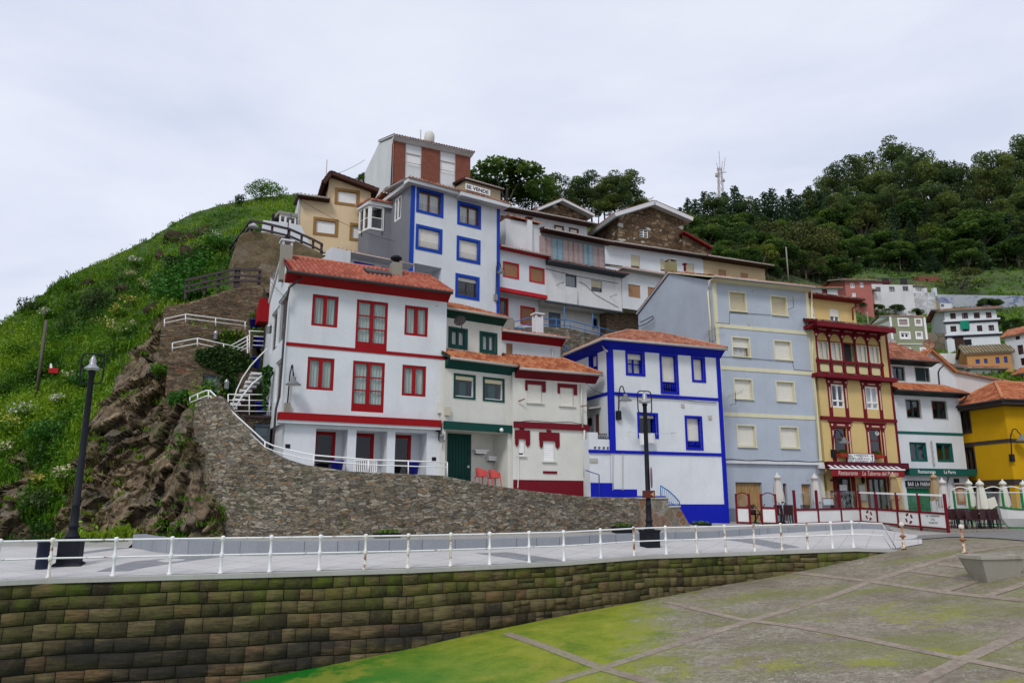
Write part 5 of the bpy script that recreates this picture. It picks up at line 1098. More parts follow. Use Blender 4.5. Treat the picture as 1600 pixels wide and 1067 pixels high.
a,zz1=W.hit(731,291,.3);b,zz0=W.hit(766,309,.3);zz0+=.15;zz1+=.2;sg=thing('for_sale_board','white for sale board with black capital letters on the tan house','sign',W.p((a+b)/2,zz0,.3));MB().wbox(W,a-.2,b,zz0,zz1,.22,.3).build('board',M_WHITEP,sg);text_mesh('SE VENDE',on_wall(W,(a+b)/2-.15,(zz0+zz1)/2,.302),(zz1-zz0)*.62,M_BLACK,sg,width=(b-a)*.98,bold=.03)
W=wall(469,50,578,51.7,340);s1=W.L;M_DBR=paint((.06,.022,.018),.6,.1);P_BEI=plaster((.68,.53,.34),.12,(.42,.32,.2));P_TANW=plaster((.30,.17,.06),.2);M_DBR=paint((.06,.022,.018),.6,.1)
zl_=W.hit(490,313)[1];zt=W.hit(545,292)[1];zb=W.hit(520,400)[1]-2;t=thing('beige_house','beige house with brown window surrounds and dark brown eaves at the top of the slope','house',W.p(s1/2,zb,0))
k=W.hit(513,300)[0];hs=[W.rect(528,298,557,319.5),W.rect(494.5,343.5,523.5,366.5),W.rect(551,352.5,576,375)]
mb=MB();body(mb,W,0,s1,zb,zl_,7,[tuple(h)for h in hs[1:]]);body(mb,W,k,s1,zl_+.001,zt,5,[tuple(hs[0])]);mb.build('wall',P_BEI,t)
for h in hs:window(t,W,h,M_WHITEP,ins=.15,fw=.04,cols=1,shutter=.97,shut=M_WHITEP,surround=P_TANW,sw=.2)
mono_roof(W,zl_,-.3,k+.1,.6,4,1.0,M_TILE_B,t,M_DBR)
xm=(k+s1)/2-.6;zr_=zt+.75
for P in([W.p(k-.5,zt-.15,.6),W.p(k-.5,zt-.15,-5)],[W.p(s1+.5,zt-.1,.6),W.p(s1+.5,zt-.1,-5)]):
 f0,b0_=P;rf,rb=W.p(xm-.9,zr_,.6),W.p(xm-.9,zr_,-5)
 PL=[b0_,f0,rf,rb]if P[0]is not None and(f0-W.p(k-.5,zt-.15,.6)).length<.01 else[f0,b0_,rb,rf]
 roof_tiles(PL,M_TILE_B,t);slab(PL,.22,M_DBR,t,'roof_deck')
mb=MB();mb.poly([W.p(k,zt,0),W.p(s1,zt,0),W.p(xm-.9,zr_-.15,0)]);mb.build('gable_wall',P_BEI,t)
SW=Wall(W.p(0,0,-7),W.p(0,0,0));q=MB();q.wbox(SW,1.5,SW.L-.1,zb,zl_+.5,0,.12);q.build('side_wall',P_WHITEW,t);sh=SW.rect(454,313,459.5,325)
MB().wbox(SW,4.2,5.0,zl_-1.6,zl_-.7,.12,.18).build('side_window',M_SHUT_B,t)
pipe(W,[(468,310),(466,320),(464,352)],t,P_STR,.1,.05)
s,z=W.hit(511,250,-2);MB().tube([W.p(s,zt,-2),W.p(s,z,-2)],.035,6).build('aerial_mast',M_GUT,t)
C=wall(434,48.5,464,49.2,345);cv=thing('conservatory','small white framed glazed porch beside the beige house','porch',C.p(C.L/2,zb,0));h=C.rect(437,335,462,353);window(cv,C,h,M_WHITEP,ins=0,fw=.1,cols=3,rows=1);q=MB();q.wbox(C,h[0]-.1,h[1]+.1,h[3],h[3]+.25,-2,.1);q.build('porch_roof',P_CONC,cv);MB().wbox(C,h[0],h[1],zb,h[2],-2,0).build('porch_base',P_WHITEW,cv)
L_=wall(408,46.5,492,48.3,370);q=MB();F4=[L_.p(*L_.hit(x,y))for x,y in((407,380),(492,396),(470,352),(412,344))];q.poly(F4);q.poly([p-L_.n*.2 for p in F4][::-1])
for i in range(4):j=(i+1)%4;q.poly([F4[j],F4[i],F4[i]-L_.n*.2,F4[j]-L_.n*.2])
meta(q.build('garden_wall',P_WHITE),'low white garden wall behind the dark wooden fence below the beige house','wall')
W=wall(779,52.3,853,54.6,430);s1=W.L;zt=W.hit(815,396)[1];zo=W.hit(815,458)[1];zb=W.hit(815,510)[1]-1
t=thing('red_trim_house','small white house with bright red window frames beside the tall blue and white house','house',W.p(s1/2,zb,0));RD=paint((.46,.012,.02),.5,.08)
hs=[W.rect(787.5,410,809,434.5),W.rect(828.5,417.5,849,442)];mb=MB();body(mb,W,0,s1,zo,zt,6,[tuple(h)for h in hs])
G=Wall(W.p(0,0,-1.0),W.p(s1,0,-1.0));gd=G.rect(781,467,792,500);gw=G.rect(815,480,834,507);gd[2]=zb+1.2;wall_grid(mb,G,0,s1,zb,zo,[tuple(gd),tuple(gw)],0,.2);mb.poly([G.p(s1,zb),G.p(s1,zb,-4),G.p(s1,zo,-4),G.p(s1,zo)]);mb.build('wall',P_WHITE,t)
for h in hs:window(t,W,h,RD,ins=.1,fw=.05,cols=1,shutter=1,shut=M_SHUT_B,surround=RD,sw=.1)
window(t,G,gd,BR,ins=.1,fw=.12,cols=1,panel=.45,surround=RD,sw=.12,name='door');window(t,G,gw,RD,ins=.1,fw=.05,cols=1,shutter=1,shut=M_SHUT_B,surround=RD,sw=.12)
MB().wbox(W,-.02,s1+.05,zo-.12,zo+.15,-.2,.1).build('painted_edge',RD,t);mono_roof(W,zt,-.1,s1+.15,.5,1.6,.45,M_TILE_P,t,RD)
W=wall(853,54.6,971,58.0,450);s1=W.L;zt=W.hit(910,422)[1];zo=W.hit(910,478)[1];zb=W.hit(910,530)[1]-1;M_WG=paint((.07,.085,.10),.6,.15)
t=thing('shuttered_gallery_house','weathered white house with a grey timber gallery of pink and pale blue shutters','house',W.p(s1/2,zb,0))
hs=[W.rect(883.5,428,901.5,450),W.rect(923.5,437,941,457.5)];mb=MB();P_OLD=plaster((.66,.66,.66),.6,(.30,.28,.25));body(mb,W,0,s1,zo,zt,6.5,[tuple(h)for h in hs])
G=Wall(W.p(0,0,-1.6),W.p(s1,0,-1.6));gd=G.rect(857,487,876.5,514);gw=G.rect(926,497,934,513);ge=G.hit(950,505)[0];wall_grid(mb,G,0,ge,zb,zo,[tuple(gd),tuple(gw)],0,.15);mb.poly([G.p(ge,zb),G.p(ge,zb,-4),G.p(ge,zo,-4),G.p(ge,zo)]);mb.build('wall',P_OLD,t)
window(t,W,hs[0],M_WG,ins=.12,fw=.06,cols=1,curt=plaster((.2,.22,.25),.1));window(t,W,hs[1],M_WG,ins=.12,fw=.06,cols=1,shutter=.6,shut=M_SHUT_T);window(t,G,gd,paint((.10,.14,.19),.6,.1),ins=.1,fw=.25,cols=1,panel=.6,name='door');window(t,G,gw,paint((.05,.16,.36),.6),ins=.05,fw=.08,cols=1)
MB().wbox(W,0,s1+.1,zo-.1,zo+.02,-.2,.06).build('edge_board',M_WG,t)
U_=Wall(W.p(-.4,0,-.9),W.p(s1-1.0,0,-.9));zu=U_.hit(895,372)[1];ul=U_.hit(845,380)[0];ur=U_.hit(945,395)[0]
mb=MB();body(mb,U_,U_.hit(790,370)[0],ul,zt-.3,zu+.5,5);mb.build('party_wall',P_STR,t);
mb=MB();body(mb,U_,ul,ur,zt-.3,zu,5);gal=mb.build('gallery',plaster((.22,.23,.25),.5,(.12,.12,.12)),t)
z0,z1=U_.hit(895,413)[1]+.15,zu-.35
groups_=[(848,0),(857.5,0),(866,1),(874,1),(883.5,0),(891.5,0),(899,0),(907,0),(914.5,1),(922,1),(930.5,0),(938,0)]
PKS=paint((.36,.28,.27),.65,.2);BLS=paint((.22,.33,.38),.65,.2)
for x,kd in groups_:
 s,_=U_.hit(x,392);q=MB();slats(q,U_,s-.26,s+.26,z0,z1,.04,.42);q.wbox(U_,s-.3,s-.26,z0,z1,0,.08);q.wbox(U_,s+.26,s+.3,z0,z1,0,.08);q.build('shutter',BLS if kd else PKS,gal)
MB().wbox(U_,ul,ur,z0-.14,z0-.02,-.05,.1).build('gallery_sill',M_WG,gal)
e=[W.p(.0,zt+.1,.8),W.p(s1+.25,zt+.1,.8),W.p(s1+.25,zt+.55,-1.2),W.p(.0,zt+.55,-1.2)];roof_tiles(e,M_TILE_B,t);slab(e,.12,M_WG,t,'roof_deck');eave_board(W,0,s1+.2,zt-.1,zt+.05,.78,M_WG,t,'soffit')
mono_roof(U_,zu,ul-.1,ur+.4,.7,4,.9,M_TILE_B,t,M_DBR);
lw=U_.hit(784,350)[0];e=[U_.p(lw+.5,zu+.75,.25),U_.p(ul,zu+.6,.25),U_.p(ul,zu+1.0,-3),U_.p(lw+.5,zu+1.0,-3)];roof_tiles(e,M_TILE_P,t)
s,z=U_.hit(826.5,345,.1);chimney(U_,s,zt-.3,z,.05,.42,.4,P_STR,t,M_DBR)
pipe(W,[(903,455),(903,475)],t,M_GUT,.04,.03)
for pts in(((853,420),(905,432),(966,443)),((905,440),(915,445),(930,460),(966,480))):wires([W.p(*W.hit(x,y,.04),.04)for x,y in pts],t,.016)
pipe(G,[(957.5,492),(958,525)],t,P_STR,.5,.05)
for x,y in((873,444),(956,463)):
 s,z=W.hit(x,y);MB().tube([W.p(s-.2,z-.1,.02),W.p(s+.2,z+.1,.4),W.p(s+.1,z-.1,.4)],.02,5).build('iron_bracket',M_GUTD,t)
WG=W
W=wall(972,58.0,1050,60.3,450);zt=W.hit(1005,428)[1];zb=W.hit(1005,486)[1];t=thing('tan_shutter_house','white house with plain tan shutters and red tiled eave behind the blue-grey gable','house',W.p(W.L/2,zb-2,0));hs=[W.rect(981.5,443.5,1001,466.5),W.rect(1012,448,1032,470)];mb=MB();body(mb,W,0,W.L,zb,zt,6,[tuple(h)for h in hs]);mb.build('wall',P_STR,t)
for h in hs:window(t,W,h,M_SHUT_B,ins=.1,fw=.05,cols=1,shutter=1,shut=paint((.36,.20,.11),.6,.1))
mono_roof(W,zt,-.3,W.L+.3,.5,2.5,1.1,M_TILE_P,t,P_SOFF)
q=MB();F0=wall(963,57.2,1050,60.5,500);zz0,zz1=F0 .hit(980,560)[1],F0 .hit(980,486)[1];q.wbox(F0,0,F0 .L,zz0,zb,-4,-1.2);q.build('rubble_base',M_RUB_T,t)
s,z=W.hit(1050,408,.6);chimney(W,s,zt,z-.1,.4,.75,.7,plaster((.27,.25,.13),.5),t,M_GUT)
W=wall(945,62,1098,66,400);zt=W.hit(1025,393)[1];zb=W.hit(1025,440)[1]-2;t=thing('long_white_house','long white upper house with cream blinds and brown frames below the stone gable','house',W.p(W.L/2,zb,0));hs=[W.rect(985.5,398,1000,420),W.rect(1031.5,405.5,1050,426),W.rect(1071.5,411,1085,429)];mb=MB();body(mb,W,0,W.L,zb,zt,6,[tuple(h)for h in hs]);mb.build('wall',P_WHITE,t)
FT=paint((.30,.22,.12),.6,.1)
for h in hs:window(t,W,h,FT,ins=.1,fw=.07,cols=1,shutter=.82,shut=paint((.55,.50,.36),.6,.05))
mono_roof(W,zt,-.2,W.L+.1,.7,4,.7,M_TILE_B,t,M_DBR)
W=wall(1098.5,66,1194,68.8,410);zt=W.hit(1145,412)[1];zb=W.hit(1145,440)[1]-2;t=thing('cream_end_house','cream painted end of the long upper row with dark brown tiled eave','house',W.p(W.L/2,zb,0));hs=[W.rect(1122.5,421,1135,436),W.rect(1157,426,1169,440)];mb=MB();body(mb,W,0,W.L,zb,zt,6,[tuple(h)for h in hs]);mb.build('wall',plaster((.58,.44,.27),.15),t)
for h in hs:window(t,W,h,M_SHUT_B,ins=.1,fw=.05,cols=1,shutter=1,shut=paint((.36,.20,.11),.6,.1))
mono_roof(W,zt,-.1,W.L+.35,.9,4,.7,M_TILE_B,t,M_DBR)
def stone_gable(name,label,W,pl,pa,pr,ybot,D,bw,rub,wins,tile):
 l,a,r=[W.p(*W.hit(*p))for p in(pl,pa,pr)];zb=W.hit(pa[0],ybot)[1]-3;zL=min(l.z,r.z);t=thing(name,label,'stone house',W.p(W.hit(*pa)[0],zb,0));sl,sr,sa=W.hit(*pl)[0]+bw*2,W.hit(*pr)[0]-bw*2,W.hit(*pa)[0]
 zl,zr_=l.z+.1,r.z+.1;mb=MB();hs=[W.rect(*w_)for w_ in wins];zm=min(zl,zr_)-.1
 wall_grid(mb,W,sl,sr,zb,zm,[tuple(h)for h in hs],0,.3);mb.poly([W.p(sl,zm,0),W.p(sr,zm,0),W.p(sr,zr_,0),W.p(sa,a.z,0),W.p(sl,zl,0)])
 mb.poly([W.p(sl,zb,0),W.p(sl,zl,0),W.p(sl,zl,-D),W.p(sl,zb,-D)]);mb.poly([W.p(sr,zb,0),W.p(sr,zb,-D),W.p(sr,zr_,-D),W.p(sr,zr_,0)]);mb.poly([W.p(sl,zb,-D),W.p(sl,zl,-D),W.p(sa,a.z,-D),W.p(sr,zr_,-D),W.p(sr,zb,-D)]);mb.build('wall',rub,t)
 for h in hs:window(t,W,h,M_WHITEP,ins=.15,fw=.08,cols=2,rows=3)
 n=W.n;up=Vector((0,0,.25));f,k=n*.7,n*-D
 for P in([l+k+up,l+f+up,a+f+up,a+k+up],[r+f+up,r+k+up,a+k+up,a+f+up]):roof_tiles(P,tile,t,w=.28);slab(P,bw,P_STR,t,'verge_board')
 return t,W
W=wall(957,70,1077,73.0,345);t,_=stone_gable('stone_gable_house','brown rubble stone gable house with white verge boards and one white window',W,(955,340),(1017,321),(1078,347),396,9,.4,M_RUB_H,[(999,357,1013.5,372)],M_TILE_P);s,z=W.hit(1017,319,.3);GULL=W.p(s,W.hit(1017,321)[1]+.35,.3)
W2_=wall(1066,72.0,1112,73.3,380);q=MB();l,r=W2_.p(*W2_.hit(1066,366)),W2_.p(*W2_.hit(1110,391));k=W2_.n*-6;Zb=l.z-6;q.poly([Vector((l.x,l.y,Zb)),Vector((r.x,r.y,Zb)),r,l]);q.poly([Vector((r.x,r.y,Zb)),Vector((r.x,r.y,Zb))+k,r+k,r]);q.build('lean_to_wall',M_RUB_H,t);up=Vector((0,0,.2));roof_tiles([r+up+W2_.n*.4,r+up+k,l+up+k,l+up+W2_.n*.4],M_TILE_P,t,w=.28);slab([r+up+W2_.n*.4,r+up+k,l+up+k,l+up+W2_.n*.4],.15,P_DRED,t,'lean_to_deck')
W=wall(835,70,924,73.0,335);stone_gable('far_stone_gable_house','smaller rubble stone gable with white verge rising behind the long white roofline',W,(834,333),(873,317),(924,342),360,8,.25,M_RUB_H,[(863,337,872,343)],M_TILE_P)
W=wall(779,61,917,65,350);zt=W.hit(850,341)[1];zb=W.hit(850,380)[1]-3;t=thing('white_ridge_house','white house with brown shutters and brown timber corner window under a dark tiled roof','house',W.p(W.L/2,zb,0));hs=[W.rect(780,336,798,356),W.rect(832,348,840,354),W.rect(868,354,879,366),W.rect(891,358,902,371)];hs[0][0]=.1;mb=MB();body(mb,W,0,W.L,zb,zt,5,[tuple(h)for h in hs]);mb.build('wall',P_STR,t)
for i,h in enumerate(hs):window(t,W,h,M_DBR,ins=.08,fw=.06,cols=1,shutter=1,shut=paint((.13,.05,.035),.6,.1)if i<2 else M_SHUT,surround=paint((.10,.04,.025),.6)if i>1 else None,sw=.14)
mono_roof(W,zt,-.2,W.L+.3,.8,4,.7,M_TILE_B,t,M_DBR)
g=GULL;q=MB();q.tube([g+Vector((-.22,0,.17)),g+Vector((-.1,0,.2)),g+Vector((.05,0,.24)),g+Vector((.16,0,.3)),g+Vector((.2,0,.38)),g+Vector((.26,0,.385)),g+Vector((.36,0,.37))],[.015,.07,.1,.08,.055,.055,.012],10)
for dy in(-.04,.04):q.tube([g+Vector((0,dy,.17)),g+Vector((.02,dy,0))],.014,5)
meta(q.build('seagull',P_WHITE),'white seagull standing on the ridge of the big stone gable','seagull')
W=wall(768,48.8,960,54.5,515);top=[(768,496),(802,497),(803,512),(848,510.5),(885,512),(914,519),(962,531)];q=MB();zb=W.hit(850,600)[1]-1
P_=[W.hit(x,y)for x,y in top]
t=thing('rubble_terrace_wall','rough stone terrace wall with tufts of grass under the blue railing','retaining wall',W.p(W.L/2,zb,0))
for(a,z0),(b,z1)in zip(P_,P_[1:]):q.poly([W.p(a,zb,0),W.p(b,zb,0),W.p(b,z1,0),W.p(a,z0,0)]);q.poly([W.p(a,z0,0),W.p(b,z1,0),W.p(b,z1,-3.5),W.p(a,z0,-3.5)])
q.build('stonework',M_RUB,t);MB().wbox(W,-.2,P_[1][0]+.05,zb,P_[0][1]+.05,-1,.12).build('concrete_block',P_CONC,t)
M_BLR=paint((.05,.17,.42),.5,.1);rl=[(803,503),(824.6,497),(847.6,498),(890.7,500.5),(914,507),(936.7,512),(974,521)];br=thing('blue_railing','bright blue two-bar railing along the path below the gallery house','railing',W.p(W.hit(880,512)[0],P_[3][1],-.2))
for k,dz,r_ in((0,0,.035),(1,.42,.03)):MB().tube([W.p(s,z-dz,-.2)for s,z in[W.hit(x,y,-.2)for x,y in rl]],r_,6).build(('top_rail','lower_rail')[k],M_BLR,br)
for x,y in rl[2:]+[(869,499.5)]:s,z=W.hit(x,y,-.2);MB().tube([W.p(s,z,-.2),W.p(s,z-.95,-.2)],.035,6).build('post',M_BLR,br)
for x,y0,y1 in((881.5,480,511),(926,490,515)):s,z=W.hit(x,y0,-.25);MB().tube([W.p(s,z,-.25),W.p(s,W.hit(x,y1,-.25)[1],-.25)],.03,6).build('tall_post',M_BLR,br)
for pts,o in((((803,512),(820,515),(832,520)),.25),(((803,518),(820,521),(832,526)),.25),(((880,538),(897,549),(905,557)),.3),(((880,545),(897,556),(905,564)),.3)):MB().tube([W.p(*W.hit(x,y,o),o)for x,y in pts],.03,6).build('stair_rail',M_BLR,br)
WRW=W
def col_interp(T,px):
 ks=sorted(T)
 if px<=ks[0]:return T[ks[0]]
 for a,b in zip(ks,ks[1:]):
  if px<=b:
   t=(px-a)/(b-a);n=9;A,B=T[a],T[b];out=[]
   for i in range(n):
    u=i/(n-1);fa,fb=samp(A,u),samp(B,u);out.append((fa[0]*(1-t)+fb[0]*t,fa[1]*(1-t)+fb[1]*t))
   return out
 return T[ks[-1]]
def samp(A,u):
 y=A[0][0]+(A[-1][0]-A[0][0])*u
 for(p,Y),(p2,Y2)in zip(A,A[1:]):
  if y>=p2:return(y,Y+(Y2-Y)*(p-y)/(p-p2))
 return A[-1]
HILL={-420:[(868,32.8),(720,48),(660,56)],-150:[(868,32.3),(760,35),(600,52),(592,56)],0:[(868,31.8),(790,33.5),(650,42),(510,53.5)],90:[(868,31.3),(780,33),(640,41),(442,56.5)],130:[(868,30.8),(730,33),(600,42),(421,57.5)],180:[(868,30.3),(640,35.5),(560,41),(400,60.5)],240:[(868,29.8),(560,37.5),(500,42),(370,64)],265:[(868,29.6),(640,34.5),(490,39.5),(440,44),(353,65)],300:[(868,28.2),(720,29.0),(655,30.0),(635,34),(470,40),(420,45),(334,67)],345:[(868,28.3),(790,28.9),(740,30.5),(640,35),(440,42),(380,50),(320,69)],400:[(760,35),(440,43),(370,49),(311,71)],460:[(700,40),(440,45.5),(400,48.5),(350,57),(303,73)],570:[(640,44),(440,50),(400,54),(350,60),(305,74)]}
ROCKS=[[(84,845),(98,775),(130,690),(165,632),(200,570),(226,535),(250,490),(300,490),(304,620),(352,845)],[(-70,845),(-70,775),(20,748),(44,705),(58,722),(46,790),(60,845)]]
def rockness(px,py):
 jx,jy=px+14*noise.noise(Vector((px*.03,py*.03,1))),py+14*noise.noise(Vector((px*.03,py*.03,5)))
 return 1.0 if any(inside(p,jx,jy)for p in ROCKS)else 0.0
def hill_pt(px,u,disp=True):
 T=col_interp(HILL,px);py,Y=samp(T,u);p=at(px,py,Y);r=rockness(px,py)
 if disp:
  n=noise.fractal(p*.22,1.0,2.0,5)*.6+noise.fractal(p*.9,1.0,2.0,4)*.18
  d=Vector((0,-.75,.65))*n*min(1,.25+(1-u)*1.4)
  if r:
   a=p.x*.74-p.z*.62+p.y*.2;b=p.x*.62+p.z*.75;w_=noise.fractal(p*.45,1,2,4)*.7;s_=a*.62+w_;s2=a*1.9+w_*1.7+b*.12
   ridge=(s_-math.floor(s_))**1.4*.75+(s2-math.floor(s2))**1.3*.26+noise.cell(Vector((a*.8+w_,b*.42+w_,3.0)))*.42+noise.cell(Vector((a*2.1+w_,b*1.1,9.0)))*.14+noise.fractal(p*2.4,1,2,4)*.10
   d=Vector((.1,-1,.06))*(ridge-.45)*1.05+d*.3
  p=p+d
 return p,py,r
NC,NR=330,190;V=[];Tn=[];Q=[];PXS=[-420+990*(i/NC)for i in range(NC+1)]
HG=[]
for px in PXS:
 for j in range(NR+1):
  p,py,r=hill_pt(px,j/NR);V.append(tuple(p));Tn.append(r);HG.append((px,py))
 b=Vector(V[-1])
 for dy,dz in((3,-.4),(8,-2.5),(25,-9),(60,-30)):V.append((b.x*(1+dy/90),b.y+dy,b.z+dz));Tn.append(0)
st=NR+5
for i in range(NC):
 for j in range(st-1):a=i*st+j;Q.append((a,a+st,a+st+1,a+1))
def hill_mat():
 m,nt,b,tc,out=mat_base('headland');P=tc.outputs['Object'];rk=node(nt,'ShaderNodeAttribute',attribute_name='tint').outputs['Fac']
 mp=mapped(nt,mapped(nt,P,(1,1,1),(0,R(50),0)),(.28,1,1.5));n1=noisef(nt,mp,1.1,9,.72,.4);n2=noisef(nt,P,6,8,.75)
 c=ramp(nt,n1,[(.28,(.07,.05,.033)),(.43,(.17,.125,.08)),(.58,(.28,.21,.135)),(.75,(.42,.35,.27))]);c=mix(nt,ramp(nt,n2,[(.35,G3(.75)),(.55,G3(0))]),c,(.05,.035,.022))
 c=mix(nt,ramp(nt,noisef(nt,P,.5,4),[(.5,G3(0)),(.66,G3(.7))]),c,(.17,.16,.14))
 cr=node(nt,'ShaderNodeTexVoronoi',{'Vector':node(nt,'ShaderNodeVectorMath',{0:mapped(nt,P,(1.0,.8,.45),(0,R(32),0)),1:node(nt,'ShaderNodeVectorMath',{0:node(nt,'ShaderNodeTexNoise',{'Vector':P,'Scale':1.3,'Detail':5}).outputs['Color'],'Scale':.8},operation='SCALE').outputs[0]},operation='ADD').outputs[0],'Scale':.9},feature='DISTANCE_TO_EDGE').outputs['Distance']
 fa=node(nt,'ShaderNodeTexVoronoi',{'Vector':node(nt,'ShaderNodeVectorMath',{0:mapped(nt,mapped(nt,P,(1,1,1),(0,R(50),0)),(.5,1.2,1.9)),1:node(nt,'ShaderNodeVectorMath',{0:node(nt,'ShaderNodeTexNoise',{'Vector':P,'Scale':1.5,'Detail':5}).outputs['Color'],'Scale':1.1},operation='SCALE').outputs[0]},operation='ADD').outputs[0],'Scale':1.6});fs=node(nt,'ShaderNodeSeparateColor',{0:fa.outputs['Color']});c=mix(nt,.75,c,ramp(nt,fs.outputs[0],[(0,G3(.35)),(.5,G3(.95)),(1,G3(1.35))]),'MULTIPLY')
 crf=ramp(nt,cr,[(.0,G3(.5)),(.02,G3(0))]);c=mix(nt,crf,c,(.025,.018,.012))
 mo=ramp(nt,noisef(nt,P,.8,7,.7),[(.5,G3(0)),(.62,G3(.75))]);c=mix(nt,mo,c,(.085,.095,.025))
 g=ramp(nt,noisef(nt,P,.6,7,.7),[(.3,(.018,.036,.005)),(.5,(.045,.095,.010)),(.7,(.085,.14,.016))]);g=mix(nt,ramp(nt,noisef(nt,P,.35,5,.65),[(.56,G3(0)),(.66,G3(.8))]),g,(.075,.055,.03))
 nt.links.new(mix(nt,rk,g,c),b.inputs['Base Color']);b.inputs['Roughness'].default_value=.9;b.inputs['Specular IOR Level'].default_value=.25
 h=node(nt,'ShaderNodeMath',{0:n2,1:.5,2:n1},operation='MULTIPLY_ADD').outputs[0];h=node(nt,'ShaderNodeMath',{0:crf,1:-.8,2:h},operation='MULTIPLY_ADD').outputs[0];h=node(nt,'ShaderNodeMath',{0:fs.outputs[1],1:1.1,2:h},operation='MULTIPLY_ADD').outputs[0];h=node(nt,'ShaderNodeMath',{0:fa.outputs['Distance'],1:.8,2:h},operation='MULTIPLY_ADD').outputs[0];bump(nt,b,h,1.0,.16);return m
meta(np_mesh('headland_hill',V,Q,hill_mat(),loc=(0,0,0),tint=Tn,smooth=False),kind='structure')
NPR=np.random.default_rng(5)
def leaf_mesh(name,C,size,mat,parent=None,loc=None,aspect=.55,up=.35,tint=None,droop=0.0,jit=.35):
 """C (n,3) leaf centres; one rhombic leaf each"""
 C=np.asarray(C);n=len(C);sz=np.asarray(size)*(1+jit*NPR.uniform(-1,1,n));N=NPR.normal(size=(n,3));N[:,2]+=up*2;N/=np.linalg.norm(N,axis=1)[:,None]
 A=np.cross(N,NPR.normal(size=(n,3)));A/=np.linalg.norm(A,axis=1)[:,None];A[:,2]-=droop;B=np.cross(N,A)
 s=sz[:,None];Vv=np.stack([C-A*s*.5,C-B*s*.5*aspect,C+A*s*.5,C+B*s*.5*aspect],1).reshape(-1,3);Qq=np.arange(4*n).reshape(n,4)
 t=NPR.uniform(0,1,n)if tint is None else np.clip(np.asarray(tint)+NPR.uniform(-.18,.18,n),0,1);return np_mesh(name,Vv,Qq,mat,parent,loc,tint=np.repeat(t,4))
def blades_mesh(name,C,h,mat,per=7,tint=None,parent=None,spread=.5,width=.045,loc=None):
 C=np.asarray(C);n=len(C)*per;P=np.repeat(C,per,0)+NPR.normal(size=(n,3))*np.array([.13,.13,.0]);H=np.repeat(np.asarray(h),per)*NPR.uniform(.6,1.2,n);an=NPR.uniform(0,2*np.pi,n);ln=NPR.uniform(.1,1,n)*spread
 D=np.stack([np.cos(an)*ln,np.sin(an)*ln,np.ones(n)],1);D/=np.linalg.norm(D,axis=1)[:,None];S_=np.stack([-np.sin(an),np.cos(an),np.zeros(n)],1)*width
 mid=P+D*(H*.55)[:,None];tip=P+D*H[:,None];tip[:,2]-=ln*H*.35;tip[:,:2]+=D[:,:2]*(H*.25)[:,None]
 P[:,2]-=.06;Vv=np.stack([P-S_*.7,P+S_*.7,mid+S_,tip,mid-S_],1).reshape(-1,3);Qq=np.arange(5*n).reshape(n,5)
 t=NPR.uniform(0,1,len(C))if tint is None else np.asarray(tint);t=np.clip(np.repeat(t,per)+NPR.uniform(-.15,.15,n),0,1);return np_mesh(name,Vv,Qq,mat,parent,loc,tint=np.repeat(t,5))
M_GRASS=leafmat('grass_blades',(.022,.07,.003),(.105,.26,.008),(.30,.44,.025),.35);M_COVER=leafmat('cover_leaves',(.012,.05,.004),(.065,.185,.008),(.23,.38,.02),.35)
M_BRIGHT=leafmat('bright_leaves',(.018,.07,.008),(.04,.15,.015),(.10,.25,.04),.3);M_SHRUB=leafmat('shrub_leaves',(.012,.026,.007),(.035,.065,.013),(.085,.125,.03),.2);M_DRY=leafmat('dry_stems',(.07,.055,.02),(.16,.13,.05),(.26,.22,.09),.2)
M_WFL=leafmat('white_blossom',(.42,.42,.34),(.6,.6,.5),(.74,.74,.66),.1);M_YFL=leafmat('yellow_blossom',(.36,.34,.06),(.52,.48,.10),(.66,.62,.24),.1);M_CFL=leafmat('cream_blossom',(.42,.40,.20),(.58,.55,.32),(.70,.68,.48),.1)
def hill_scatter(n,rock=False,seed=1,f=None):
 rg=random.Random(seed);out=[];tn=[]
 while len(out)<n:
  px=rg.uniform(-400,470);u=rg.random();T=col_interp(HILL,px);py,Y=samp(T,u)
  if py>850 or(px>345 and py>420):continue
  r=rockness(px,py)
  if bool(r)!=rock:continue
  if f and rg.random()>f(px,py):continue
  p,_,_=hill_pt(px,u);out.append(tuple(p));tn.append(.5+1.2*noise.noise(p*.22)+.4*noise.noise(p*1.1))
 return out,tn
C,T_=hill_scatter(15000,seed=2);hh=[.24+.24*max(0,noise.noise(Vector(c)*.5)+.3)for c in C];o=blades_mesh('grass',C,hh,M_GRASS,9,T_,loc=(0,0,0),width=.022,spread=.8);meta(o,kind='stuff')
C,T_=hill_scatter(6500,seed=3,f=lambda a,b:0 if b<col_interp(HILL,a)[-1][0]+12 else.2+.8*max(0,min(1,.5+2*noise.noise(Vector((a*.02,b*.025,3))))));C=np.array(C);L_=9;CC=np.repeat(C,L_,0)+NPR.normal(size=(len(C)*L_,3))*np.array([.28,.28,.2])+np.array([0,-.1,.22]);meta(leaf_mesh('ground_cover',CC,.17,M_COVER,loc=(0,0,0),tint=np.repeat(T_,L_)),kind='stuff')
C,T_=hill_scatter(150,rock=True,seed=4,f=lambda a,b:max(0,min(1,3*noise.noise(Vector((a*.03,b*.03,8))))));meta(blades_mesh('cliff_grass',C,[.22]*len(C),M_GRASS,14,[t*.8+.15 for t in T_],loc=(0,0,0),spread=1.1,width=.018),kind='stuff')
C,T_=hill_scatter(170,rock=True,seed=14,f=lambda a,b:max(0,min(1,2.2*noise.noise(Vector((a*.025,b*.02,18))))));meta(blades_mesh('dry_grass',C,[.3]*len(C),M_DRY,16,None,loc=(0,0,0),spread=1.3,width=.014),kind='stuff')
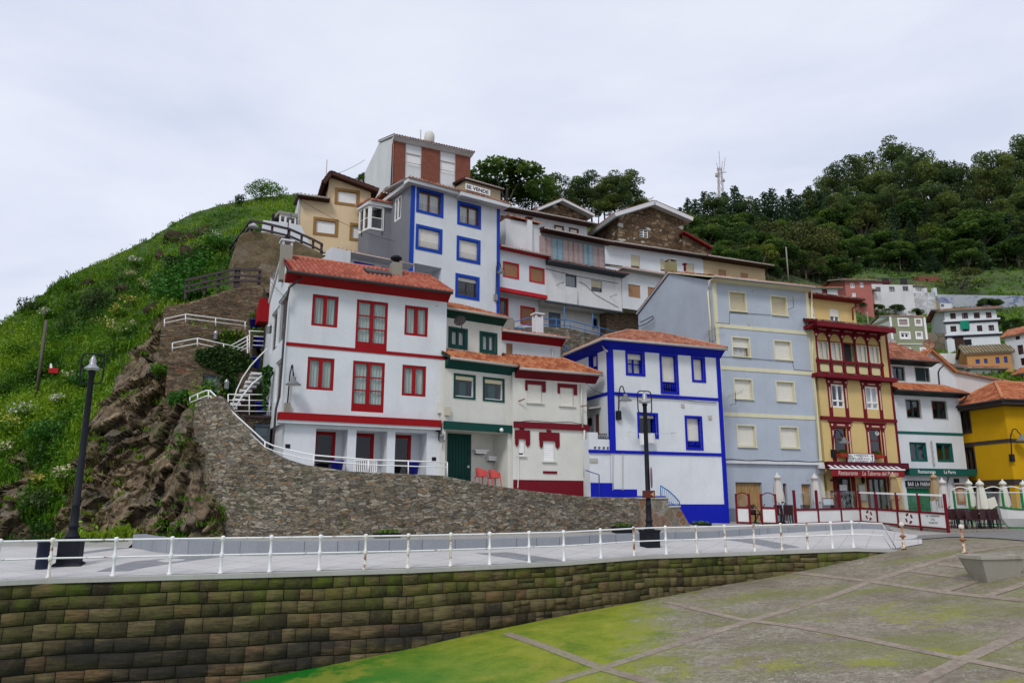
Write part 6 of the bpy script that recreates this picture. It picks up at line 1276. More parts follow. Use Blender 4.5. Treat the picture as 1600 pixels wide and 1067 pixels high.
def hill_at(px,py):
 T=col_interp(HILL,px);lo,hi=0.0,1.0
 for _ in range(30):
  m_=(lo+hi)/2
  if samp(T,m_)[0]>py:lo=m_
  else:hi=m_
 return hill_pt(px,lo)[0]
def ball(n,c,r,flat=.8):
 d=NPR.normal(size=(n,3));d/=np.linalg.norm(d,axis=1)[:,None];rr=NPR.uniform(.35,1,n)**.5;return np.array(c)+d*rr[:,None]*np.array([r,r,r*flat])
def lumpy(n,c,r,k=6,flat=.75,rg=None):
 out=[];c=np.array(c)
 for i in range(k):
  a=NPR.uniform(0,2*np.pi);q=c+np.array([math.cos(a),math.sin(a),0])*r*NPR.uniform(.2,.75)+np.array([0,0,r*flat*NPR.uniform(-.1,.6)]);out.append(ball(n//k,q,r*NPR.uniform(.35,.6),flat))
 return np.concatenate(out)
def shrub(px,py,r,label,mat=None,n=500,leaf=.14,blossom=None,bn=120,bl=.12,at_=None,name='shrub',group=None,flat=.75):
 p=at_ if at_ is not None else hill_at(px,py);t=thing(name,label,'shrub',p,group);P=lumpy(n,p+Vector((0,-.1,r*.35)),r,7,flat);leaf_mesh('foliage',P,leaf,mat or M_SHRUB,t)
 MB().tube([p-Vector((0,0,.2)),p+Vector((.05,0,r*.5))],[.05,.02],5).build('stem',M_DBR,t)
 if blossom is not None:
  B=lumpy(bn,p+Vector((0,-.25,r*.6)),r*.95,8,flat);B=B+np.array([0,-.1,.12]);leaf_mesh('blossom',B,bl,blossom,t,up=1.2,aspect=.9)
 return t
for i,(px,py,r,b,lab)in enumerate([(337,385,.75,M_WFL,'white flowering shrub beside the upper dark fence'),(213,418,.7,M_WFL,'sparse white flowering clump high on the green slope'),(208,440,.65,M_CFL,'cream flowering clump just below the sparse white one'),(228,462,.8,M_CFL,'tall cream flowering shrub beside the bright green leaf bank'),(205,488,.75,M_YFL,'yellow flowering clump in the middle of the slope'),(188,500,.6,M_YFL,'small yellow flowering clump uphill of the cliff'),(168,532,.95,M_YFL,'large yellow flowering mass above the cliff edge'),(192,528,.8,M_CFL,'pale cream flowering clump next to the large yellow mass'),(113,600,.5,M_CFL,'small cream flowering tuft near the lamp head'),(42,668,.85,M_WFL,'white flowering patch low on the slope near the pole'),(14,690,.9,M_YFL,'yellow flowering clump low at the edge of the slope'),(6,720,.7,M_CFL,'cream flowering clump over the low rock face'),(104,760,.55,M_CFL,'cream flowering clump beside the lower lamp post shaft'),(62,760,.5,M_YFL,'yellow flowering clump above the dark gully'),(70,500,.6,M_WFL,'white flowering patch high near the ridge'),(96,640,.45,M_WFL,'tiny white flowers uphill from the lamp post')]):
 shrub(px,py,r,lab,M_COVER,420,.13,b,170,.11,name='flowering_shrub',group='flowering clumps on the green slope')
for px,py,r,lab,mt,n in[(398,316,1.9,'rounded dark green shrub on the skyline of the slope',M_COVER,1500),(425,312,1.6,'lighter green shrub next to the dark one on the skyline',M_GRASS,1200),(378,322,1.0,'small twiggy shrub at the start of the skyline bushes',M_SHRUB,600),(268,425,1.1,'dark green bush in the middle of the upper slope',M_SHRUB,900),(352,395,1.2,'bright green bush below the upper fence',M_BRIGHT,900),(330,400,1.1,'green bush leaning on the fence corner',M_COVER,800),(110,455,1.0,'low green bush near the ridge line',M_COVER,700),(55,490,1.1,'dark bush at the ridge above the pole',M_SHRUB,700),(150,480,1.2,'dense dark bush on the mid slope',M_SHRUB,800),(60,590,1.1,'green bush beside the wooden pole',M_COVER,800),(130,610,1.0,'leafy green bush behind the lamp head',M_BRIGHT,700),(75,690,1.2,'lush green bush above the gully',M_BRIGHT,900),(60,800,1.0,'dark bush hanging in the gully by the lamp',M_SHRUB,700),(185,560,1.0,'green bush at the top edge of the cliff',M_COVER,700),(30,560,1.3,'broad green bush on the open slope',M_COVER,900)]:
 shrub(px,py,r,lab,mt,n,.16)
C=[];rg=random.Random(9)
while len(C)<900:
 px,py=rg.uniform(235,335),rg.uniform(395,478)
 if inside([(245,470),(240,445),(300,405),(318,398),(332,405),(325,425),(290,450),(330,470),(300,478)],px,py):p=hill_at(px,py);C.append(tuple(p+Vector((0,-.3,.25))))
C=np.repeat(np.array(C),5,0);C=C+NPR.normal(size=C.shape)*.22;meta(leaf_mesh('bright_ground_cover',C,.2,M_BRIGHT,loc=(0,0,0),up=.9,aspect=.85),kind='stuff')
def boulder(px,py,r,label,mat=None,p=None):
 p=p if p is not None else hill_at(px,py);bm_v=[];bm_f=[];n=14;m_=10;sd=rnd.random()*50
 for j in range(m_+1):
  for i in range(n):
   th,ph=math.pi*j/m_,2*math.pi*i/n;d=Vector((math.sin(th)*math.cos(ph),math.sin(th)*math.sin(ph)*.8,math.cos(th)*.75));k=1+.45*noise.noise(d*1.5+Vector((sd,0,0)))+.35*abs(noise.noise(d*3.5+Vector((sd,0,0))))+.25*noise.cell(d*2.2+Vector((sd,0,0)));bm_v.append(tuple(p+d*r*k))
 for j in range(m_):
  for i in range(n):bm_f.append((j*n+i,(j+1)*n+i,(j+1)*n+(i+1)%n,j*n+(i+1)%n))
 meta(np_mesh('boulder',bm_v,bm_f,mat or M_BOUL),label,'rock','dark rocks on the slope')
m_,nt_,b_,tc_,o_=mat_base('dark_rock');n_=noisef(nt_,tc_.outputs['Object'],3,8,.7);nt_.links.new(ramp(nt_,n_,[(.3,(.022,.016,.010)),(.6,(.065,.05,.032)),(.75,(.13,.105,.07))]),b_.inputs['Base Color']);b_.inputs['Roughness'].default_value=.9;b_.inputs['Specular IOR Level'].default_value=.05;bump(nt_,b_,n_,1,.15);M_BOUL=m_
for a in[(274,374,.8,'rounded dark rock high on the slope'),(294,378,.75,'dark rock next to the rounded one'),(305,402,.9,'large dark rock below the pair near the fence'),(252,402,.6,'pale grey rock in the grass left of the bush'),(320,362,.6,'dark rock half hidden near the upper fence'),(195,452,.6,'small dark rock among cream flowers'),(242,486,.5,'tall grey rock beside the bright leaf bank'),(147,470,.5,'dark rock in the middle of the open slope'),(140,445,.45,'flat dark rock above the mid slope bush')]:boulder(*a)
WPL=[(292,30.0),(318,29.5),(345,29.25),(400,29.05),(525,29.3),(650,30.1),(770,31.3),(880,33.1),(940,34.2),(996,35.3)]
WTOP=[(292,630),(297,622),(330,618),(345,636),(385,680),(415,706),(440,717),(470,726),(540,736),(600,738.5),(690,743),(760,757),(830,767),(915,776),(996,778)]
def wplan(px):
 for(a,Y),(b,Y2)in zip(WPL,WPL[1:]):
  if px<=b:return Y+(Y2-Y)*max(0,(px-a))/(b-a)
 return WPL[-1][1]
cols=[292+4*i for i in range(177)];V=[];Q=[];NRW=46;caps=[]
for px in cols:
 Y=wplan(px);p0=at(px,780,Y);yt=interp(px,WTOP);pt=at(px,yt,Y);x,y=p0 .x,p0 .y;zt=HC+(pt.z-HC)*1.0
 for j in range(NRW+1):
  z=.1+(zt-.1)*j/NRW;q=Vector((x,y,z));v=noise.voronoi(Vector((x*2.6,y*2.6,z*7)))[0];d=.05*(v[1]-v[0])+.04*noise.fractal(q*1.3,1,2,3)+.05*(z-zt)*-1*.35
  V.append((x,y-d,z))
 V.append((x,y+.5,zt+.02));V.append((x+.0,y+.5,zt-2.0));caps.append(Vector((x,y+.05,zt)))
st=NRW+3
for i in range(len(cols)-1):
 for j in range(st-1):a=i*st+j;Q.append((a,a+st,a+st+1,a+1))
ret=thing('retaining_wall','long rough rubble retaining wall below the front houses, stepped down beside the stairs','retaining wall',(-3,29.5,.5));np_mesh('stonework',V,Q,M_RUB,ret,smooth=False)
Ye=wplan(292);q=MB();e=caps[0];q.poly([Vector((e.x,e.y,0)),e,e+Vector((.6,4,0)),Vector((e.x+.6,e.y+4,0))]);q.build('end_face',M_RUB,ret)
V=[];Q=[]
for c,px in zip(caps,cols):
 d=Vector((-.25,1,0)).normalized()if px<600 else Vector((-.35,1,0)).normalized();back=4.4 if px<700 else(4.6 if px<900 else 3.6)
 for k in(.3,back):V.append((c.x+d.x*k,c.y+d.y*k,c.z-.06))
for i in range(len(cols)-1):a=i*2;Q.append((a,a+2,a+3,a+1))
meta(np_mesh('terrace_path',V,Q,M_COPE,loc=(0,0,0)),kind='structure')
hr=[(297,620.6),(322,610),(328,610),(370,650),(414,690),(427,696),(441,700),(470,707),(491,711),(540,715),(576,718),(638,720),(699,722)]
def on_par(px,py,o=.12):Y=wplan(px)+o;return at(px,py,Y)
t=thing('handrail','white two-bar handrail down the stairs and along the terrace of the red windowed house','railing',on_par(414,706))
MB().tube([on_par(*p)for p in hr],.028,8).build('top_rail',M_WHITEP,t);MB().tube([on_par(x,y+(8.5 if x<420 else 8))for x,y in hr],.022,8).build('lower_rail',M_WHITEP,t)
for px in(297,309,326,369,414,490,576,638,699):y=interp(px,hr);a=on_par(px,y);b=on_par(px,interp(px,WTOP)+1);MB().tube([a,b-Vector((0,0,.1))],.025,6).build('post',M_WHITEP,t)
def terrace(name,label,W,top,ybot,depth,mat=None,holes=()):
 P=[W.hit(x,y)for x,y in top];zb=W.hit((top[0][0]+top[-1][0])/2,ybot)[1];t=thing(name,label,'stone wall',W.p(P[0][0],zb,0));V=[];Q=[];n=0
 s0,s1=P[0][0],P[-1][0];nc=max(6,int((s1-s0)/.12));nr=22
 for i in range(nc+1):
  s=s0+(s1-s0)*i/nc;z1=interp(s,P)
  for j in range(nr+1):
   z=zb+(z1-zb)*j/nr;q=W.p(s,z);v=noise.voronoi(Vector((q.x*2.4,q.y*2.4,q.z*7)))[0];V.append(tuple(W.p(s,z,.09*(v[1]-v[0])+.05*noise.noise(q*1.5))))
  V.append(tuple(W.p(s,z1,-depth)))
 st=nr+2
 for i in range(nc):
  for j in range(st-1):
   a=i*st+j
   sm=s0+(s1-s0)*(i+.5)/nc;zm=(V[a][2]+V[a+1][2])/2
   if any(h[0]<sm<h[1]and h[2]<zm<h[3]for h in holes)and j<nr:continue
   Q.append((a,a+st,a+st+1,a+1))
 np_mesh('stonework',V,Q,mat or M_RUB_T,t);e=MB()
 for s,z1 in(P[0],P[-1]):e.poly([W.p(s,zb),W.p(s,z1),W.p(s,z1,-depth),W.p(s,zb,-depth)])
 e.build('wall_ends',mat or M_RUB_T,t);return t
T1=wall(256,37.9,412,39.0,480);terrace('upper_terrace_wall','highest rough brown stone terrace wall below the small wooden fence',T1,[(256,482),(262,478),(290,474),(330,462),(350,455),(385,447),(412,446)],540,3)
T2=wall(252,36.2,396,37.2,530);terrace('middle_terrace_wall','middle brown stone terrace wall between the two white zigzag handrails',T2,[(252,513),(290,506),(340,514),(396,523)],575,2.2)
T3=wall(264,34.5,396,35.4,590);d3=T3 .rect(317,583,341,632);terrace('lower_terrace_wall','lower stone terrace wall with a blue grey door and hanging ivy',T3,[(264,551),(310,543),(350,551),(396,562)],690,2.2,holes=[tuple(d3)])
DGR=paint((.10,.125,.15),.55,.1)
def grey_door(W,h,label):
 t=thing('cellar_door',label,'door',W.p((h[0]+h[1])/2,h[2],-.1));q=MB();q.wbox(W,h[0],h[1],h[2],h[3],-.2,-.12)
 for a,b in((.3,.55),(.6,.95)):q.wbox(W,h[0]+.12,h[1]-.12,h[2]+(h[3]-h[2])*a,h[2]+(h[3]-h[2])*b,-.12,-.1)
 q.wbox(W,h[0],h[1],h[3]-.12,h[3],-.2,-.05);d=q.build('door_leaf',DGR,t);MB().wbox(W,h[0]+.1,h[0]+.16,h[2]+.9,h[2]+1.02,-.12,-.06).build('handle',M_BLACK,t)
grey_door(T3,d3,'blue grey door under the hanging ivy');
T5=wall(350,33.8,424,34.6,680);d5=T5 .rect(395,661,420,712);terrace('stair_base_wall','dark stone wall with a blue grey door under the small balcony',T5,[(350,650),(424,651)],725,1.5,holes=[tuple(d5)]);grey_door(T5,d5,'blue grey door at the foot of the stairs beside the drainpipe')
def wrail(name,label,W,pts,gap,posts,post_h,o=.0,r=.026,mat=None):
 t=thing(name,label,'railing',W.p(*W.hit(*pts[0],o),o))
 for k,g in enumerate([0]+gap):MB().tube([W.p(*W.hit(x,y+g,o),o)for x,y in pts],r if not k else r*.8,6).build('rail',mat or M_WHITEP,t)
 for px in posts:y=interp(px,pts);MB().tube([W.p(*W.hit(px,y,o),o),W.p(*W.hit(px,y+post_h,o),o)],r,6).build('post',mat or M_WHITEP,t)
wrail('zigzag_handrail','white handrail along the middle terrace, upper of two',T2,[(257,498.5),(291,491),(386,503)],[6.5],[257,290,337,383],13,-.15);
wrail('zigzag_handrail','white handrail along the lower terrace above the ivy',T3,[(269.5,536),(309,528.5),(388.5,546)],[8],[269.5,308.5,349.5,387],13,-.1)
wrail('sloping_handrail','short white handrail rising between the two terraces by the house',T3,[(361,540),(391,523)],[6,12,17],[386.5,390],30,-.3);
wrail('landing_rail','white four-bar landing rail beside the side wall of the red windowed house',T2,[(388,517),(412,518)],[8,15,22],[390],30,.0)
wrail('balcony_rail','white four-bar balcony rail at the foot of the open stairs',T5,[(356.5,616),(424,616.5)],[9,17,26],[356.5,389.5,421],33,.1);MB_=MB();a,z=T5 .hit(354,647,.1);b,_=T5 .hit(426,649,.1);MB_.wbox(T5,a,b,z-.1,z,-1.6,.15);meta(MB_.build('balcony_slab',paint((.06,.035,.04),.7)),'thin dark balcony slab over the stair base wall','balcony')
t=thing('open_stairs','white curving open stairs with floating treads beside the ivy','stairs',T5 .p(*T5 .hit(370,648),-.3));
for i,(x0,x1,y)in enumerate([(392,413,581),(389.5,411,588),(384,406.5,594.5),(382,401,601),(375,394,608),(369,388,615),(364,383,622),(360,376.5,628.5),(358,371,635.5),(356,369,642)]):
 o=-.2-.12*i if i<5 else-.8+.1*(i-5);a,z=T5 .hit(x0,y,o);b,_=T5 .hit(x1,y,o);MB().wbox(T5,a,b,z-.09,z,o-.6,o).build('tread',M_WHITEP,t)
MB().tube([T5 .p(*T5 .hit(x,y,-.1),-.1)for x,y in((418,544),(405,557),(392,571),(379,590),(370,609),(365,626),(363,648))],.03,8).build('handrail',M_WHITEP,t);MB().tube([T5 .p(*T5 .hit(x,y,-.25),-.25)for x,y in((411,586),(394,600),(378,620),(366,640),(360,649))],.05,6).build('stringer',M_WHITEP,t)
def leaf_patch(W,poly,n,o,sd):
 rg=random.Random(sd);C=[];xs=[p[0]for p in poly];ys=[p[1]for p in poly]
 while len(C)<n:
  x,y=rg.uniform(min(xs),max(xs)),rg.uniform(min(ys),max(ys))
  if inside(poly,x+6*noise.noise(Vector((x*.1,y*.1,2))),y):oo=o*rg.random()**.7*(.6+.6*noise.noise(Vector((x*.07,y*.07,0))));C.append(tuple(W.p(*W.hit(x,y,max(.02,oo)),max(.02,oo))))
 return C
iv=thing('ivy','dense green ivy hanging over the lower terrace wall','ivy',T3 .p(*T3 .hit(345,600),.2));leaf_mesh('foliage',leaf_patch(T3,[(306,546),(345,541),(392,553),(394,575),(372,580),(366,640),(350,640),(346,600),(345,581),(318,572),(305,562)],2600,.3,3),.15,leafmat('ivy_leaves',(.012,.035,.008),(.03,.075,.014),(.085,.15,.03),.25),iv,aspect=.85,up=.1)
iv=thing('ivy','pale green climber on the corner beside the open stairs','ivy',T5 .p(*T5 .hit(415,620),.2));leaf_mesh('foliage',leaf_patch(T5,[(409,580),(418,570),(426,575),(422,600),(414,640),(410,640),(412,605)],500,.5,5),.13,M_BRIGHT,iv,aspect=.85)
iv=thing('ivy','leafy creeper on the middle terrace wall behind the handrail','ivy',T2 .p(*T2 .hit(360,540),.1));leaf_mesh('foliage',leaf_patch(T2,[(340,525),(352,514),(378,516),(385,530),(380,550),(350,548)],420,.3,6),.13,M_COVER,iv,aspect=.85)
shrub(0,0,.55,'bright green bush on the ledge beside the lower terrace',M_BRIGHT,800,.15,at_=at(277,632,33.2),flat=.9);shrub(0,0,.6,'green weed clump high on the cliff beside the terraces',M_COVER,500,.14,at_=at(252,592,35.5))
m2=paint((.42,.44,.46),.35,.1,.7)
def planter(p,label,r=.28,h=.5,green=True,group='blue plant pots on the terraces'):
 t=thing('plant_pot',label,'plant pot',p,group);MB().lathe(p,[(r*.72,0),(r*.95,h*.9),(r*1.08,h*.9),(r*1.08,h),(r*.9,h),(r*.85,h*.92)],14).build('pot',paint((.008,.012,.22),.35,.05),t)
 if green:leaf_mesh('foliage',lumpy(160,p+Vector((0,0,h+.15)),r*1.3,5,1.0),.12,M_COVER,t)
for(W_,x,y,o,lab,g)in((T2,398,515,-.9,'blue pot with green plant on the highest landing',1),(T2,402,543,-.4,'blue pot with green plant one landing below the highest',1),(T3,397,575,-.6,'plain blue pot at the top of the open stairs',0),(T5,408,646,-.3,'wide blue trough on the small balcony',0),(T3,327,627,.25,'blue pot standing before the ivy door',1)):
 s,z=W_.hit(x,y,o);planter(W_.p(s,z,o),lab,.3,.5,bool(g))
for x,y,lab in((526,730,'blue pot on the terrace beside the first red door'),(645,733,'blue pot on the terrace beside the third red door')):s,_=W1 .hit(x,y,.25);planter(W1 .p(s,3.25,.25),lab,.3,.55,False)
q=MB();a,b=W1 .hit(553,728,.3)[0],W1 .hit(588,730,.3)[0];z0=3.25
for k in range(13):s=a+(b-a)*k/12;q.wbox(W1,s-.02,s+.02,z0,z0+.6,.28,.32)
q.wbox(W1,a,b,z0+.56,z0+.62,.27,.33);q.wbox(W1,a,b,z0+.05,z0+.1,.27,.33);meta(q.build('slatted_screen',M_WHITEP),'low white slatted screen before the middle red door','screen')
def lantern(p,label):
 t=thing('wall_lantern',label,'lantern',p,'small grey lanterns');MB().lathe(p,[(.09,0),(.11,.05),(.11,.3),(.13,.33),(.05,.45),(.02,.48)],8).build('lantern_body',m2,t);MB().tube([p+Vector((0,.2,.3)),p+Vector((0,0,.3))],.02,5).build('bracket',M_BLACK,t)
lantern(T2 .p(*T2 .hit(336.5,531,.15),.15),'small grey lantern on the middle terrace wall');lantern(T3 .p(*T3 .hit(353.5,608,.5),.5),'small grey lantern in the ivy beside the door');lantern(SW_:=Wall(W1 .p(0,0,-6.6),W1 .p(0,0,0)).p(*Wall(W1 .p(0,0,-6.6),W1 .p(0,0,0)).hit(420.5,521,.2),.2),'pale lantern on the side wall of the red windowed house')
U1=wall(366,42.3,510,44.6,390);M_UPW=rubble([(0,(.17,.125,.07)),(.4,(.24,.185,.11)),(.7,(.13,.10,.065)),(1,(.29,.24,.17))],(1.5,1.5,2.6),mortar=(.15,.115,.07),moss=.75,bs=.6);terrace('curved_upper_wall','curved mossy concrete and stone wall carrying the dark timber fence',U1,[(366,392),(374,368),(392,361),(420,364),(452,372),(490,389),(510,402)],460,6,M_UPW)
M_FEN=woodmat((.022,.013,.016),(.05,.03,.035))
def fence(label,W,pts,gaps,posts,ph,o=-.15,wd=.13,f=1.0):
 t=thing('timber_fence',label,'fence',W.p(*W.hit(*pts[0],o),o))
 for k,g in enumerate(gaps):
  for a,b in zip(pts,pts[1:]):
   A,B=W.hit(a[0],a[1]+g,o),W.hit(b[0],b[1]+g,o);MB().wbar(W,A,B,wd if k else wd*1.1,o-.04,o+.04).build('rail',M_FEN,t)
 for px in posts:y=interp(px,pts);s,z=W.hit(px,y,o-.02);_,z0=W.hit(px,y+ph,o-.02);MB().wbox(W,s-.07,s+.07,z0-.2,z,o-.14,o-.04).build('post',M_FEN,t)
 return t
fence('dark timber fence curving along the top of the mossy upper wall',U1,[(391,343.5),(410,346.5),(452.5,356.5),(490,373),(505,381)],[0,11,21],[395,426,452.5,472,490,503],26)
UL=Wall(at(357,388,47.5),at(391,388,42.8));fence('steep dark timber side fence climbing beside the slope',UL,[(358,388),(391,343.5)],[0,9],[358,363,369,374,380,386,391],17,wd=.09)
F2=wall(288,38.6,412,39.6,430);fence('small dark timber fence on the highest stone terrace',F2,[(290,436.5),(369,418.5),(409,420.5)],[0,10,18],[292,321,343,369,374,406],25,wd=.12)
fl=thing('floodlight','grey floodlight on the corner of the upper timber fence','lamp',U1 .p(*U1 .hit(396,352,.1),.1));s,z=U1 .hit(396,352,.1);MB().lathe(U1 .p(s,z-.25,.15),[(.1,0),(.28,.08),(.3,.16),(.12,.3),(.05,.36)],12).build('lamp_head',paint((.4,.4,.42),.4),fl);MB().tube([U1 .p(s,z,.1),U1 .p(s,z-.1,-.15)],.03,6).build('bracket',M_BLACK,fl)
p=hill_at(59,628);MB_=MB();top=at(59,500,p.y);MB_.tube([p-Vector((0,0,.3)),Vector((p.x,p.y,top.z))],[.1,.08],8);meta(MB_.build('wooden_pole',woodmat((.05,.04,.032),(.11,.09,.07))),'weathered wooden pole standing in the grass slope','pole')
p=hill_at(91,588)+Vector((0,-.5,.1));t=thing('red_box','small red box with a pale top lying in the grass','box',p);q=MB();q.box(p+Vector((0,0,.15)),(.5,.35,.3),.4);q.build('box_body',RD,t);q=MB();q.hexa([p+Vector(v)for v in((-.25,-.05,.3),(-.1,-.05,.3),(-.1,.05,.3),(-.25,.05,.3),(-.28,0,.6),(-.2,0,.6),(-.2,.05,.6),(-.28,.05,.6))]);q.build('pale_flap',M_WHITEP,t)
FAR={430:[(760,47),(620,50),(560,52),(500,57),(420,68),(370,82),(345,90)],740:[(780,52),(620,54),(540,58),(500,61),(420,70),(370,84),(350,92)],900:[(790,53),(620,55),(540,59),(500,62),(430,70),(395,78),(375,86),(350,95)],1000:[(795,53),(600,56),(500,66),(400,82),(360,96),(352,100)],1100:[(800,54),(620,58),(480,74),(440,88),(400,120),(382,150)],1200:[(800,55),(620,60),(500,76),(450,94),(430,106),(400,135),(376,162)],1300:[(800,56),(620,64),(540,79),(470,99),(440,113),(410,140),(356,182)],1450:[(800,58),(620,69),(560,83),(480,107),(440,123),(410,140),(340,188)],1600:[(800,58),(620,69),(560,85),(480,109),(430,126),(405,140),(330,192)],2150:[(800,60),(640,68),(560,86),(440,126),(330,196)]}
def far_pt(px,u,d=True):
 py,Y=samp(col_interp(FAR,px),u);p=at(px,py,Y)
 if d:p+=Vector((0,-.3,1))*(noise.fractal(p*.06,1,2,5)*1.2)
 return p,py
def far_at(px,py):
 T=col_interp(FAR,px);lo,hi=0.0,1.0
 for _ in range(30):
  m_=(lo+hi)/2
  if samp(T,m_)[0]>py:lo=m_
  else:hi=m_
 return far_pt(px,lo)[0]
NC,NR=172,100;V=[];Q=[];st=NR+5
for i in range(NC+1):
 px=430+1720*i/NC
 for j in range(NR+1):V.append(tuple(far_pt(px,j/NR)[0]))
 b=Vector(V[-1])
 for dy,dz in((8,-.5),(25,-6),(60,-25),(120,-60)):V.append((b.x*(1+dy/150),b.y+dy,b.z+dz))
for i in range(NC):
 for j in range(st-1):a=i*st+j;Q.append((a,a+st,a+st+1,a+1))
m_,nt_,b_,tc_,o_=mat_base('meadow');P_=tc_.outputs['Object'];c_=ramp(nt_,noisef(nt_,P_,.22,8,.7),[(.3,(.03,.05,.012)),(.45,(.06,.11,.018)),(.6,(.11,.17,.03)),(.75,(.14,.15,.05))]);c_=mix(nt_,ramp(nt_,noisef(nt_,mapped(nt_,P_,(.3,.3,2)),.5,6,.7),[(.6,G3(0)),(.68,G3(.8))]),c_,(.17,.13,.07))
c_=mix(nt_,ramp(nt_,noisef(nt_,P_,2.5,6,.75),[(.38,G3(.75)),(.55,G3(0))]),c_,(.02,.035,.008));nt_.links.new(c_,b_.inputs['Base Color']);b_.inputs['Roughness'].default_value=.95;bump(nt_,b_,noisef(nt_,P_,2.5,8,.75),1,.4)
meta(np_mesh('wooded_hill',V,Q,m_,loc=(0,0,0),smooth=True),kind='structure')
M_BARK=woodmat((.05,.042,.032),(.13,.11,.085),(3,3,1));M_EUC=leafmat('eucalyptus_leaves',(.024,.048,.016),(.07,.115,.03),(.185,.23,.05),.4);M_OAK=leafmat('oak_leaves',(.016,.044,.009),(.052,.11,.018),(.145,.22,.032),.4);M_PINE=leafmat('dark_leaves',(.015,.04,.02),(.043,.086,.037),(.105,.17,.06),.35);M_LIME=leafmat('spring_leaves',(.05,.085,.008),(.12,.17,.015),(.22,.26,.03),.3);M_OLIVE=leafmat('olive_leaves',(.035,.05,.012),(.08,.10,.02),(.15,.155,.035),.25)
def tree(name,label,kind,H,loc=(0,0,-500),n=1500,group=None,leaf=None):
 base=Vector(loc);t=thing(name,label,'tree',base,group);q=MB();rr=rnd;clumps=[]
 if kind=='euc':
  lean=Vector((rr.uniform(-.08,.08),rr.uniform(-.08,.08),0));pts=[base+Vector((0,0,-1))]+[base+Vector((0,0,H*k))+lean*H*k+Vector((rr.uniform(-.2,.2),rr.uniform(-.2,.2),0))for k in(.2,.45,.7,.9)];q.tube(pts,[H*.016,H*.013,H*.010,H*.007,H*.003],6)
  for i in range(15):
   k=rr.uniform(.36,1.0);a=rr.uniform(0,6.28);L=H*rr.uniform(.06,.19)*(1.25-k*.5);s=base+lean*H*k+Vector((0,0,H*k*.92));e=s+Vector((math.cos(a)*L,math.sin(a)*L,H*rr.uniform(.02,.09)));q.tube([s,(s+e)/2+Vector((0,0,.2)),e],[H*.005,H*.004,H*.002],4);clumps.append((e,H*rr.uniform(.065,.125),rr.random()))
  clumps.append((base+lean*H+Vector((0,0,H*.97)),H*.08,.6));mat=M_EUC;ls=leaf or.62
 elif kind=='oak':
  q.tube([base+Vector((0,0,-1)),base+Vector((.1,0,H*.3)),base+Vector((0,.1,H*.6))],[H*.03,H*.022,H*.01],6)
  for i in range(26):
   a=rr.uniform(0,6.28);el=rr.uniform(-.15,1.4);d=Vector((math.cos(a)*math.cos(el),math.sin(a)*math.cos(el),math.sin(el)));c=base+Vector((0,0,H*.5))+Vector((d.x*H*.36,d.y*H*.36,d.z*H*.42));clumps.append((c,H*rr.uniform(.09,.16),rr.random()))
   if i%4==0:q.tube([base+Vector((0,0,H*.35)),c],[H*.01,H*.004],4)
  mat=M_OAK;ls=leaf or.6
 elif kind=='pine':
  q.tube([base+Vector((0,0,-1)),base+Vector((0,0,H*.95))],[H*.02,H*.004],6)
  for i in range(40):k=.16+.82*i/39;a=i*2.4;r=H*.17*(1.05-k);clumps.append((base+Vector((math.cos(a)*r,math.sin(a)*r,H*k)),H*rr.uniform(.055,.085)*(1.45-k*.9),rr.random()))
  mat=M_PINE;ls=leaf or.55
 else:
  q.tube([base+Vector((0,0,-1)),base+Vector((.1,0,H*.4))],[H*.025,H*.012],6)
  for i in range(18):
   a=rr.uniform(0,6.28);el=rr.uniform(-.3,1.4);d=Vector((math.cos(a)*math.cos(el),math.sin(a)*math.cos(el),math.sin(el)));c=base+Vector((d.x*H*.42,d.y*H*.42,H*.45+d.z*H*.42));clumps.append((c,H*rr.uniform(.10,.18),rr.random()));q.tube([base+Vector((0,0,H*.25)),c],[H*.01,H*.003],4)
  mat=M_LIME if kind=='lime' else M_OLIVE;ls=leaf or.36
 q.build('trunk',M_BARK,t);C=[];T_=[]
 tot=sum(r**2 for _,r,_ in clumps)
 for c,r,tn in clumps:
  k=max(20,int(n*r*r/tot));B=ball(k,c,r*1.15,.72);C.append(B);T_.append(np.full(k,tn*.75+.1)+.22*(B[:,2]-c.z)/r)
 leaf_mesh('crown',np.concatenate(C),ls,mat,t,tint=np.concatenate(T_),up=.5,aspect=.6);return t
KIND_LAB={'euc':'tall eucalyptus with bare pale trunk and clumpy dark crown in the hillside wood','pine':'dark narrow conifer in the wooded ridge above the village','oak':'dense rounded dark green tree low in the hillside wood','lime':'bright spring green tree among the dark wood','olive':'dull yellow green tree among the dark wood'}
KIND_NAME={'euc':'eucalyptus_tree','pine':'conifer_tree','oak':'broadleaf_tree','lime':'spring_green_tree','olive':'olive_green_tree'}
KIND_GRP={'euc':'eucalyptus trees of the hillside wood','pine':'conifers on the wooded ridge','oak':'dark broadleaf trees of the hillside wood','lime':'spring green trees in the wood','olive':'olive green trees in the wood'}
PROTO={k:[]for k in KIND_NAME};USED={k:0 for k in KIND_NAME}
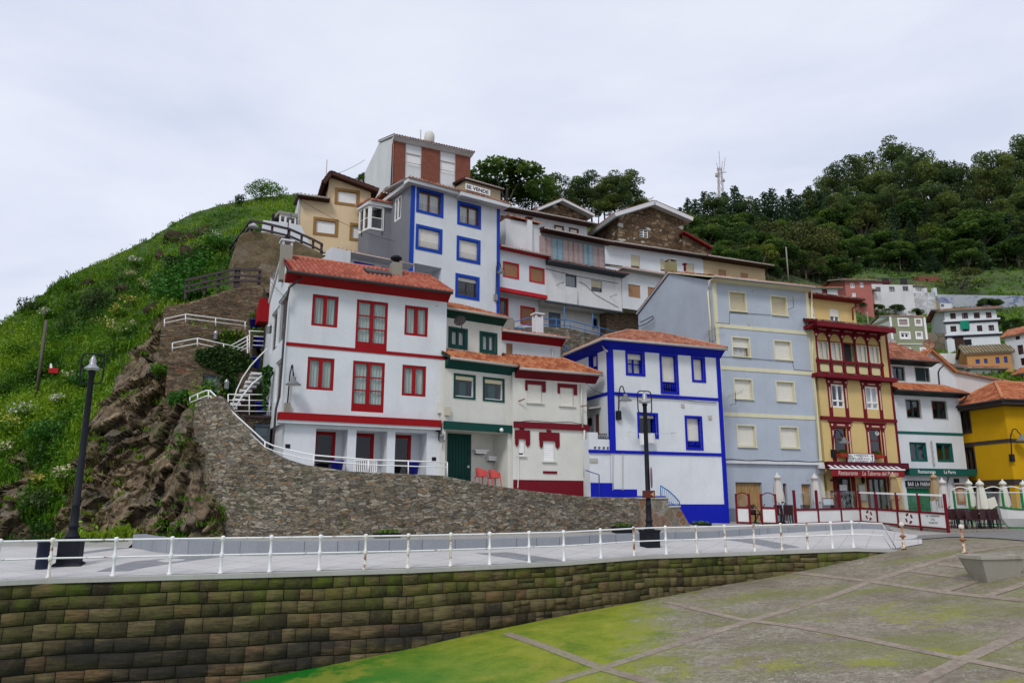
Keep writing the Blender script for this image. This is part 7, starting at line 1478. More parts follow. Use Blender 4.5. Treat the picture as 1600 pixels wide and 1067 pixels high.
def plant(kind,px,py,hpx,Y=None,label=None,wide=1.0,group=True,pos=None):
 """tree standing at hill pixel, hpx pixels tall"""
 p=pos if pos is not None else(far_at(px,py)if Y is None else at(px,py,Y));H=hpx*p.y/1180*.97;k=USED[kind];USED[kind]+=1;NP={'euc':5,'pine':3,'oak':4,'lime':2,'olive':2}[kind];PH={'euc':24,'pine':15,'oak':13,'lime':9,'olive':9}[kind]
 if len(PROTO[kind])<NP:
  t=tree(KIND_NAME[kind],KIND_LAB[kind],kind,PH,loc=p-Vector((0,0,.3)),n={'euc':4600,'pine':2800,'oak':4600,'lime':2600,'olive':2600}[kind],group=KIND_GRP[kind]);PROTO[kind].append(t)
 else:t=dup(PROTO[kind][k%NP],p-Vector((0,0,.3)))
 s=H/PH;t.scale=(s*wide,s*wide,s);t.rotation_euler=(0,0,rnd.uniform(0,6.28));t['label']=label or KIND_LAB[kind];t['group']=KIND_GRP[kind]
 if label and not group:del t['group']
 return t
rg=random.Random(21)
plant('oak',792,352,119,84,'great dark oak rising between the for sale house and the stone gable',1.5,False);plant('oak',752,350,84,86,'dark tree tucked behind the brick house eave',1.0,False);plant('oak',830,350,70,88,'lower dark tree joining the great oak to the eucalyptus clump',1.0,False)
for px,h in((872,92),(900,84),(925,95),(945,88),(962,100),(985,96),(890,70),(935,72),(973,70),(998,62),(860,74),(912,80),(955,78)):plant('euc',px,352+rg.uniform(-4,4),h,93+rg.uniform(-3,6),'eucalyptus in the clump behind the two stone gables',1.25)['group']='eucalyptus clump behind the stone gables'
plant('oak',1000,345,40,94,'low dark bush tree at the foot of the eucalyptus clump',1.1,False)
plant('oak',568,303,42,66,'small wind-bent dark tree between the beige and brick houses',1.0,False)
for px in range(1045,1300,12):plant(rg.choice(['pine','pine','euc','pine']),px+rg.uniform(-4,4),388+rg.uniform(-8,6)-(px-1045)*.02,rg.uniform(84,112)*(.66+.34*min(1,(px-1040)/90)),None,None,1.15)
for px in range(1050,1300,14):
 for py in(392,402,412,424):plant(rg.choice(['oak','oak','pine','oak','olive']),px+rg.uniform(-7,7),py+rg.uniform(-5,5),rg.uniform(44,70),None,None,1.15)
for px,py,h in((1140,432,52),(1165,438,60),(1190,436,62),(1120,425,50),(1215,440,66),(1100,410,40)):plant(rg.choice(['lime','oak']),px,py,h,None,None,1.2)
plant('olive',1255,425,92,None,'large yellow green tree in front of the dark wood',1.25,False);plant('olive',1290,436,62,None,None,1.2);plant('lime',1180,405,58,None,None,1.2);plant('lime',1128,398,46,None,None,1.2);plant('oak',1240,440,50,None,None,1.2);plant('oak',1275,442,45,None,None,1.1)
for px in range(1300,1760,17):plant('euc',px+rg.uniform(-7,7),rg.uniform(345,372),rg.uniform(118,156)*(.84 if px<1330 else 1),None,None,.92)
for px in range(1300,1760,26):plant('euc',px+rg.uniform(-9,9),rg.uniform(378,392),rg.uniform(84,122),None,None,1.1)
for px in range(1290,1760,19):
 for py in(368,388,405):plant(rg.choice(['oak','pine','oak','euc','olive','oak','lime' if py>380 else 'pine']),px+rg.uniform(-9,9),py+rg.uniform(-6,6),rg.uniform(46,80),None,None,1.25)
for px in range(1295,1690,17):plant(rg.choice(['oak','oak','pine']),px+rg.uniform(-9,9),422+rg.uniform(-7,4),rg.uniform(34,60),None,None,1.4)
for px in range(1200,1322,12):plant(rg.choice(['oak','oak','olive']),px+rg.uniform(-4,4),444+rg.uniform(-6,5),rg.uniform(34,54),None,None,1.3)
for px,py,h in((1350,395,70),(1420,372,86),(1475,378,80),(1540,366,84),(1580,372,74)):plant('olive',px,py,h,None,None,1.1)
plant('olive',1505,458,48,None,'pale leafless looking bush tree on the meadow above the painted wall',1.6,False)
plant('oak',1543,484,26,None,'cone shaped dark green bush before the painted wall',1.3,False);plant('oak',1556,484,24,None,'second dark green bush touching the cone shaped one',1.2,False)
for px,py,h in((1370,492,22),(1340,488,20),(1400,494,22),(1430,498,20),(1560,510,20),(1585,520,24),(1466,590,26),(1445,582,20)):plant('oak',px,py,h,None,'low green bush on the grassy bank between the hillside houses',1.6)['group']='bushes on the grassy bank'
C=[];T_=[]
for _ in range(9000):
 px=rg.uniform(1040,2000);u=rg.random();p,py=far_pt(px,u)
 if py<(432 if px<1620 else 440)and py<445:C.append(tuple(p+Vector((0,0,rg.uniform(0,1.8)))));T_.append(rg.random()*.6)
meta(leaf_mesh('undergrowth',np.repeat(np.array(C),3,0)+NPR.normal(size=(len(C)*3,3))*.6,.7,M_OAK,loc=(0,0,0),tint=np.repeat(T_,3)),kind='stuff')
C=[];T_=[]
for _ in range(15000):
 px=rg.uniform(880,1750);u=rg.random();p,py=far_pt(px,u,True)
 if py>300 and(px>1290 or py<400)and py<620:C.append(tuple(p));T_.append(.5+.8*noise.noise(p*.12))
meta(blades_mesh('meadow_grass',C,[.42]*len(C),M_GRASS,7,T_,loc=(0,0,0),width=.06,spread=1.0),kind='stuff')
p=at(1125,300,158);t=thing('radio_mast','grey lattice radio mast with whip aerials above the wooded ridge','mast',p-Vector((0,0,14)));q=MB();b=p-Vector((0,0,14));top=at(1125,262,158);w=.75
for k in range(4):
 a=math.pi/4+k*math.pi/2;q.tube([b+Vector((math.cos(a)*w*1.5,math.sin(a)*w*1.5,0)),top+Vector((math.cos(a)*w*.55,math.sin(a)*w*.55,0))],.09,4)
n=12
for i in range(n):
 z0,z1=b.z+(top.z-b.z)*i/n,b.z+(top.z-b.z)*(i+1)/n;r0,r1=w*(1.5-.95*i/n),w*(1.5-.95*(i+1)/n)
 for k in range(4):a,c=math.pi/4+k*math.pi/2,math.pi/4+(k+1)*math.pi/2;q.tube([Vector((b.x+math.cos(a)*r0,b.y+math.sin(a)*r0,z0)),Vector((b.x+math.cos(c)*r1,b.y+math.sin(c)*r1,z1))],.05,4)
q.build('lattice',M_GUT,t)
for dx,h in((0,30),(1.3,18),(-.7,9),(.6,11)):MB().tube([top+Vector((dx*.6,0,-1)),top+Vector((dx,0,h*.134))],.06,4).build('aerial',M_GUT,t)
q=MB();q.tube([top+Vector((-1.2,0,-1.5)),top+Vector((1.4,0,-1.1))],.09,4);q.lathe(top+Vector((-.9,0,-2.2)),[(.3,0),(.3,.5)],8);q.lathe(top+Vector((.6,0,-3.4)),[(.3,0),(.3,.6)],8);q.build('platform',M_GUT,t)
def pole(px,y0,y1,Y,label,r=.09,mat=None):a,b=at(px,y1,Y),at(px,y0,Y);meta(MB().tube([a-Vector((0,0,1)),Vector((a.x,a.y,b.z))],r,6).build('utility_pole',mat or woodmat((.16,.15,.13),(.26,.25,.22))),label,'pole')
pole(1232,386,436,96,'bare grey pole in front of the wood above the blue-grey house');pole(1357,487,510,80,'thin pale pole on the grassy bank',.08)
pole(1395,430,436,60,'short pole',.05)if False else None
def far_house(name,label,px0,Y0,px1,Y1,ytop,ybot,D,wm,wins,fm,rm,rise=.9,ov=.5,shut=None,surround=None,cat='house',gut=False,sidecol=None,ratio=1.003):
 pm=(px0+px1)/2;Yh=min(far_at(px0,ybot).y,far_at(px1,ybot).y)-.8;W=wall(px0,Yh,px1,Yh*ratio,(ytop+ybot)/2);zt=W.hit(pm,ytop)[1];zb=W.hit(pm,ybot)[1]-3.0;t=thing(name,label,cat,W.p(W.L/2,zb,0));hs=[W.rect(*w)for w in wins];mb=MB();body(mb,W,0,W.L,zb,zt,D,[tuple(h)for h in hs],.2);mb.build('wall',wm,t)
 for i,h in enumerate(hs):s=shut[i]if shut else 0;window(t,W,h,fm,ins=.1,fw=.12,cols=2,shutter=s,shut=PKS if s else None,curt=M_CURT if not s and i%2 else None,surround=surround,sw=.16)
 if rise:
  mono_roof(W,zt,-ov,W.L+ov,ov,D/2,rise,rm,t,P_SOFF,None,w=.3,amp=.03);b1,b0,r0,r1=W.p(W.L+ov,zt+.1,-D-ov),W.p(-ov,zt+.1,-D-ov),W.p(-ov,zt+.1+rise,-D/2),W.p(W.L+ov,zt+.1+rise,-D/2);roof_tiles([b1,b0,r0,r1],rm,t,w=.3,amp=.03)
  q=MB()
  for s in(0,W.L):q=MB();q.poly([W.p(s,zt,0),W.p(s,zt+rise*.95,-D/2),W.p(s,zt,-D)]);q.build('gable',sidecol or wm,t)
 return t,W
PINK=plaster((.42,.15,.13),.4,(.25,.12,.1));GRN=plaster((.27,.29,.19),.3,(.2,.2,.15));ORG_=plaster((.48,.26,.10),.35,(.3,.2,.12));STN=plaster((.33,.27,.17),.5,(.2,.16,.1))
far_house('far_white_house','small white house with red tiled roof half hidden behind the blue-grey house',1228,98,1309,101,451,470,6,P_STR,[(1284,452,1293,461),(1262,452,1270,460)],P_DRED,M_TILE_P,1.0)
far_house('pink_house','faded pink house beside the white terraced house on the far slope',1322,115,1363,117,439,482,7,PINK,[(1328,442,1336,450),(1343,441,1350,449),(1331,457,1338,464)],M_WHITEP,M_TILE_D,1.0);
t,W=far_house('pink_annex','lower pink annexe stepping down in front of the pink house',1346,113.5,1366,114.5,454,480,4,PINK,[(1353,456,1357,460)],M_WHITEP,M_TILE_D,.5)
t,W=far_house('terrace_house','white house with roof terrace and three dark framed windows on the far slope',1364,113,1428,116,445,482,7,P_OLD,[(1368,448.5,1376.5,456),(1389,448,1398.5,456),(1410,447,1420,455)],P_SLATE,M_TILE_D,0)
z=W.hit(1390,444)[1];q=MB()
for k in range(24):s=W.L*k/23;q.tube([W.p(s,z,0),W.p(s,z+.8,0)],.03,4)
q.tube([W.p(0,z+.8,0),W.p(W.L,z+.8,0)],.04,5);q.build('terrace_rail',M_GUTD,t);mb=MB();mb.wbox(W,0,W.L*.72,z-.2,W.hit(1390,433)[1],-6,-3);mb.build('upper_storey',P_OLD,t);MB().wbox(W,-.3,W.L*.75,W.hit(1390,433)[1],W.hit(1390,431)[1],-6.3,-2.6).build('flat_roof',P_DRED,t)
for x in(1384,1412):s,zz=W.hit(x,440,-3);MB().wbox(W,s-.5,s+.5,zz-.6,zz+.5,-3,-2.95).build('upper_window',M_ROOM,t)
Yt=far_at(1412,484).y-1.6;W=wall(1366,Yt,1462,Yt*1.01,468);t=thing('white_stone_terrace','whitewashed stone terrace wall below the far white houses','wall',W.p(W.L/2,30,0));q=MB();P4=[W.p(*W.hit(x,y))for x,y in((1366,484),(1462,472),(1461,457),(1366,461))];q.poly(P4);k=W.n*-2.5;q.poly([P4[3],P4[2],P4[2]+k,P4[3]+k]);q.poly([P4[0]-Vector((0,0,4)),P4[1]-Vector((0,0,4)),P4[1],P4[0]]);q.build('stonework',rubble([(0,(.5,.5,.5)),(.6,(.66,.66,.66)),(1,(.72,.72,.74))],(.9,.9,1.6),mortar=(.3,.34,.42),moss=.1,bs=.4),t)
for x in(1428,1446,1461):s,zz=W.hit(x,452);MB().wbox(W,s-.25,s+.25,zz-1,zz+.2,-.5,0).build('pier',P_STR,t)
far_house('brick_ruin','roofless orange brick shed at the edge of the wood',1436,119,1470,120.5,432,446,4,M_BRICK,[(1445,436,1451,443)],M_ROOM,M_TILE_D,0,cat='shed')
far_house('red_roof_shed','small shed with red roof and white window beside the brick ruin',1428,115,1442,115.6,448,462,3,P_OLD,[(1434,450,1441,457)],M_WHITEP,M_TILE_D,.7,cat='shed')
far_house('tan_shed','small tan stone shed with white window below the whitewashed terrace',1440,107,1467,108,468,482,4,STN,[(1449.5,473,1454.5,481)],M_WHITEP,M_TILE_D,0,cat='shed')
far_house('white_shed','tiny white flat shed beside the tan shed',1469,107,1487,107.5,474,482,3,P_STR,[(1470,475,1475.5,480)],P_SLATE,M_TILE_D,0,cat='shed')
t,W=far_house('sage_green_house','sage green house with white window surrounds on the far slope',1393.5,82,1447,84,495,550,4,GRN,[(1404,499,1418.5,508),(1430.5,499.5,1439,507.5),(1407,520,1421,528),(1432,520,1440,528),(1407,545,1422,552),(1439,545,1446,551)],M_WHITEP,M_TILE_P,.5,.1,[1,.8,0,.6,0,0],M_WHITEP,sidecol=P_STR)
SWf=Wall(W.p(0,0,-4),W.p(0,0,0));q=MB();q.wbox(SWf,0,SWf.L,W.hit(1420,560)[1],W.hit(1420,496)[1]-.4,0,.1);q.build('white_side',P_STR,t)
for s in(0,W.L):MB().wbox(W,s-.12,s+.12,W.hit(1420,537)[1],W.hit(1420,496)[1],0,.06).build('corner_strip',M_WHITEP,t)
MB().wbox(W,0,W.L,W.hit(1420,538)[1],W.hit(1420,537)[1],0,.06).build('floor_band',M_WHITEP,t)
dish('satellite_dish','rusty satellite dish on a mast above the restaurant house roof',at(1450.5,539,56),.42,(-.3,-1,.3),mat=rusty((.25,.2,.15),.8));dish('satellite_dish','grey satellite dish at the corner of the sage green house',at(1392,537,56),.36,(-.5,-1,.4),mat=M_GUT);dish('satellite_dish','pale satellite dish on the whitewashed terrace of the far slope',at(1422,469,111),.7,(-.3,-1,.3),mat=M_GUT)
t,W=far_house('black_trim_house','white three storey house with eight dark windows and black trim on the far slope',1478,93,1560,96,485,540,5.5,P_WHITE,[(1484,489.5,1494,498),(1502.5,489,1513,497.5),(1521,488.5,1531.5,497),(1540,488,1550,496.5),(1484.5,509.5,1495,518),(1503.5,509,1514.5,517.5),(1526,508.5,1535.5,517.5),(1544,508,1554,516.5)],M_DBR,M_TILE_D,.9,.6,ratio=.985)
for y in(502.5,524.5):zz=W.hit(1520,y)[1];MB().wbox(W,-.2,W.L+.3,zz-.1,zz+.1,0,.15).build('black_trim',M_BLACK,t);MB().wbox(W,-.2,W.L+.3,zz+.1,zz+.3,0,.12).build('white_trim',P_WHITE,t)
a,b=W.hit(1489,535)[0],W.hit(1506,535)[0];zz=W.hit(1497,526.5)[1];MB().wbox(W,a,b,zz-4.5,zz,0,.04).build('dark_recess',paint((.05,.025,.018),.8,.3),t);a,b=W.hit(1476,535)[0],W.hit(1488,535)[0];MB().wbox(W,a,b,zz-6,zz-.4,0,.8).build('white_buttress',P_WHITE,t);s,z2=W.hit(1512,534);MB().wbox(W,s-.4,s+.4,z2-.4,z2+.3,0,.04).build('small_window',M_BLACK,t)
s,z2=W.hit(1507,504,.2);q=MB();
for k in range(6):a=s-.5+k/6;q.poly([W.p(a,z2-.8,.2+.05*math.sin(k)),W.p(a+.17,z2-.8,.2+.05*math.sin(k+1)),W.p(a+.17,z2+.25,.2),W.p(a,z2+.25,.2)],sm=True)
meta(q.build('hanging_cloth',paint((.01,.22,.14),.8,.1)),'green cloth hanging from the upper floor of the black trimmed house','laundry')
far_house('orange_house','long orange house with four blue windows and a mossy tiled roof',1512,79,1582,81,552,584,3,ORG_,[(1524,561.5,1531.5,568),(1537,560.5,1543.5,567.5),(1555,558,1562.5,567.5),(1568,557,1575,566.5)],paint((.03,.05,.22),.6),tiles((.20,.10,.05),(.26,.15,.08),(.33,.2,.12),1.1),1.1,.3,ratio=.985)
Yt=far_at(1537,545).y-.5;W=wall(1500,Yt,1575,Yt,540);q=MB();q.wbox(W,0,W.L,W.hit(1540,575)[1],W.hit(1540,538)[1],-1,0);meta(q.build('garden_wall',rubble(ST_GREY,(1.2,1.2,2),moss=.6)),'mossy grey garden wall behind the long orange house','wall')
far_house('low_tiled_house','low white house with dull tiled roof in front of the long orange house',1516,71,1566,73,577,592,5,P_STR,[(1558,580,1564,588)],P_SLATE,M_TILE_D,.8,.5)
far_house('edge_white_house','white gabled house with red roof edge above the yellow house',1573,75,1640,78,521,585,2.5,P_WHITE,[(1586,517+6,1594,530),(1589,548-8,1600,553),(1594,560,1610,569)],M_DBR,M_TILE_O,1.0,.3,ratio=.95)
t,W=far_house('tan_edge_house','small tan gable with orange tiles just above the yellow roof',1589,62,1640,63.5,582,600,2,plaster((.50,.36,.22),.3),[(1595,586,1599,592)],M_DBR,M_TILE_O,.8,.3,ratio=.955)
Yt=far_at(1550,477).y-.6;W=wall(1466,Yt,1640,Yt*1.01,468);q=MB();q.wbox(W,0,W.L,W.hit(1550,477)[1]-1,W.hit(1550,461.5)[1],-.6,0)
m_,nt_,b_,tc_,o_=mat_base('painted_wall');n_=noisef(nt_,mapped(nt_,tc_.outputs['Object'],(.45,.45,.8)),1.0,7,.75,.6);nt_.links.new(ramp(nt_,n_,[(.36,(.05,.07,.2)),(.44,(.18,.21,.33)),(.5,(.32,.34,.38)),(.62,(.38,.40,.41)),(.7,(.15,.19,.3))]),b_.inputs['Base Color']);b_.inputs['Roughness'].default_value=.9
meta(q.build('painted_wall',m_),'long blue and white painted wall across the far meadow','wall')
Yt=far_at(1464,540).y-.5;W=wall(1447,Yt,1480,Yt,530);q=MB();q.wbox(W,0,W.L,W.hit(1465,570)[1],W.hit(1465,520)[1],-2,0);meta(q.build('rock_bank',rubble(ST_GREY,(.8,.8,1.0),moss=.3)),'grey rock bank between the sage green and the black trimmed house','wall')
Yt=far_at(1475,570).y-.5;W=wall(1450,Yt,1500,Yt,560);q=MB();q.wbox(W,0,W.L,W.hit(1475,590)[1],W.hit(1475,552)[1],-1.5,0);meta(q.build('white_garden_wall',P_OLD),'pale whitewashed garden wall below the rock bank','wall')
def prom_at(px,py,z0=.05):
 p=atz(px,py,z0);return p
def lamp_post(px,py,tx,ty,label,rz):
 b=atz(px,py,.03);H=at(tx,ty,b.y).z-b.z+.45;t=thing('street_lamp',label,'street lamp',b,'black harbour street lamps');V3=lambda x,y,z:b+Vector((x,y,z))
 q=MB();q.lathe(b,[(.42,0),(.42,.1),(.36,.18),(.30,.22),(.30,.82),(.33,.86),(.33,.92)],sq=True,rz=rz);q.build('pedestal',M_BLACK,t)
 q=MB();q.lathe(V3(0,0,.92),[(.22,0),(.2,.06),(.13,.2),(.13,.3),(.155,.33),(.155,.37),(.12,.42),(.115,.95),(.125,.97),(.125,1.0),(.105,1.02),(.085,H-2.05),(.11,H-2.0),(.11,H-1.95),(.04,H-1.9)],14);q.build('shaft',M_BLACK,t)
 zc=H-.95;x=Vector((math.cos(rz),math.sin(rz),0));w,h=.33,.95;pts=[]
 for i in range(33):
  a=2*math.pi*i/32-math.pi/2;c,s=math.cos(a),math.sin(a);e=.35;pts.append(b+x*w*math.copysign(abs(c)**e,c)+Vector((0,0,zc+h/2*math.copysign(abs(s)**e,s)+.0)))
 MB().tube(pts,.025,6,caps=False).build('frame',M_BLACK,t)
 MB().tube([b+x*-w+Vector((0,0,zc+.05)),b+x*w+Vector((0,0,zc+.05))],.016,6).build('crossbar',M_BLACK,t)
 lm=MB();lm.lathe(V3(0,0,zc-.02),[(.25,0),(.24,.03),(.13,.12),(.10,.17),(.10,.3),(.06,.38),(.02,.46)],14);hd=lm.build('lamp_head',paint((.35,.36,.38),.35,.1,.4),t);MB().lathe(V3(0,0,zc-.07),[(.06,0),(.2,.04),(.22,.055)],12).build('diffuser',paint((.6,.6,.55),.3,.02),hd);return t,b
lamp_post(107,889,150,552,'black street lamp before the green slope, bell lamp in a square ring',.3)
t,b=lamp_post(1016,864,1009,610,'black street lamp before the blue trimmed house carrying two small signs',.35)
q=MB();q.lathe(b+Vector((0,0,0)),[(.01,0)]*2,6)if False else None
c=b+Vector((.14,-.05,3.0));q=MB();n=Vector((.96,-.28,0));x=Vector((.28,.96,0));pts=[c+x*.3*math.cos(a)+Vector((0,0,.42*math.sin(a)))for a in[2*math.pi*i/24 for i in range(24)]];q.poly(pts);q.poly([p+n*.03 for p in pts][::-1]);[q.poly([pts[i],pts[(i+1)%24],pts[(i+1)%24]+n*.03,pts[i]+n*.03])for i in range(24)];q.build('round_sign',paint((.16,.05,.08),.4),t)
q=MB();q.box(b+Vector((.0,-.16,2.33)),(.52,.06,.3),.2);s=q.build('arrow_sign',paint((.10,.025,.02),.5,.2),t);q=MB();a=b+Vector((.12,-.185,2.33));q.poly([a+Vector((.1,.02,.1)),a+Vector((-.06,-.02,0)),a+Vector((.1,.02,-.1))]);q.build('arrow',paint((.42,.26,.12),.5),s)
p=atz(65,893,.03);t=thing('bollard','black round iron bollard beside the street lamp on the quay','bollard',p);MB().lathe(p,[(.2,0),(.2,.03),(.19,.06),(.19,.78),(.205,.79),(.205,.86),(.19,.9),(.1,.92)],16).build('body',paint((.012,.016,.035),.4,.1),t)
for px,py,w in((150,887,.55),(1043,861.5,.5)):p=atz(px,py,.04);q=MB();q.box(p+Vector((0,0,.012)),(w,.5,.014),.4);meta(q.build('drain_cover',rusty((.2,.12,.1),.9)),'rusty drain cover set in the paving beside the '+('cliff side' if px<500 else 'central')+' street lamp','drain cover')
def wall_lamp(W,px,y_base,y_top,y_head,label,r=.3,off=.45,box=True,dx=0.0):
 s,z0=W.hit(px,y_base,.1);_,z1=W.hit(px,y_top,.3);_,zh=W.hit(px,y_head,off);t=thing('wall_lamp',label,'wall lamp',W.p(s,z0,0),'black gooseneck wall lamps')
 pts=[W.p(s,z0,.1),W.p(s+dx*.2,z1-.35,.12)]+[W.p(s+dx*.5,z1-.18+.18*math.sin(a),.3-.2*math.cos(a))for a in[math.pi*k/8 for k in range(9)]]+[W.p(s+dx,zh+.32,.5)]
 MB().tube(pts,.03,6).build('gooseneck',M_BLACK,t);c=W.p(s+dx,zh,.5);hd=MB().lathe(c,[(r,0),(r*.95,.03),(r*.45,.16),(.11,.2),(.11,.32),(.06,.36)],14).build('lamp_shade',paint((.16,.17,.18),.4),t);MB().lathe(c-Vector((0,0,.04)),[(.08,0),(r*.8,.03),(r*.9,.045)],12).build('diffuser',paint((.62,.6,.52),.4,.02),hd)
 q=MB();q.wbox(W,s-.12,s+.12,z0-.35,z0+.1,0,.18);q.build('control_box',P_CONC if not box else M_BLACK,t);return t
wall_lamp(W1,449,633,570,601,'gooseneck lamp at the corner of the red windowed house',.33,box=False,dx=.12);wall_lamp(WA,774.5,462,409,425,'gooseneck lamp on the right edge of the tall blue and white house',.3,box=False,dx=.2);wall_lamp(W4,966.5,645,603,626,'gooseneck lamp beside the blue corner strip',.34,dx=.2);wall_lamp(W6,1302,705,672,692,'gooseneck lamp on the ochre house above the awning',.36,dx=.5);wall_lamp(WR8,1581,712,670,688,'gooseneck lamp on the yellow house',.38,dx=.5)
wall_lamp(U1,449,372,335,342,'thin lamp on the dark timber fence below the beige house',.2);wall_lamp(W1,686,662,676,690,'small drooping lamp where the white and green trimmed houses meet',.14)
W=wall(994,35.6,1080,37.0,800);M_FLAG=rubble([(0,(.20,.17,.12)),(.3,(.30,.24,.16)),(.55,(.26,.13,.07)),(.8,(.34,.32,.26)),(1,(.22,.20,.16))],(2.2,2.2,2.0),mortar=(.25,.23,.2),moss=.2,bs=.5)
t=thing('stair_block','flagstone clad stair block with sloping end in front of the blue trimmed house','stairs',W.p(1,.8,0));PP=[W.hit(x,y)for x,y in((993,833),(1079,833),(1079,822),(1062,792.5),(1045,791.5),(1044,779),(993,778.5))];q=MB();F_=[W.p(s,z)for s,z in PP];B_=[W.p(s,z,-1.6)for s,z in PP];q.poly(F_);q.poly(B_[::-1])
for i in range(7):j=(i+1)%7;q.poly([F_[j],F_[i],B_[i],B_[j]])
q.build('cladding',M_FLAG,t);q=MB()
for i in(3,5):a,b=PP[i],PP[(i+1)%7];q.wbar(W,(min(a[0],b[0])-.03,a[1]+.06),(max(a[0],b[0])+.03,b[1]+.06),.07,-1.65,.05)
q.build('coping',M_COPE,t)
rp=[W.hit(x,y,-.3)for x,y in((1032,758.5),(1044,766),(1054,775),(1061,783),(1062.5,790))];t=thing('stair_rail','short sloping blue stair railing on the flagstone block','railing',W.p(rp[0][0],PP[3][1],-.3));MB().tube([W.p(s,z,-.3)for s,z in rp],.03,6).build('top_rail',M_BLR,t);MB().tube([W.p(rp[0][0],rp[0][1],-.3),W.p(rp[0][0],PP[5][1],-.3)],.03,6).build('post',M_BLR,t);q=MB()
for k in range(1,9):s=rp[0][0]+(rp[3][0]-rp[0][0])*k/9;z=interp(s,rp[:4]);q.tube([W.p(s,z,-.3),W.p(s,max(z-.62,PP[3][1]),-.3)],.014,5)
q.tube([W.p(rp[0][0],rp[0][1]-.6,-.3),W.p(rp[3][0],rp[3][1]-.25,-.3)],.02,5);q.build('balusters',M_BLR,t)
A0=Wall(W3 .p(W3 .L+.02,0,-2.2),W4 .p(sT,0,-1.2));q=MB();q.wbox(A0,-.4,A0 .L+.3,1.5,A0 .hit(912,682)[1],-3,-1.4);meta(q.build('alley_wall',P_CONC),'grey concrete wall closing the narrow alley beside the blue terrace','wall')
t=thing('alley_steps','short grey concrete steps climbing the alley beside the blue plinth','steps',W3 .p(W3 .L+.5,2,.3))
for k in range(4):s0=W3 .L+.02;z=W3 .hit(918,776-k*4.2,.2-.3*k)[1];MB().wbox(W3,s0,s0+1.5-.3*k,1.6,z,-.6-.3*k,.35-.3*k).build('step',P_CONC,t)
pts=[W4 .p(*W4 .hit(x,y,.35),.35)for x,y in((915,734.5),(936,741.5),(936.5,776))];t=thing('alley_rail','single dark blue handrail at the foot of the alley steps','railing',pts[2]);MB().tube(pts,.028,6).build('rail',paint((.03,.09,.25),.5),t)
s,z=W4 .hit(927.5,719,.0);MB().wbox(W4,s-.22,s+.22,z-.1,z+.1,-.03,.02).build('name_plate',M_GUT,H4)
Wq=W2;o=-1.3
for(x0,y0,x1,y1,lab)in((738,703,757,709.5,'upper of two white plant troughs on the porch wall'),(758.5,713.5,776.5,720.5,'lower of two white plant troughs on the porch wall')):
 a,zt_=Wq.hit(x0,y0,o);b,zb_=Wq.hit(x1,y1,o);t=thing('plant_trough',lab,'plant trough',Wq.p((a+b)/2,zb_,o+.15));q=MB();q.hexa([Wq.p(a+.06,zb_,o+.28),Wq.p(b-.06,zb_,o+.28),Wq.p(b-.06,zb_,o+.03),Wq.p(a+.06,zb_,o+.03),Wq.p(a,zt_,o+.32),Wq.p(b,zt_,o+.32),Wq.p(b,zt_,o+.01),Wq.p(a,zt_,o+.01)]);q.build('trough',M_WHITEP,t);MB().wbox(Wq,a-.03,b+.03,zt_-.05,zt_+.02,o+.005,o+.34).build('rim',M_WHITEP,t);MB().wbox(Wq,a+.1,b-.1,zb_-.03,zb_,o+.0,o+.2).build('bracket',M_GUTD,t)
RP=paint((.50,.085,.075),.45,.05)
for i,(x,y)in enumerate(((752,758),(772,760))):
 p=Wq.p(*Wq.hit(x,y,.1),.1);d,n=Wq.d,Wq.n;t=thing('plastic_chair',('red plastic garden chair by the green door','red plastic garden chair by the porch pillar')[i],'chair',p);X=lambda a,c,z:p+d*a+n*c+Vector((0,0,z))
 q=MB();q.hexa([X(-.24,-.22,.38),X(.24,-.22,.38),X(.24,.22,.40),X(-.24,.22,.40),X(-.24,-.22,.42),X(.24,-.22,.42),X(.24,.22,.44),X(-.24,.22,.44)]);q.build('seat',RP,t);q=MB();N=10
 for k in range(N):
  a0,a1=math.pi*k/N,math.pi*(k+1)/N;f=lambda a:(-.27*math.cos(a),.15-.42*math.sin(a));h=lambda a:.62+.2*math.sin(a);(x0,c0),(x1,c1)=f(a0),f(a1);q.poly([X(x0,c0,.42),X(x1,c1,.42),X(x1*1.1,c1-.05,h(a1)),X(x0*1.1,c0-.05,h(a0))])
 q.build('backrest',RP,t)
 for a,c in((-.22,.2),(.22,.2),(-.2,-.2),(.2,-.2)):MB().tube([X(a,c,.4),X(a*1.15,c*1.2,0)],.025,5).build('leg',RP,t)
for x0,x1,y0,y1,Y,lab in((587,626,833,845,28.9,'long dark planter against the rubble wall below the green trimmed house'),(962,992,822,835,33.6,'dark planter against the rubble wall beside the flagstone block'),(1085,1112,817.5,826,38.3,'dark planter at the foot of the blue plinth')):
 W=wall(x0,Y,x1,Y+.4,y1);a,zt_=W.hit(x0,y0);b,zb_=W.hit(x1,y1);t=thing('planter_box',lab,'planter',W.p((a+b)/2,zb_,-.2));q=MB();q.hexa([W.p(a+.05,zb_-.1,0),W.p(b-.05,zb_-.1,0),W.p(b-.05,zb_-.1,-.35),W.p(a+.05,zb_-.1,-.35),W.p(a,zt_,.05),W.p(b,zt_,.05),W.p(b,zt_,-.4),W.p(a,zt_,-.4)]);q.build('box',M_BLACK,t);leaf_mesh('foliage',np.concatenate([ball(40,W.p(a+(b-a)*k/5,zt_+.04,-.18),.16,.5)for k in range(1,5)]),.1,M_COVER,t)
p=on_ramp(1568,905);W=wall(1536,p.y-.3,1612,p.y+.1,890);t=thing('stone_trough','pale grey concrete mooring trough with tapering sides on the slipway','trough',p);a,zt_=W.hit(1534,873);b,zb_=W.hit(1605,914);D=.95;m=(a+b)/2;hw=(b-a)/2;q=MB();M_TR=plaster((.36,.34,.29),.7,(.13,.11,.07))
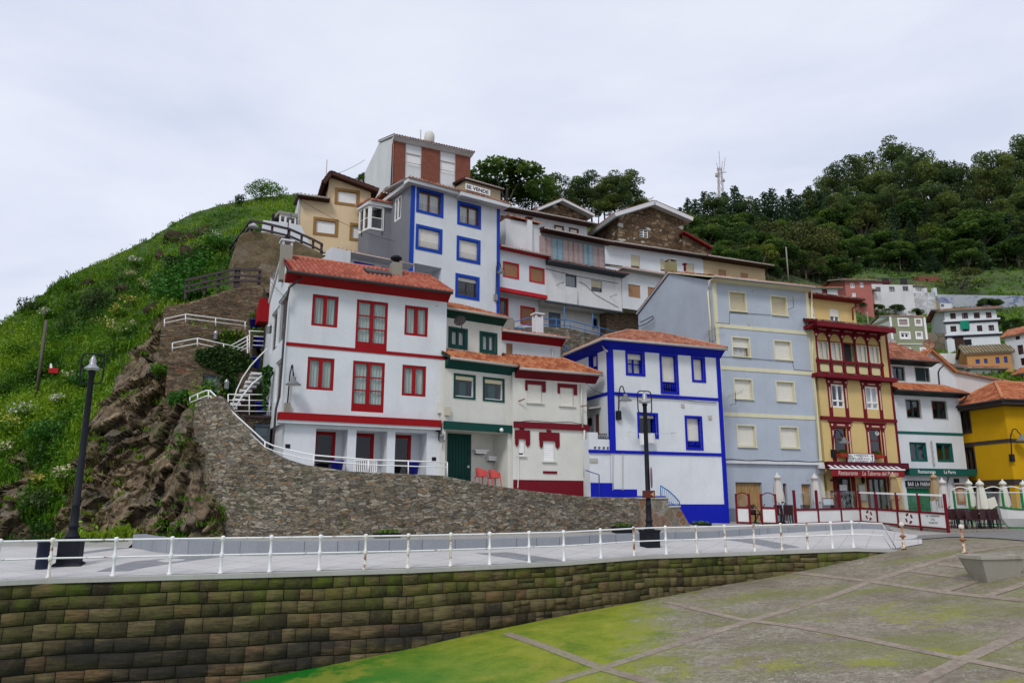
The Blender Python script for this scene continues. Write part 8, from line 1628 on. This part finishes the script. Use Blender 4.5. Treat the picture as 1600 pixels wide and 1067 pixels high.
q.hexa([W.p(a+.38,zb_-.1,-.25),W.p(b-.1,zb_-.1,-.25),W.p(b-.1,zb_-.1,-D+.2),W.p(a+.38,zb_-.1,-D+.2),W.p(a,zt_-.02,0),W.p(b,zt_-.02,0),W.p(b,zt_-.02,-D),W.p(a,zt_-.02,-D)]);q.build('bowl',M_TR,t);q=MB()
for(s0,s1_,o0,o1)in((a-.05,b+.05,-.2,.04),(a-.05,b+.05,-D-.04,-D+.2),(a-.05,a+.2,-D+.2,-.2),(b-.2,b+.05,-D+.2,-.2)):q.wbox(W,s0,s1_,zt_-.018,zt_+.09,o0,o1)
q.build('rim',M_TR,t);MB().wbox(W,a+.2,b-.2,zt_-.015,zt_+.03,-D+.2,-.2).build('dirt_fill',paint((.11,.07,.05),.9,.3),t)
A=at(1345,816.5,43);B=at(1482,829,37.0);Cc=at(1660,828,37.4);E=at(1345,812,47.4);Dd=at(1660,812,50.5);G0=at(1140,818,41.0);G1=at(1243,820.5,39.6);q=MB()
for a,b,c,d in((A,B,Vector((B.x+1,49,1.12)),E),(B,Cc,Dd,Vector((B.x+1,49,1.12)))):q.poly([a,b,c,d]);q.poly([a-Vector((0,0,.6)),b-Vector((0,0,.6)),b,a])
meta(q.build('terrace_floor',pave_mat('terrace_stone',(.27,.23,.18),(.22,.19,.15),.5,.3,.3),loc=(0,0,0)),kind='structure')
M_SCR=glassmat(.05,(.86,.87,.86));M_WPAN=plaster((.74,.74,.73),.15,(.4,.38,.33))
def ring(parent,W,s,z,o,R_,mat):
 q=MB();q2=MB()
 for k in range(32):
  a0,a1=2*math.pi*k/32,2*math.pi*(k+1)/32;f=lambda r,a:W.p(s+r*math.cos(a),z+r*math.sin(a),o);(q if(k%8)<5 else q2).poly([f(R_*.58,a0),f(R_,a0),f(R_,a1),f(R_*.58,a1)])
 q.build('lifebuoy_emblem',mat,parent);q2 .build('lifebuoy_gaps',M_WHITEP,parent)
def windscreen(name,label,W,posts,rel,mats,hb=.12,hp=.8,ht=1.72,top=None,glass=True,arch=False,white=True):
 """posts: s positions; rel(s) -> ground z"""
 t=thing(name,label,'windscreen',W.p(posts[0],rel(posts[0]),0));pm=mats
 for s in posts:MB().wbox(W,s-.05,s+.05,rel(s)-.25,rel(s)+ht+.06,-.05,.06).build('post',pm,t)
 for a,b in zip(posts,posts[1:]):
  za,zb_=rel(a),rel(b);q=MB();q.wbar(W,(a+.05,za+hp+.1),(b-.05,zb_+hp+.1),.1,-.04,.05);q.wbar(W,(a+.05,za+hb),(b-.05,zb_+hb),.08,-.04,.05)
  if arch:q.tube([W.p(a+(b-a)*k/8,za+ht+.16*math.sin(math.pi*k/8)-.05,0)for k in range(9)],.03,6)
  q.build('frame_bar',pm,t)
  if white:MB().wbar(W,(a+.05,za+hp+.001),(b-.05,zb_+hp+.001),hp-hb-.002,-.02,.02).build('white_panel',M_WPAN,t)
  if glass:q=MB();q.poly([W.p(a+.05,za+hp+.1,0),W.p(b-.05,zb_+hp+.1,0),W.p(b-.05,zb_+ht,0),W.p(a+.05,za+ht,0)]);q.build('glass_pane',M_SCR,t)
  if top is not None:MB().wbar(W,(a+.05,za+ht+.03),(b-.05,zb_+ht+.03),.09,-.04,.04).build('top_bar',top,t)
 return t
Wg=Wall(G0,G1)
def lerpz(A_,B_,W):L=W.L;return lambda s:A_.z+(B_.z-A_.z)*s/L
gz=lerpz(G0,G1,Wg)
for x0,x1,lab in((1151,1171,'dark red arched gate panel before the wooden garage door'),(1190,1212.5,'dark red arched gate panel between garage and parasol')):a,b=Wg.hit(x0,795)[0],Wg.hit(x1,795)[0];windscreen('gate_panel',lab,Wg,[a,b],gz,P_DRED,arch=True,ht=1.5)
W1s=Wall(G1,A);z1s=lerpz(G1,A,W1s);ps=[W1s.hit(x,795)[0]for x in(1242,1277,1313,1344)];windscreen('windscreen','low dark red and white windscreen run in front of the blue-grey house',W1s,ps,z1s,P_DRED,hp=.72,ht=1.7)
W2s=Wall(A,B);z2s=lerpz(A,B,W2s);ps=[W2s.hit(x,795)[0]for x in(1344.5,1370.5,1402.5,1436.5,1478)];ws=windscreen('windscreen','dark red windscreen with two lifebuoy emblems and white lettered panel',W2s,ps,z2s,P_DRED,hp=.74,ht=1.66,top=M_WHITEP)
for i in(0,2):s=(ps[i]+ps[i+1])/2;ring(ws,W2s,s,z2s(s)+.44,.026,.27,P_DRED)
s=(ps[3]+ps[4])/2
for k,tx in enumerate(('LA TABERNA','DEL','PUERTO')):text_mesh(tx,on_wall(W2s,s,z2s(s)+.64-.16*k,.024),.085,M_BLACK,ws,spacing=1.3)
Ga,Gb=at(1490,795,43.5),at(1660,795,42.0);W3s=Wall(Ga,Gb);zg_=.8;z3=lambda s:zg_;GP=paint((.01,.17,.04),.5,.1);ps=[W3s.hit(x,780)[0]for x in(1491,1514,1541,1567,1597,1640)];windscreen('windscreen','green framed windscreen with white arched top rail of the second restaurant',W3s,ps,z3,GP,hp=.85,ht=1.85,white=False);q=MB()
for a,b in zip(ps,ps[1:]):q.tube([W3s.p(a+(b-a)*k/8,zg_+2.0+.12*math.sin(math.pi*k/8),0)for k in range(9)],.03,6);q.tube([W3s.p(a,zg_+1.8,.05),W3s.p(b,zg_+1.8,.05)],.025,6)
meta(q.build('arched_rail',M_WHITEP),'white arched double rail along the top of the green windscreen','rail')
Wb=wall(1562,39.0,1640,38.2,810);t=thing('boat_planter','white wooden boat hull with green keel standing on the terrace','boat',Wb.p(1,.7,-.4));q=MB();zt_,zb_=Wb.hit(1580,796)[1],Wb.hit(1580,824)[1];n=8;rows=[]
for k in range(n+1):
 u=k/n;s=Wb.L*u;rows.append([Wb.p(s+.1,zt_+.12*(2*u-1)**2,.05-.25*(2*u-1)**4),Wb.p(s+.15*(1-u),(zt_+zb_)/2,-.05-.2*(2*u-1)**4),Wb.p(.4+(Wb.L-.6)*u,zb_,-.35),Wb.p(.4+(Wb.L-.6)*u,zb_,-.6),Wb.p(s+.15*(1-u),(zt_+zb_)/2,-.9),Wb.p(s+.1,zt_+.12*(2*u-1)**2,-1.1+.2*(2*u-1)**4)])
for r,r2 in zip(rows,rows[1:]):[q.poly([r[j],r2[j],r2[j+1],r[j+1]],sm=True)for j in range(5)]
q.poly(rows[0]);q.poly(rows[-1][::-1]);q.build('hull',M_WPAN,t);MB().tube([r[0]+Vector((0,0,.02))for r in rows],.05,6).build('gunwale',GP,t);MB().tube([r[2]-Vector((0,0,.02))for r in rows],.06,6).build('keel',GP,t)
def parasol(px,ytop,Y,zb_,label,col,r=.26,flap=False):
 top=at(px,ytop,Y);b=Vector((top.x,top.y,zb_));H=top.z-zb_;t=thing('parasol',label,'parasol',b,'closed terrace parasols');MB().lathe(b,[(.28,0),(.28,.06),(.05,.1)],12).build('foot',M_GUTD,t);MB().tube([b,b+Vector((0,0,H))],.028,8).build('pole',M_WHITEP,t);V=[];Q=[];nn=24;prof=[(.03,.0),(.17,.14),(.2,.24),(.13,.27),(.16,.45),(.2,.85),(.24,1.15),(r,min(1.5,H-.4))]
 ph=rnd.random()*6
 for i,(rr,dz)in enumerate(prof):
  for k in range(nn):a=2*math.pi*k/nn;f=1+(.32*math.cos(8*a+ph)+.12*math.sin(3*a+ph))*(min(1,dz*1.6));V.append((b.x+rr*f*math.cos(a)+(.1*dz*.3 if flap else 0),b.y+rr*f*math.sin(a),top.z-dz+(.05*math.sin(5*a+ph)if i==len(prof)-1 else 0)))
 for i in range(len(prof)-1):
  for k in range(nn):k2=(k+1)%nn;Q.append((i*nn+k,(i+1)*nn+k,(i+1)*nn+k2,i*nn+k2))
 np_mesh('canopy',V,Q,col,t,smooth=True)
 if flap:q=MB();c=b+Vector((.12,-.12,H-1.0));q.poly([c,c+Vector((.5,0,.15)),c+Vector((.62,0,-.3)),c+Vector((.15,0,-.55))]);q.poly([c,c+Vector((.15,0,-.55)),c+Vector((-.1,-.05,-.5))]);q.build('loose_flap',col,t)
 MB().lathe(b+Vector((0,0,H-.02)),[(.03,0),(.035,.05),(.01,.09)],8).build('finial',M_WHITEP,t)
PW=plaster((.60,.57,.54),.3,(.4,.36,.3));PC=plaster((.68,.67,.58),.25,(.45,.42,.33));PT=plaster((.40,.29,.16),.4,(.25,.18,.1))
for px,yt,Y,z,lab,c,fl in((1214,740,41.2,.98,'closed pale parasol before the narrow brown door',PW,0),(1272,741,41.8,.98,'closed pale parasol before the right wooden door of the blue-grey house',PW,0),(1394.5,739,44.5,1.0,'closed tan parasol in front of the ochre house corner',PT,0),(1458,740,44.5,1.0,'closed tan parasol before the green restaurant door',PT,0),(1471.5,748,42,.95,'closed white parasol right beside the tan one',PW,0),(1513,750,45.5,1.0,'closed cream parasol behind the green windscreen beside the notice board',PC,0),(1530,750,40.5,.75,'closed white parasol with a loose flap standing among the chairs',PC,1),(1566,750,44.5,1.0,'closed cream parasol behind the green windscreen before the yellow house',PC,0),(1598,751,44,1.0,'closed cream parasol at the edge of the photo',PC,0)):parasol(px,yt,Y,z,lab,c,flap=bool(fl))
M_WICK=paint((.045,.018,.022),.6,.3);M_TBL=woodmat((.30,.20,.09),(.42,.30,.16))
def chair(p,rz,label):
 t=thing('wicker_chair',label,'chair',p,'dark wicker terrace chairs');ca,sa=math.cos(rz),math.sin(rz);X=lambda a,c,z:p+Vector((a*ca-c*sa,a*sa+c*ca,z));q=MB();q.hexa([X(-.23,-.22,.42),X(.23,-.22,.42),X(.23,.22,.42),X(-.23,.22,.42),X(-.23,-.22,.47),X(.23,-.22,.47),X(.23,.22,.47),X(-.23,.22,.47)]);q.build('seat',M_WICK,t);q=MB();q.hexa([X(-.23,.18,.47),X(.23,.18,.47),X(.23,.23,.47),X(-.23,.23,.47),X(-.25,.27,.95),X(.25,.27,.95),X(.25,.31,.95),X(-.25,.31,.95)]);q.build('backrest',M_WICK,t)
 for a,c in((-.2,-.19),(.2,-.19),(-.2,.19),(.2,.19)):MB().tube([X(a,c,.42),X(a*1.1,c*1.15,0)],.02,5).build('leg',M_BLACK,t)
 return t
def table(p,label,r=.4):
 t=thing('terrace_table',label,'table',p);MB().box(p+Vector((0,0,.73)),(r*2,r*2,.04),.3).build('table_top',M_TBL,t);MB().lathe(p,[(.25,0),(.25,.03),(.035,.06),(.035,.71)],10).build('pedestal',M_BLACK,t)
tz=lambda p:Vector((p.x,p.y,.78 if p.x>20.5 else.98));spots=[(1489,39.5,2.6),(1497,39,.4),(1509,38.6,.2),(1518,39.3,3.4),(1522,38.4,.6),(1540,38.8,5.6),(1549,39.4,3.0),(1556,38.7,.9),(1486,41,3.1),(1505,41,2.9),(1538,41,3.3),(1552,41.3,2.8)];c0=None
for i,(px,Y,rz)in enumerate(spots):
 p=tz(at(px,820,Y));lab='dark wicker chair at the tables between the lettered panel and the boat hull'
 if c0 is None:c0=chair(p,0,lab);c0 .rotation_euler=(0,0,rz)
 else:dup(c0,p,rz)
for px,Y,lab in((1492,40.2,'square wooden table beside the lettered red windscreen'),(1531,39.6,'square wooden table around the white parasol pole'),(1552,40.2,'square wooden table next to the boat hull')):table(tz(at(px,820,Y)),lab)
for px,Y,rz in((1222,41.0,.3),(1232,41.2,2.9),(1228,40.4,1.2),(1180,42.0,.5),(1258,42,3),(1292,43,3),(1306,43.2,2.8),(1325,44,.3)):dup(c0,tz(at(px,812,Y)),rz,label='dark wicker chair behind the low red and white windscreen')
for px,Y,lab in((1181,41.6,'small wooden table between the two red gate panels'),(1250,42.4,'wooden table behind the low windscreen near the pale parasols'),(1310,43.8,'wooden table behind the low windscreen before the ochre house')):table(tz(at(px,812,Y)),lab)
p=tz(at(1188,815,42.8));t=thing('folding_stand','crossed dark wooden folding stand between the red gate panels','folding stand',p)
for sg in(-1,1):MB().tube([p+Vector((-.35*sg,0,0)),p+Vector((.35*sg,.1*sg,1.0))],.03,6).build('crossed_leg',M_FEN,t)
p=tz(at(1298,812,44.2));t=thing('sandwich_board','red framed pale menu sandwich board beside the tavern door','board',p);q=MB();q.hexa([p+Vector(v)for v in((-.35,0,0),(.35,0,0),(.35,.05,0),(-.35,.05,0),(-.35,.15,1.35),(.35,.15,1.35),(.35,.2,1.35),(-.35,.2,1.35))]);q.build('board',P_DRED,t);q=MB();q.hexa([p+Vector(v)for v in((-.29,-.012,.15),(.29,-.012,.15),(.29,.0,.15),(-.29,.0,.15),(-.29,.125,1.28),(.29,.125,1.28),(.29,.135,1.28),(-.29,.135,1.28))]);q.build('sheet',paint((.42,.5,.55),.5),t)
W=W6;a,zt_=W.hit(1324.4,708.5,.3);b,zb_=W.hit(1366.8,722.6,.3);t=thing('tavern_sign','white tavern sign with dark red edge, wheel and anchor above the awning','sign',W.p((a+b)/2,zb_,.3));MB().wbox(W,a-.04,b+.04,zb_-.04,zt_+.04,.2,.28).build('sign_frame',P_DRED,t);MB().wbox(W,a,b,zb_,zt_,.2,.3).build('sign_board',M_WHITEP,t);h=zt_-zb_;m=(a+b)/2;NAVY=paint((.02,.02,.06),.5,.02)
for tx,k,hh,wd in(('TABERNA',.82,.19,.56),('DEL',.62,.09,.14),('PUERTO',.41,.21,.6),('SIDRERIA',.14,.17,.5)):text_mesh(tx,on_wall(W,m,zb_+h*k,.302),h*hh,NAVY,t,width=(b-a)*wd)
q=MB();c=(a+(b-a)*.1,zb_+h*.45);q.tube([W.p(c[0]+.17*math.cos(2*math.pi*i/20),c[1]+.17*math.sin(2*math.pi*i/20),.31)for i in range(21)],.016,5);[q.tube([W.p(*c,.31),W.p(c[0]+.22*math.cos(k*math.pi/4),c[1]+.22*math.sin(k*math.pi/4),.31)],.009,4)for k in range(8)];q.build('wheel_emblem',paint((.2,.3,.25),.5),t)
q=MB();c=(b-(b-a)*.08,zb_+h*.45);q.tube([W.p(c[0],c[1]+.25,.31),W.p(c[0],c[1]-.22,.31)],.022,5);q.tube([W.p(c[0]-.15*math.cos(k),c[1]-.1-.15*math.sin(k),.31)for k in[math.pi*i/8 for i in range(9)]],.022,5);q.tube([W.p(c[0]-.09,c[1]+.17,.31),W.p(c[0]+.09,c[1]+.17,.31)],.016,5);q.build('anchor_emblem',NAVY,t)
ao=1.3;a,z1_=W.hit(1299,737.5,ao);b,z0_=W.hit(1414,745.5,ao);zt_=W.hit(1350,733,.2)[1];t=thing('awning','dark red restaurant awning with white scalloped edge and lettered valance','awning',W.p((a+b)/2,z0_,ao));q=MB();zv=z0_+.42
q.hexa([W.p(a,zv-.02,ao),W.p(b,zv-.02,ao),W.p(b,zt_-.04,.1),W.p(a,zt_-.04,.1),W.p(a,zv,ao),W.p(b,zv,ao),W.p(b,zt_,.1),W.p(a,zt_,.1)]);q.build('canopy',P_DRED,t);MB().wbox(W,a,b,z0_,zv-.03,ao-.03,ao).build('valance',paint((.22,.012,.018),.6,.06),t);MB().wbox(W,a-.05,b+.05,zv-.02,zv+.06,ao-.06,ao+.04).build('front_bar',M_WHITEP,t);q=MB();n=13
for k in range(n):s=a+(b-a)*(k+.5)/n;q.poly([W.p(s-.09,zv+.07,ao-.05),W.p(s+.09,zv+.07,ao-.05),W.p(s+.09,zv+.23,ao-.4),W.p(s-.09,zv+.23,ao-.4)])
q.build('white_stripe',M_WHITEP,t);L=b-a;CR=paint((.62,.52,.46),.6,.02)
for tx,k,wd in(('Restaurante',.22,.26),('La Taberna del Puerto',.66,.50)):text_mesh(tx,on_wall(W,a+L*k,(z0_+zv)/2-.01,ao+.003),.25,CR,t,width=L*wd,shear=.25)
for i,(x0,x1,y)in enumerate(((1312,1324,713.5),(1367.5,1380.5,715.5))):
 a,z=W.hit(x0,y,.3);b,_=W.hit(x1,y,.3);p=W.p((a+b)/2,z,.3);t=thing('flower_box',('red flower box under the tavern window beside the hanging lamp','red flower box under the tavern window with the round sticker')[i],'flower box',p);MB().wbox(W,a,b,z,z+.22,.1,.4).build('box',paint((.30,.03,.015),.6),t);leaf_mesh('foliage',np.concatenate([ball(50,W.p(a+(b-a)*k/4,z+.3,.25),.17,.8)for k in range(1,4)]),.1,M_BRIGHT,t)
s,z=W.hit(1371,676.5,-.05);q=MB();q.tube([W.p(s+.13*math.cos(2*math.pi*i/20),z+.13*math.sin(2*math.pi*i/20),-.09)for i in range(21)],.025,5);q.tube([W.p(s+.04*math.cos(2*math.pi*i/10),z+.04*math.sin(2*math.pi*i/10),-.09)for i in range(11)],.02,5);q.build('window_sticker',M_WHITEP,H6)
a,zt_=W.hit(1340,756,.06);b,zb_=W.hit(1354.5,783,.06);t=thing('menu_case','pale framed menu case on the ochre wall beside the tavern door','menu board',W.p((a+b)/2,zb_,0));MB().wbox(W,a,b,zb_,zt_,0,.07).build('case',paint((.33,.32,.25),.5),t);MB().wbox(W,a+.06,b-.06,zb_+.06,zt_-.06,.065,.08).build('menu_sheet',plaster((.58,.60,.54),.3,(.3,.3,.3)),t)
s,z=W.hit(1346.5,750,.1);q=MB();q.lathe(W.p(s,z-.2,.2),[(.06,0),(.1,.05),(.11,.25),(.14,.28),(.03,.4)],6);meta(q.build('porch_lantern',M_BLACK),'black lantern above the tavern menu case','lantern')
def aerial(W,px,py,label,o=.5,k=1.0):
 s,z=W.hit(px,py,o);t=thing('tv_aerial',label,'aerial',W.p(s,z,o),'television aerials');MB().tube([W.p(s,z-.5*k,.0),W.p(s,z-.5*k,o),W.p(s,z+.2*k,o)],.018,5).build('mount',M_GUTD,t);q=MB();q.tube([W.p(s-.5*k,z-.1,o),W.p(s+.5*k,z+.22*k,o)],.014,5)
 for i in range(6):u=-.45*k+.18*k*i;zz=z-.1+(u+.5*k)*.32;q.tube([W.p(s+u-.05,zz-.16,o-.12),W.p(s+u+.05,zz+.16,o+.12)],.009,4)
 q.build('antenna',M_GUT,t)
aerial(W5,1239,468,'aerial beside the top right window of the blue-grey house');aerial(W5,1149,617,'aerial beside the third floor window of the blue-grey house');aerial(W5,1117,516,'tangled aerial at the corner of the blue-grey house',.3,1.2);aerial(SW5,1108,522,'dark aerial on the gable side of the blue-grey house',.4,1.2)
pts=[SW5 .p(*SW5 .hit(x,y,.25),.25)for x,y in((998,510),(1010,506),(1021,498),(1020,494),(1000,504))];meta(MB().tube(pts,.03,5).build('cable_bracket',M_CABLE),'black cable bracket low on the gable side of the blue-grey house','bracket')
for A_,B_,k,lab in((W3 .p(*W3 .hit(915,598,.2),.2),SW4 .p(*SW4 .hit(943,614,.1),.1),.12,'two black cables slung between the cream and the blue trimmed house'),(SW.p(0,8,0)if False else W1 .p(-.1,10.7,.1),at(408,420,39),.1,'thin cable from the red windowed house to the timber fence'),(at(466,310,49.5),at(628,380,50),.4,'long thin cable across the front of the beige house'),(at(511,275,52),at(570,250,56),.2,'thin cable from the beige house roof towards the brick house')):meta(MB().tube(sag(A_,B_,k),.014,4).build('overhead_cable',M_CABLE),lab,'cable')
w=bpy.data.worlds.new('World');S.world=w;w.use_nodes=True;nt=w.node_tree;nt.nodes.clear()
SUN_EL,SUN_AZ=R(48),R(200)
sky=nt.nodes.new('ShaderNodeTexSky');sky.sky_type='NISHITA';sky.sun_disc=False;sky.sun_elevation=SUN_EL;sky.sun_rotation=SUN_AZ;sky.air_density=1.0;sky.dust_density=3.0
tc=nt.nodes.new('ShaderNodeTexCoord');G=tc.outputs['Generated']
mp=mapped(nt,G,(1.0,1.0,2.6));n1=noisef(nt,mp,1.6,6,.55,.3)
sep=node(nt,'ShaderNodeSeparateXYZ',{0:G})
hor=node(nt,'ShaderNodeMapRange',{'Value':sep.outputs[2],'From Min':0.0,'From Max':.75}).outputs[0]
cl=ramp(nt,hor,[(0,(8.5,8.7,9.1)),(.45,(8.0,8.3,9.2)),(1,(6.6,6.9,8.0))])
cl=mix(nt,ramp(nt,n1,[(.38,G3(0)),(.66,G3(1))]),cl,(5.9,6.4,7.8))
c=mix(nt,.94,sky.outputs[0],cl)
bg=node(nt,'ShaderNodeBackground',{'Color':c,'Strength':.10});ow=nt.nodes.new('ShaderNodeOutputWorld');nt.links.new(bg.outputs[0],ow.inputs[0])
L=bpy.data.lights.new('sun','SUN');L.energy=1.5;L.angle=R(14);L.color=(1.0,.965,.91)
lo=bpy.data.objects.new('sun',L);COL.objects.link(lo)
d=Vector((math.sin(SUN_AZ)*math.cos(SUN_EL),math.cos(SUN_AZ)*math.cos(SUN_EL),math.sin(SUN_EL)))
lo.rotation_euler=(-d).to_track_quat('-Z','Y').to_euler();lo.location=(0,-20,60)
cam=bpy.data.cameras.new('camera');cam.sensor_width=36;cam.lens=F*36/1600;cam.clip_end=5000;cam.clip_start=.1
co=bpy.data.objects.new('camera',cam);COL.objects.link(co);co.location=(0,0,HC);co.rotation_euler=(math.pi/2+TH,0,0);S.camera=co
S.view_settings.view_transform='Standard';S.view_settings.look='None';S.view_settings.exposure=.22;S.view_settings.gamma=1;S.view_settings.use_curve_mapping=False
S.cycles.max_bounces=8;S.cycles.transparent_max_bounces=12;S.cycles.use_denoising=True
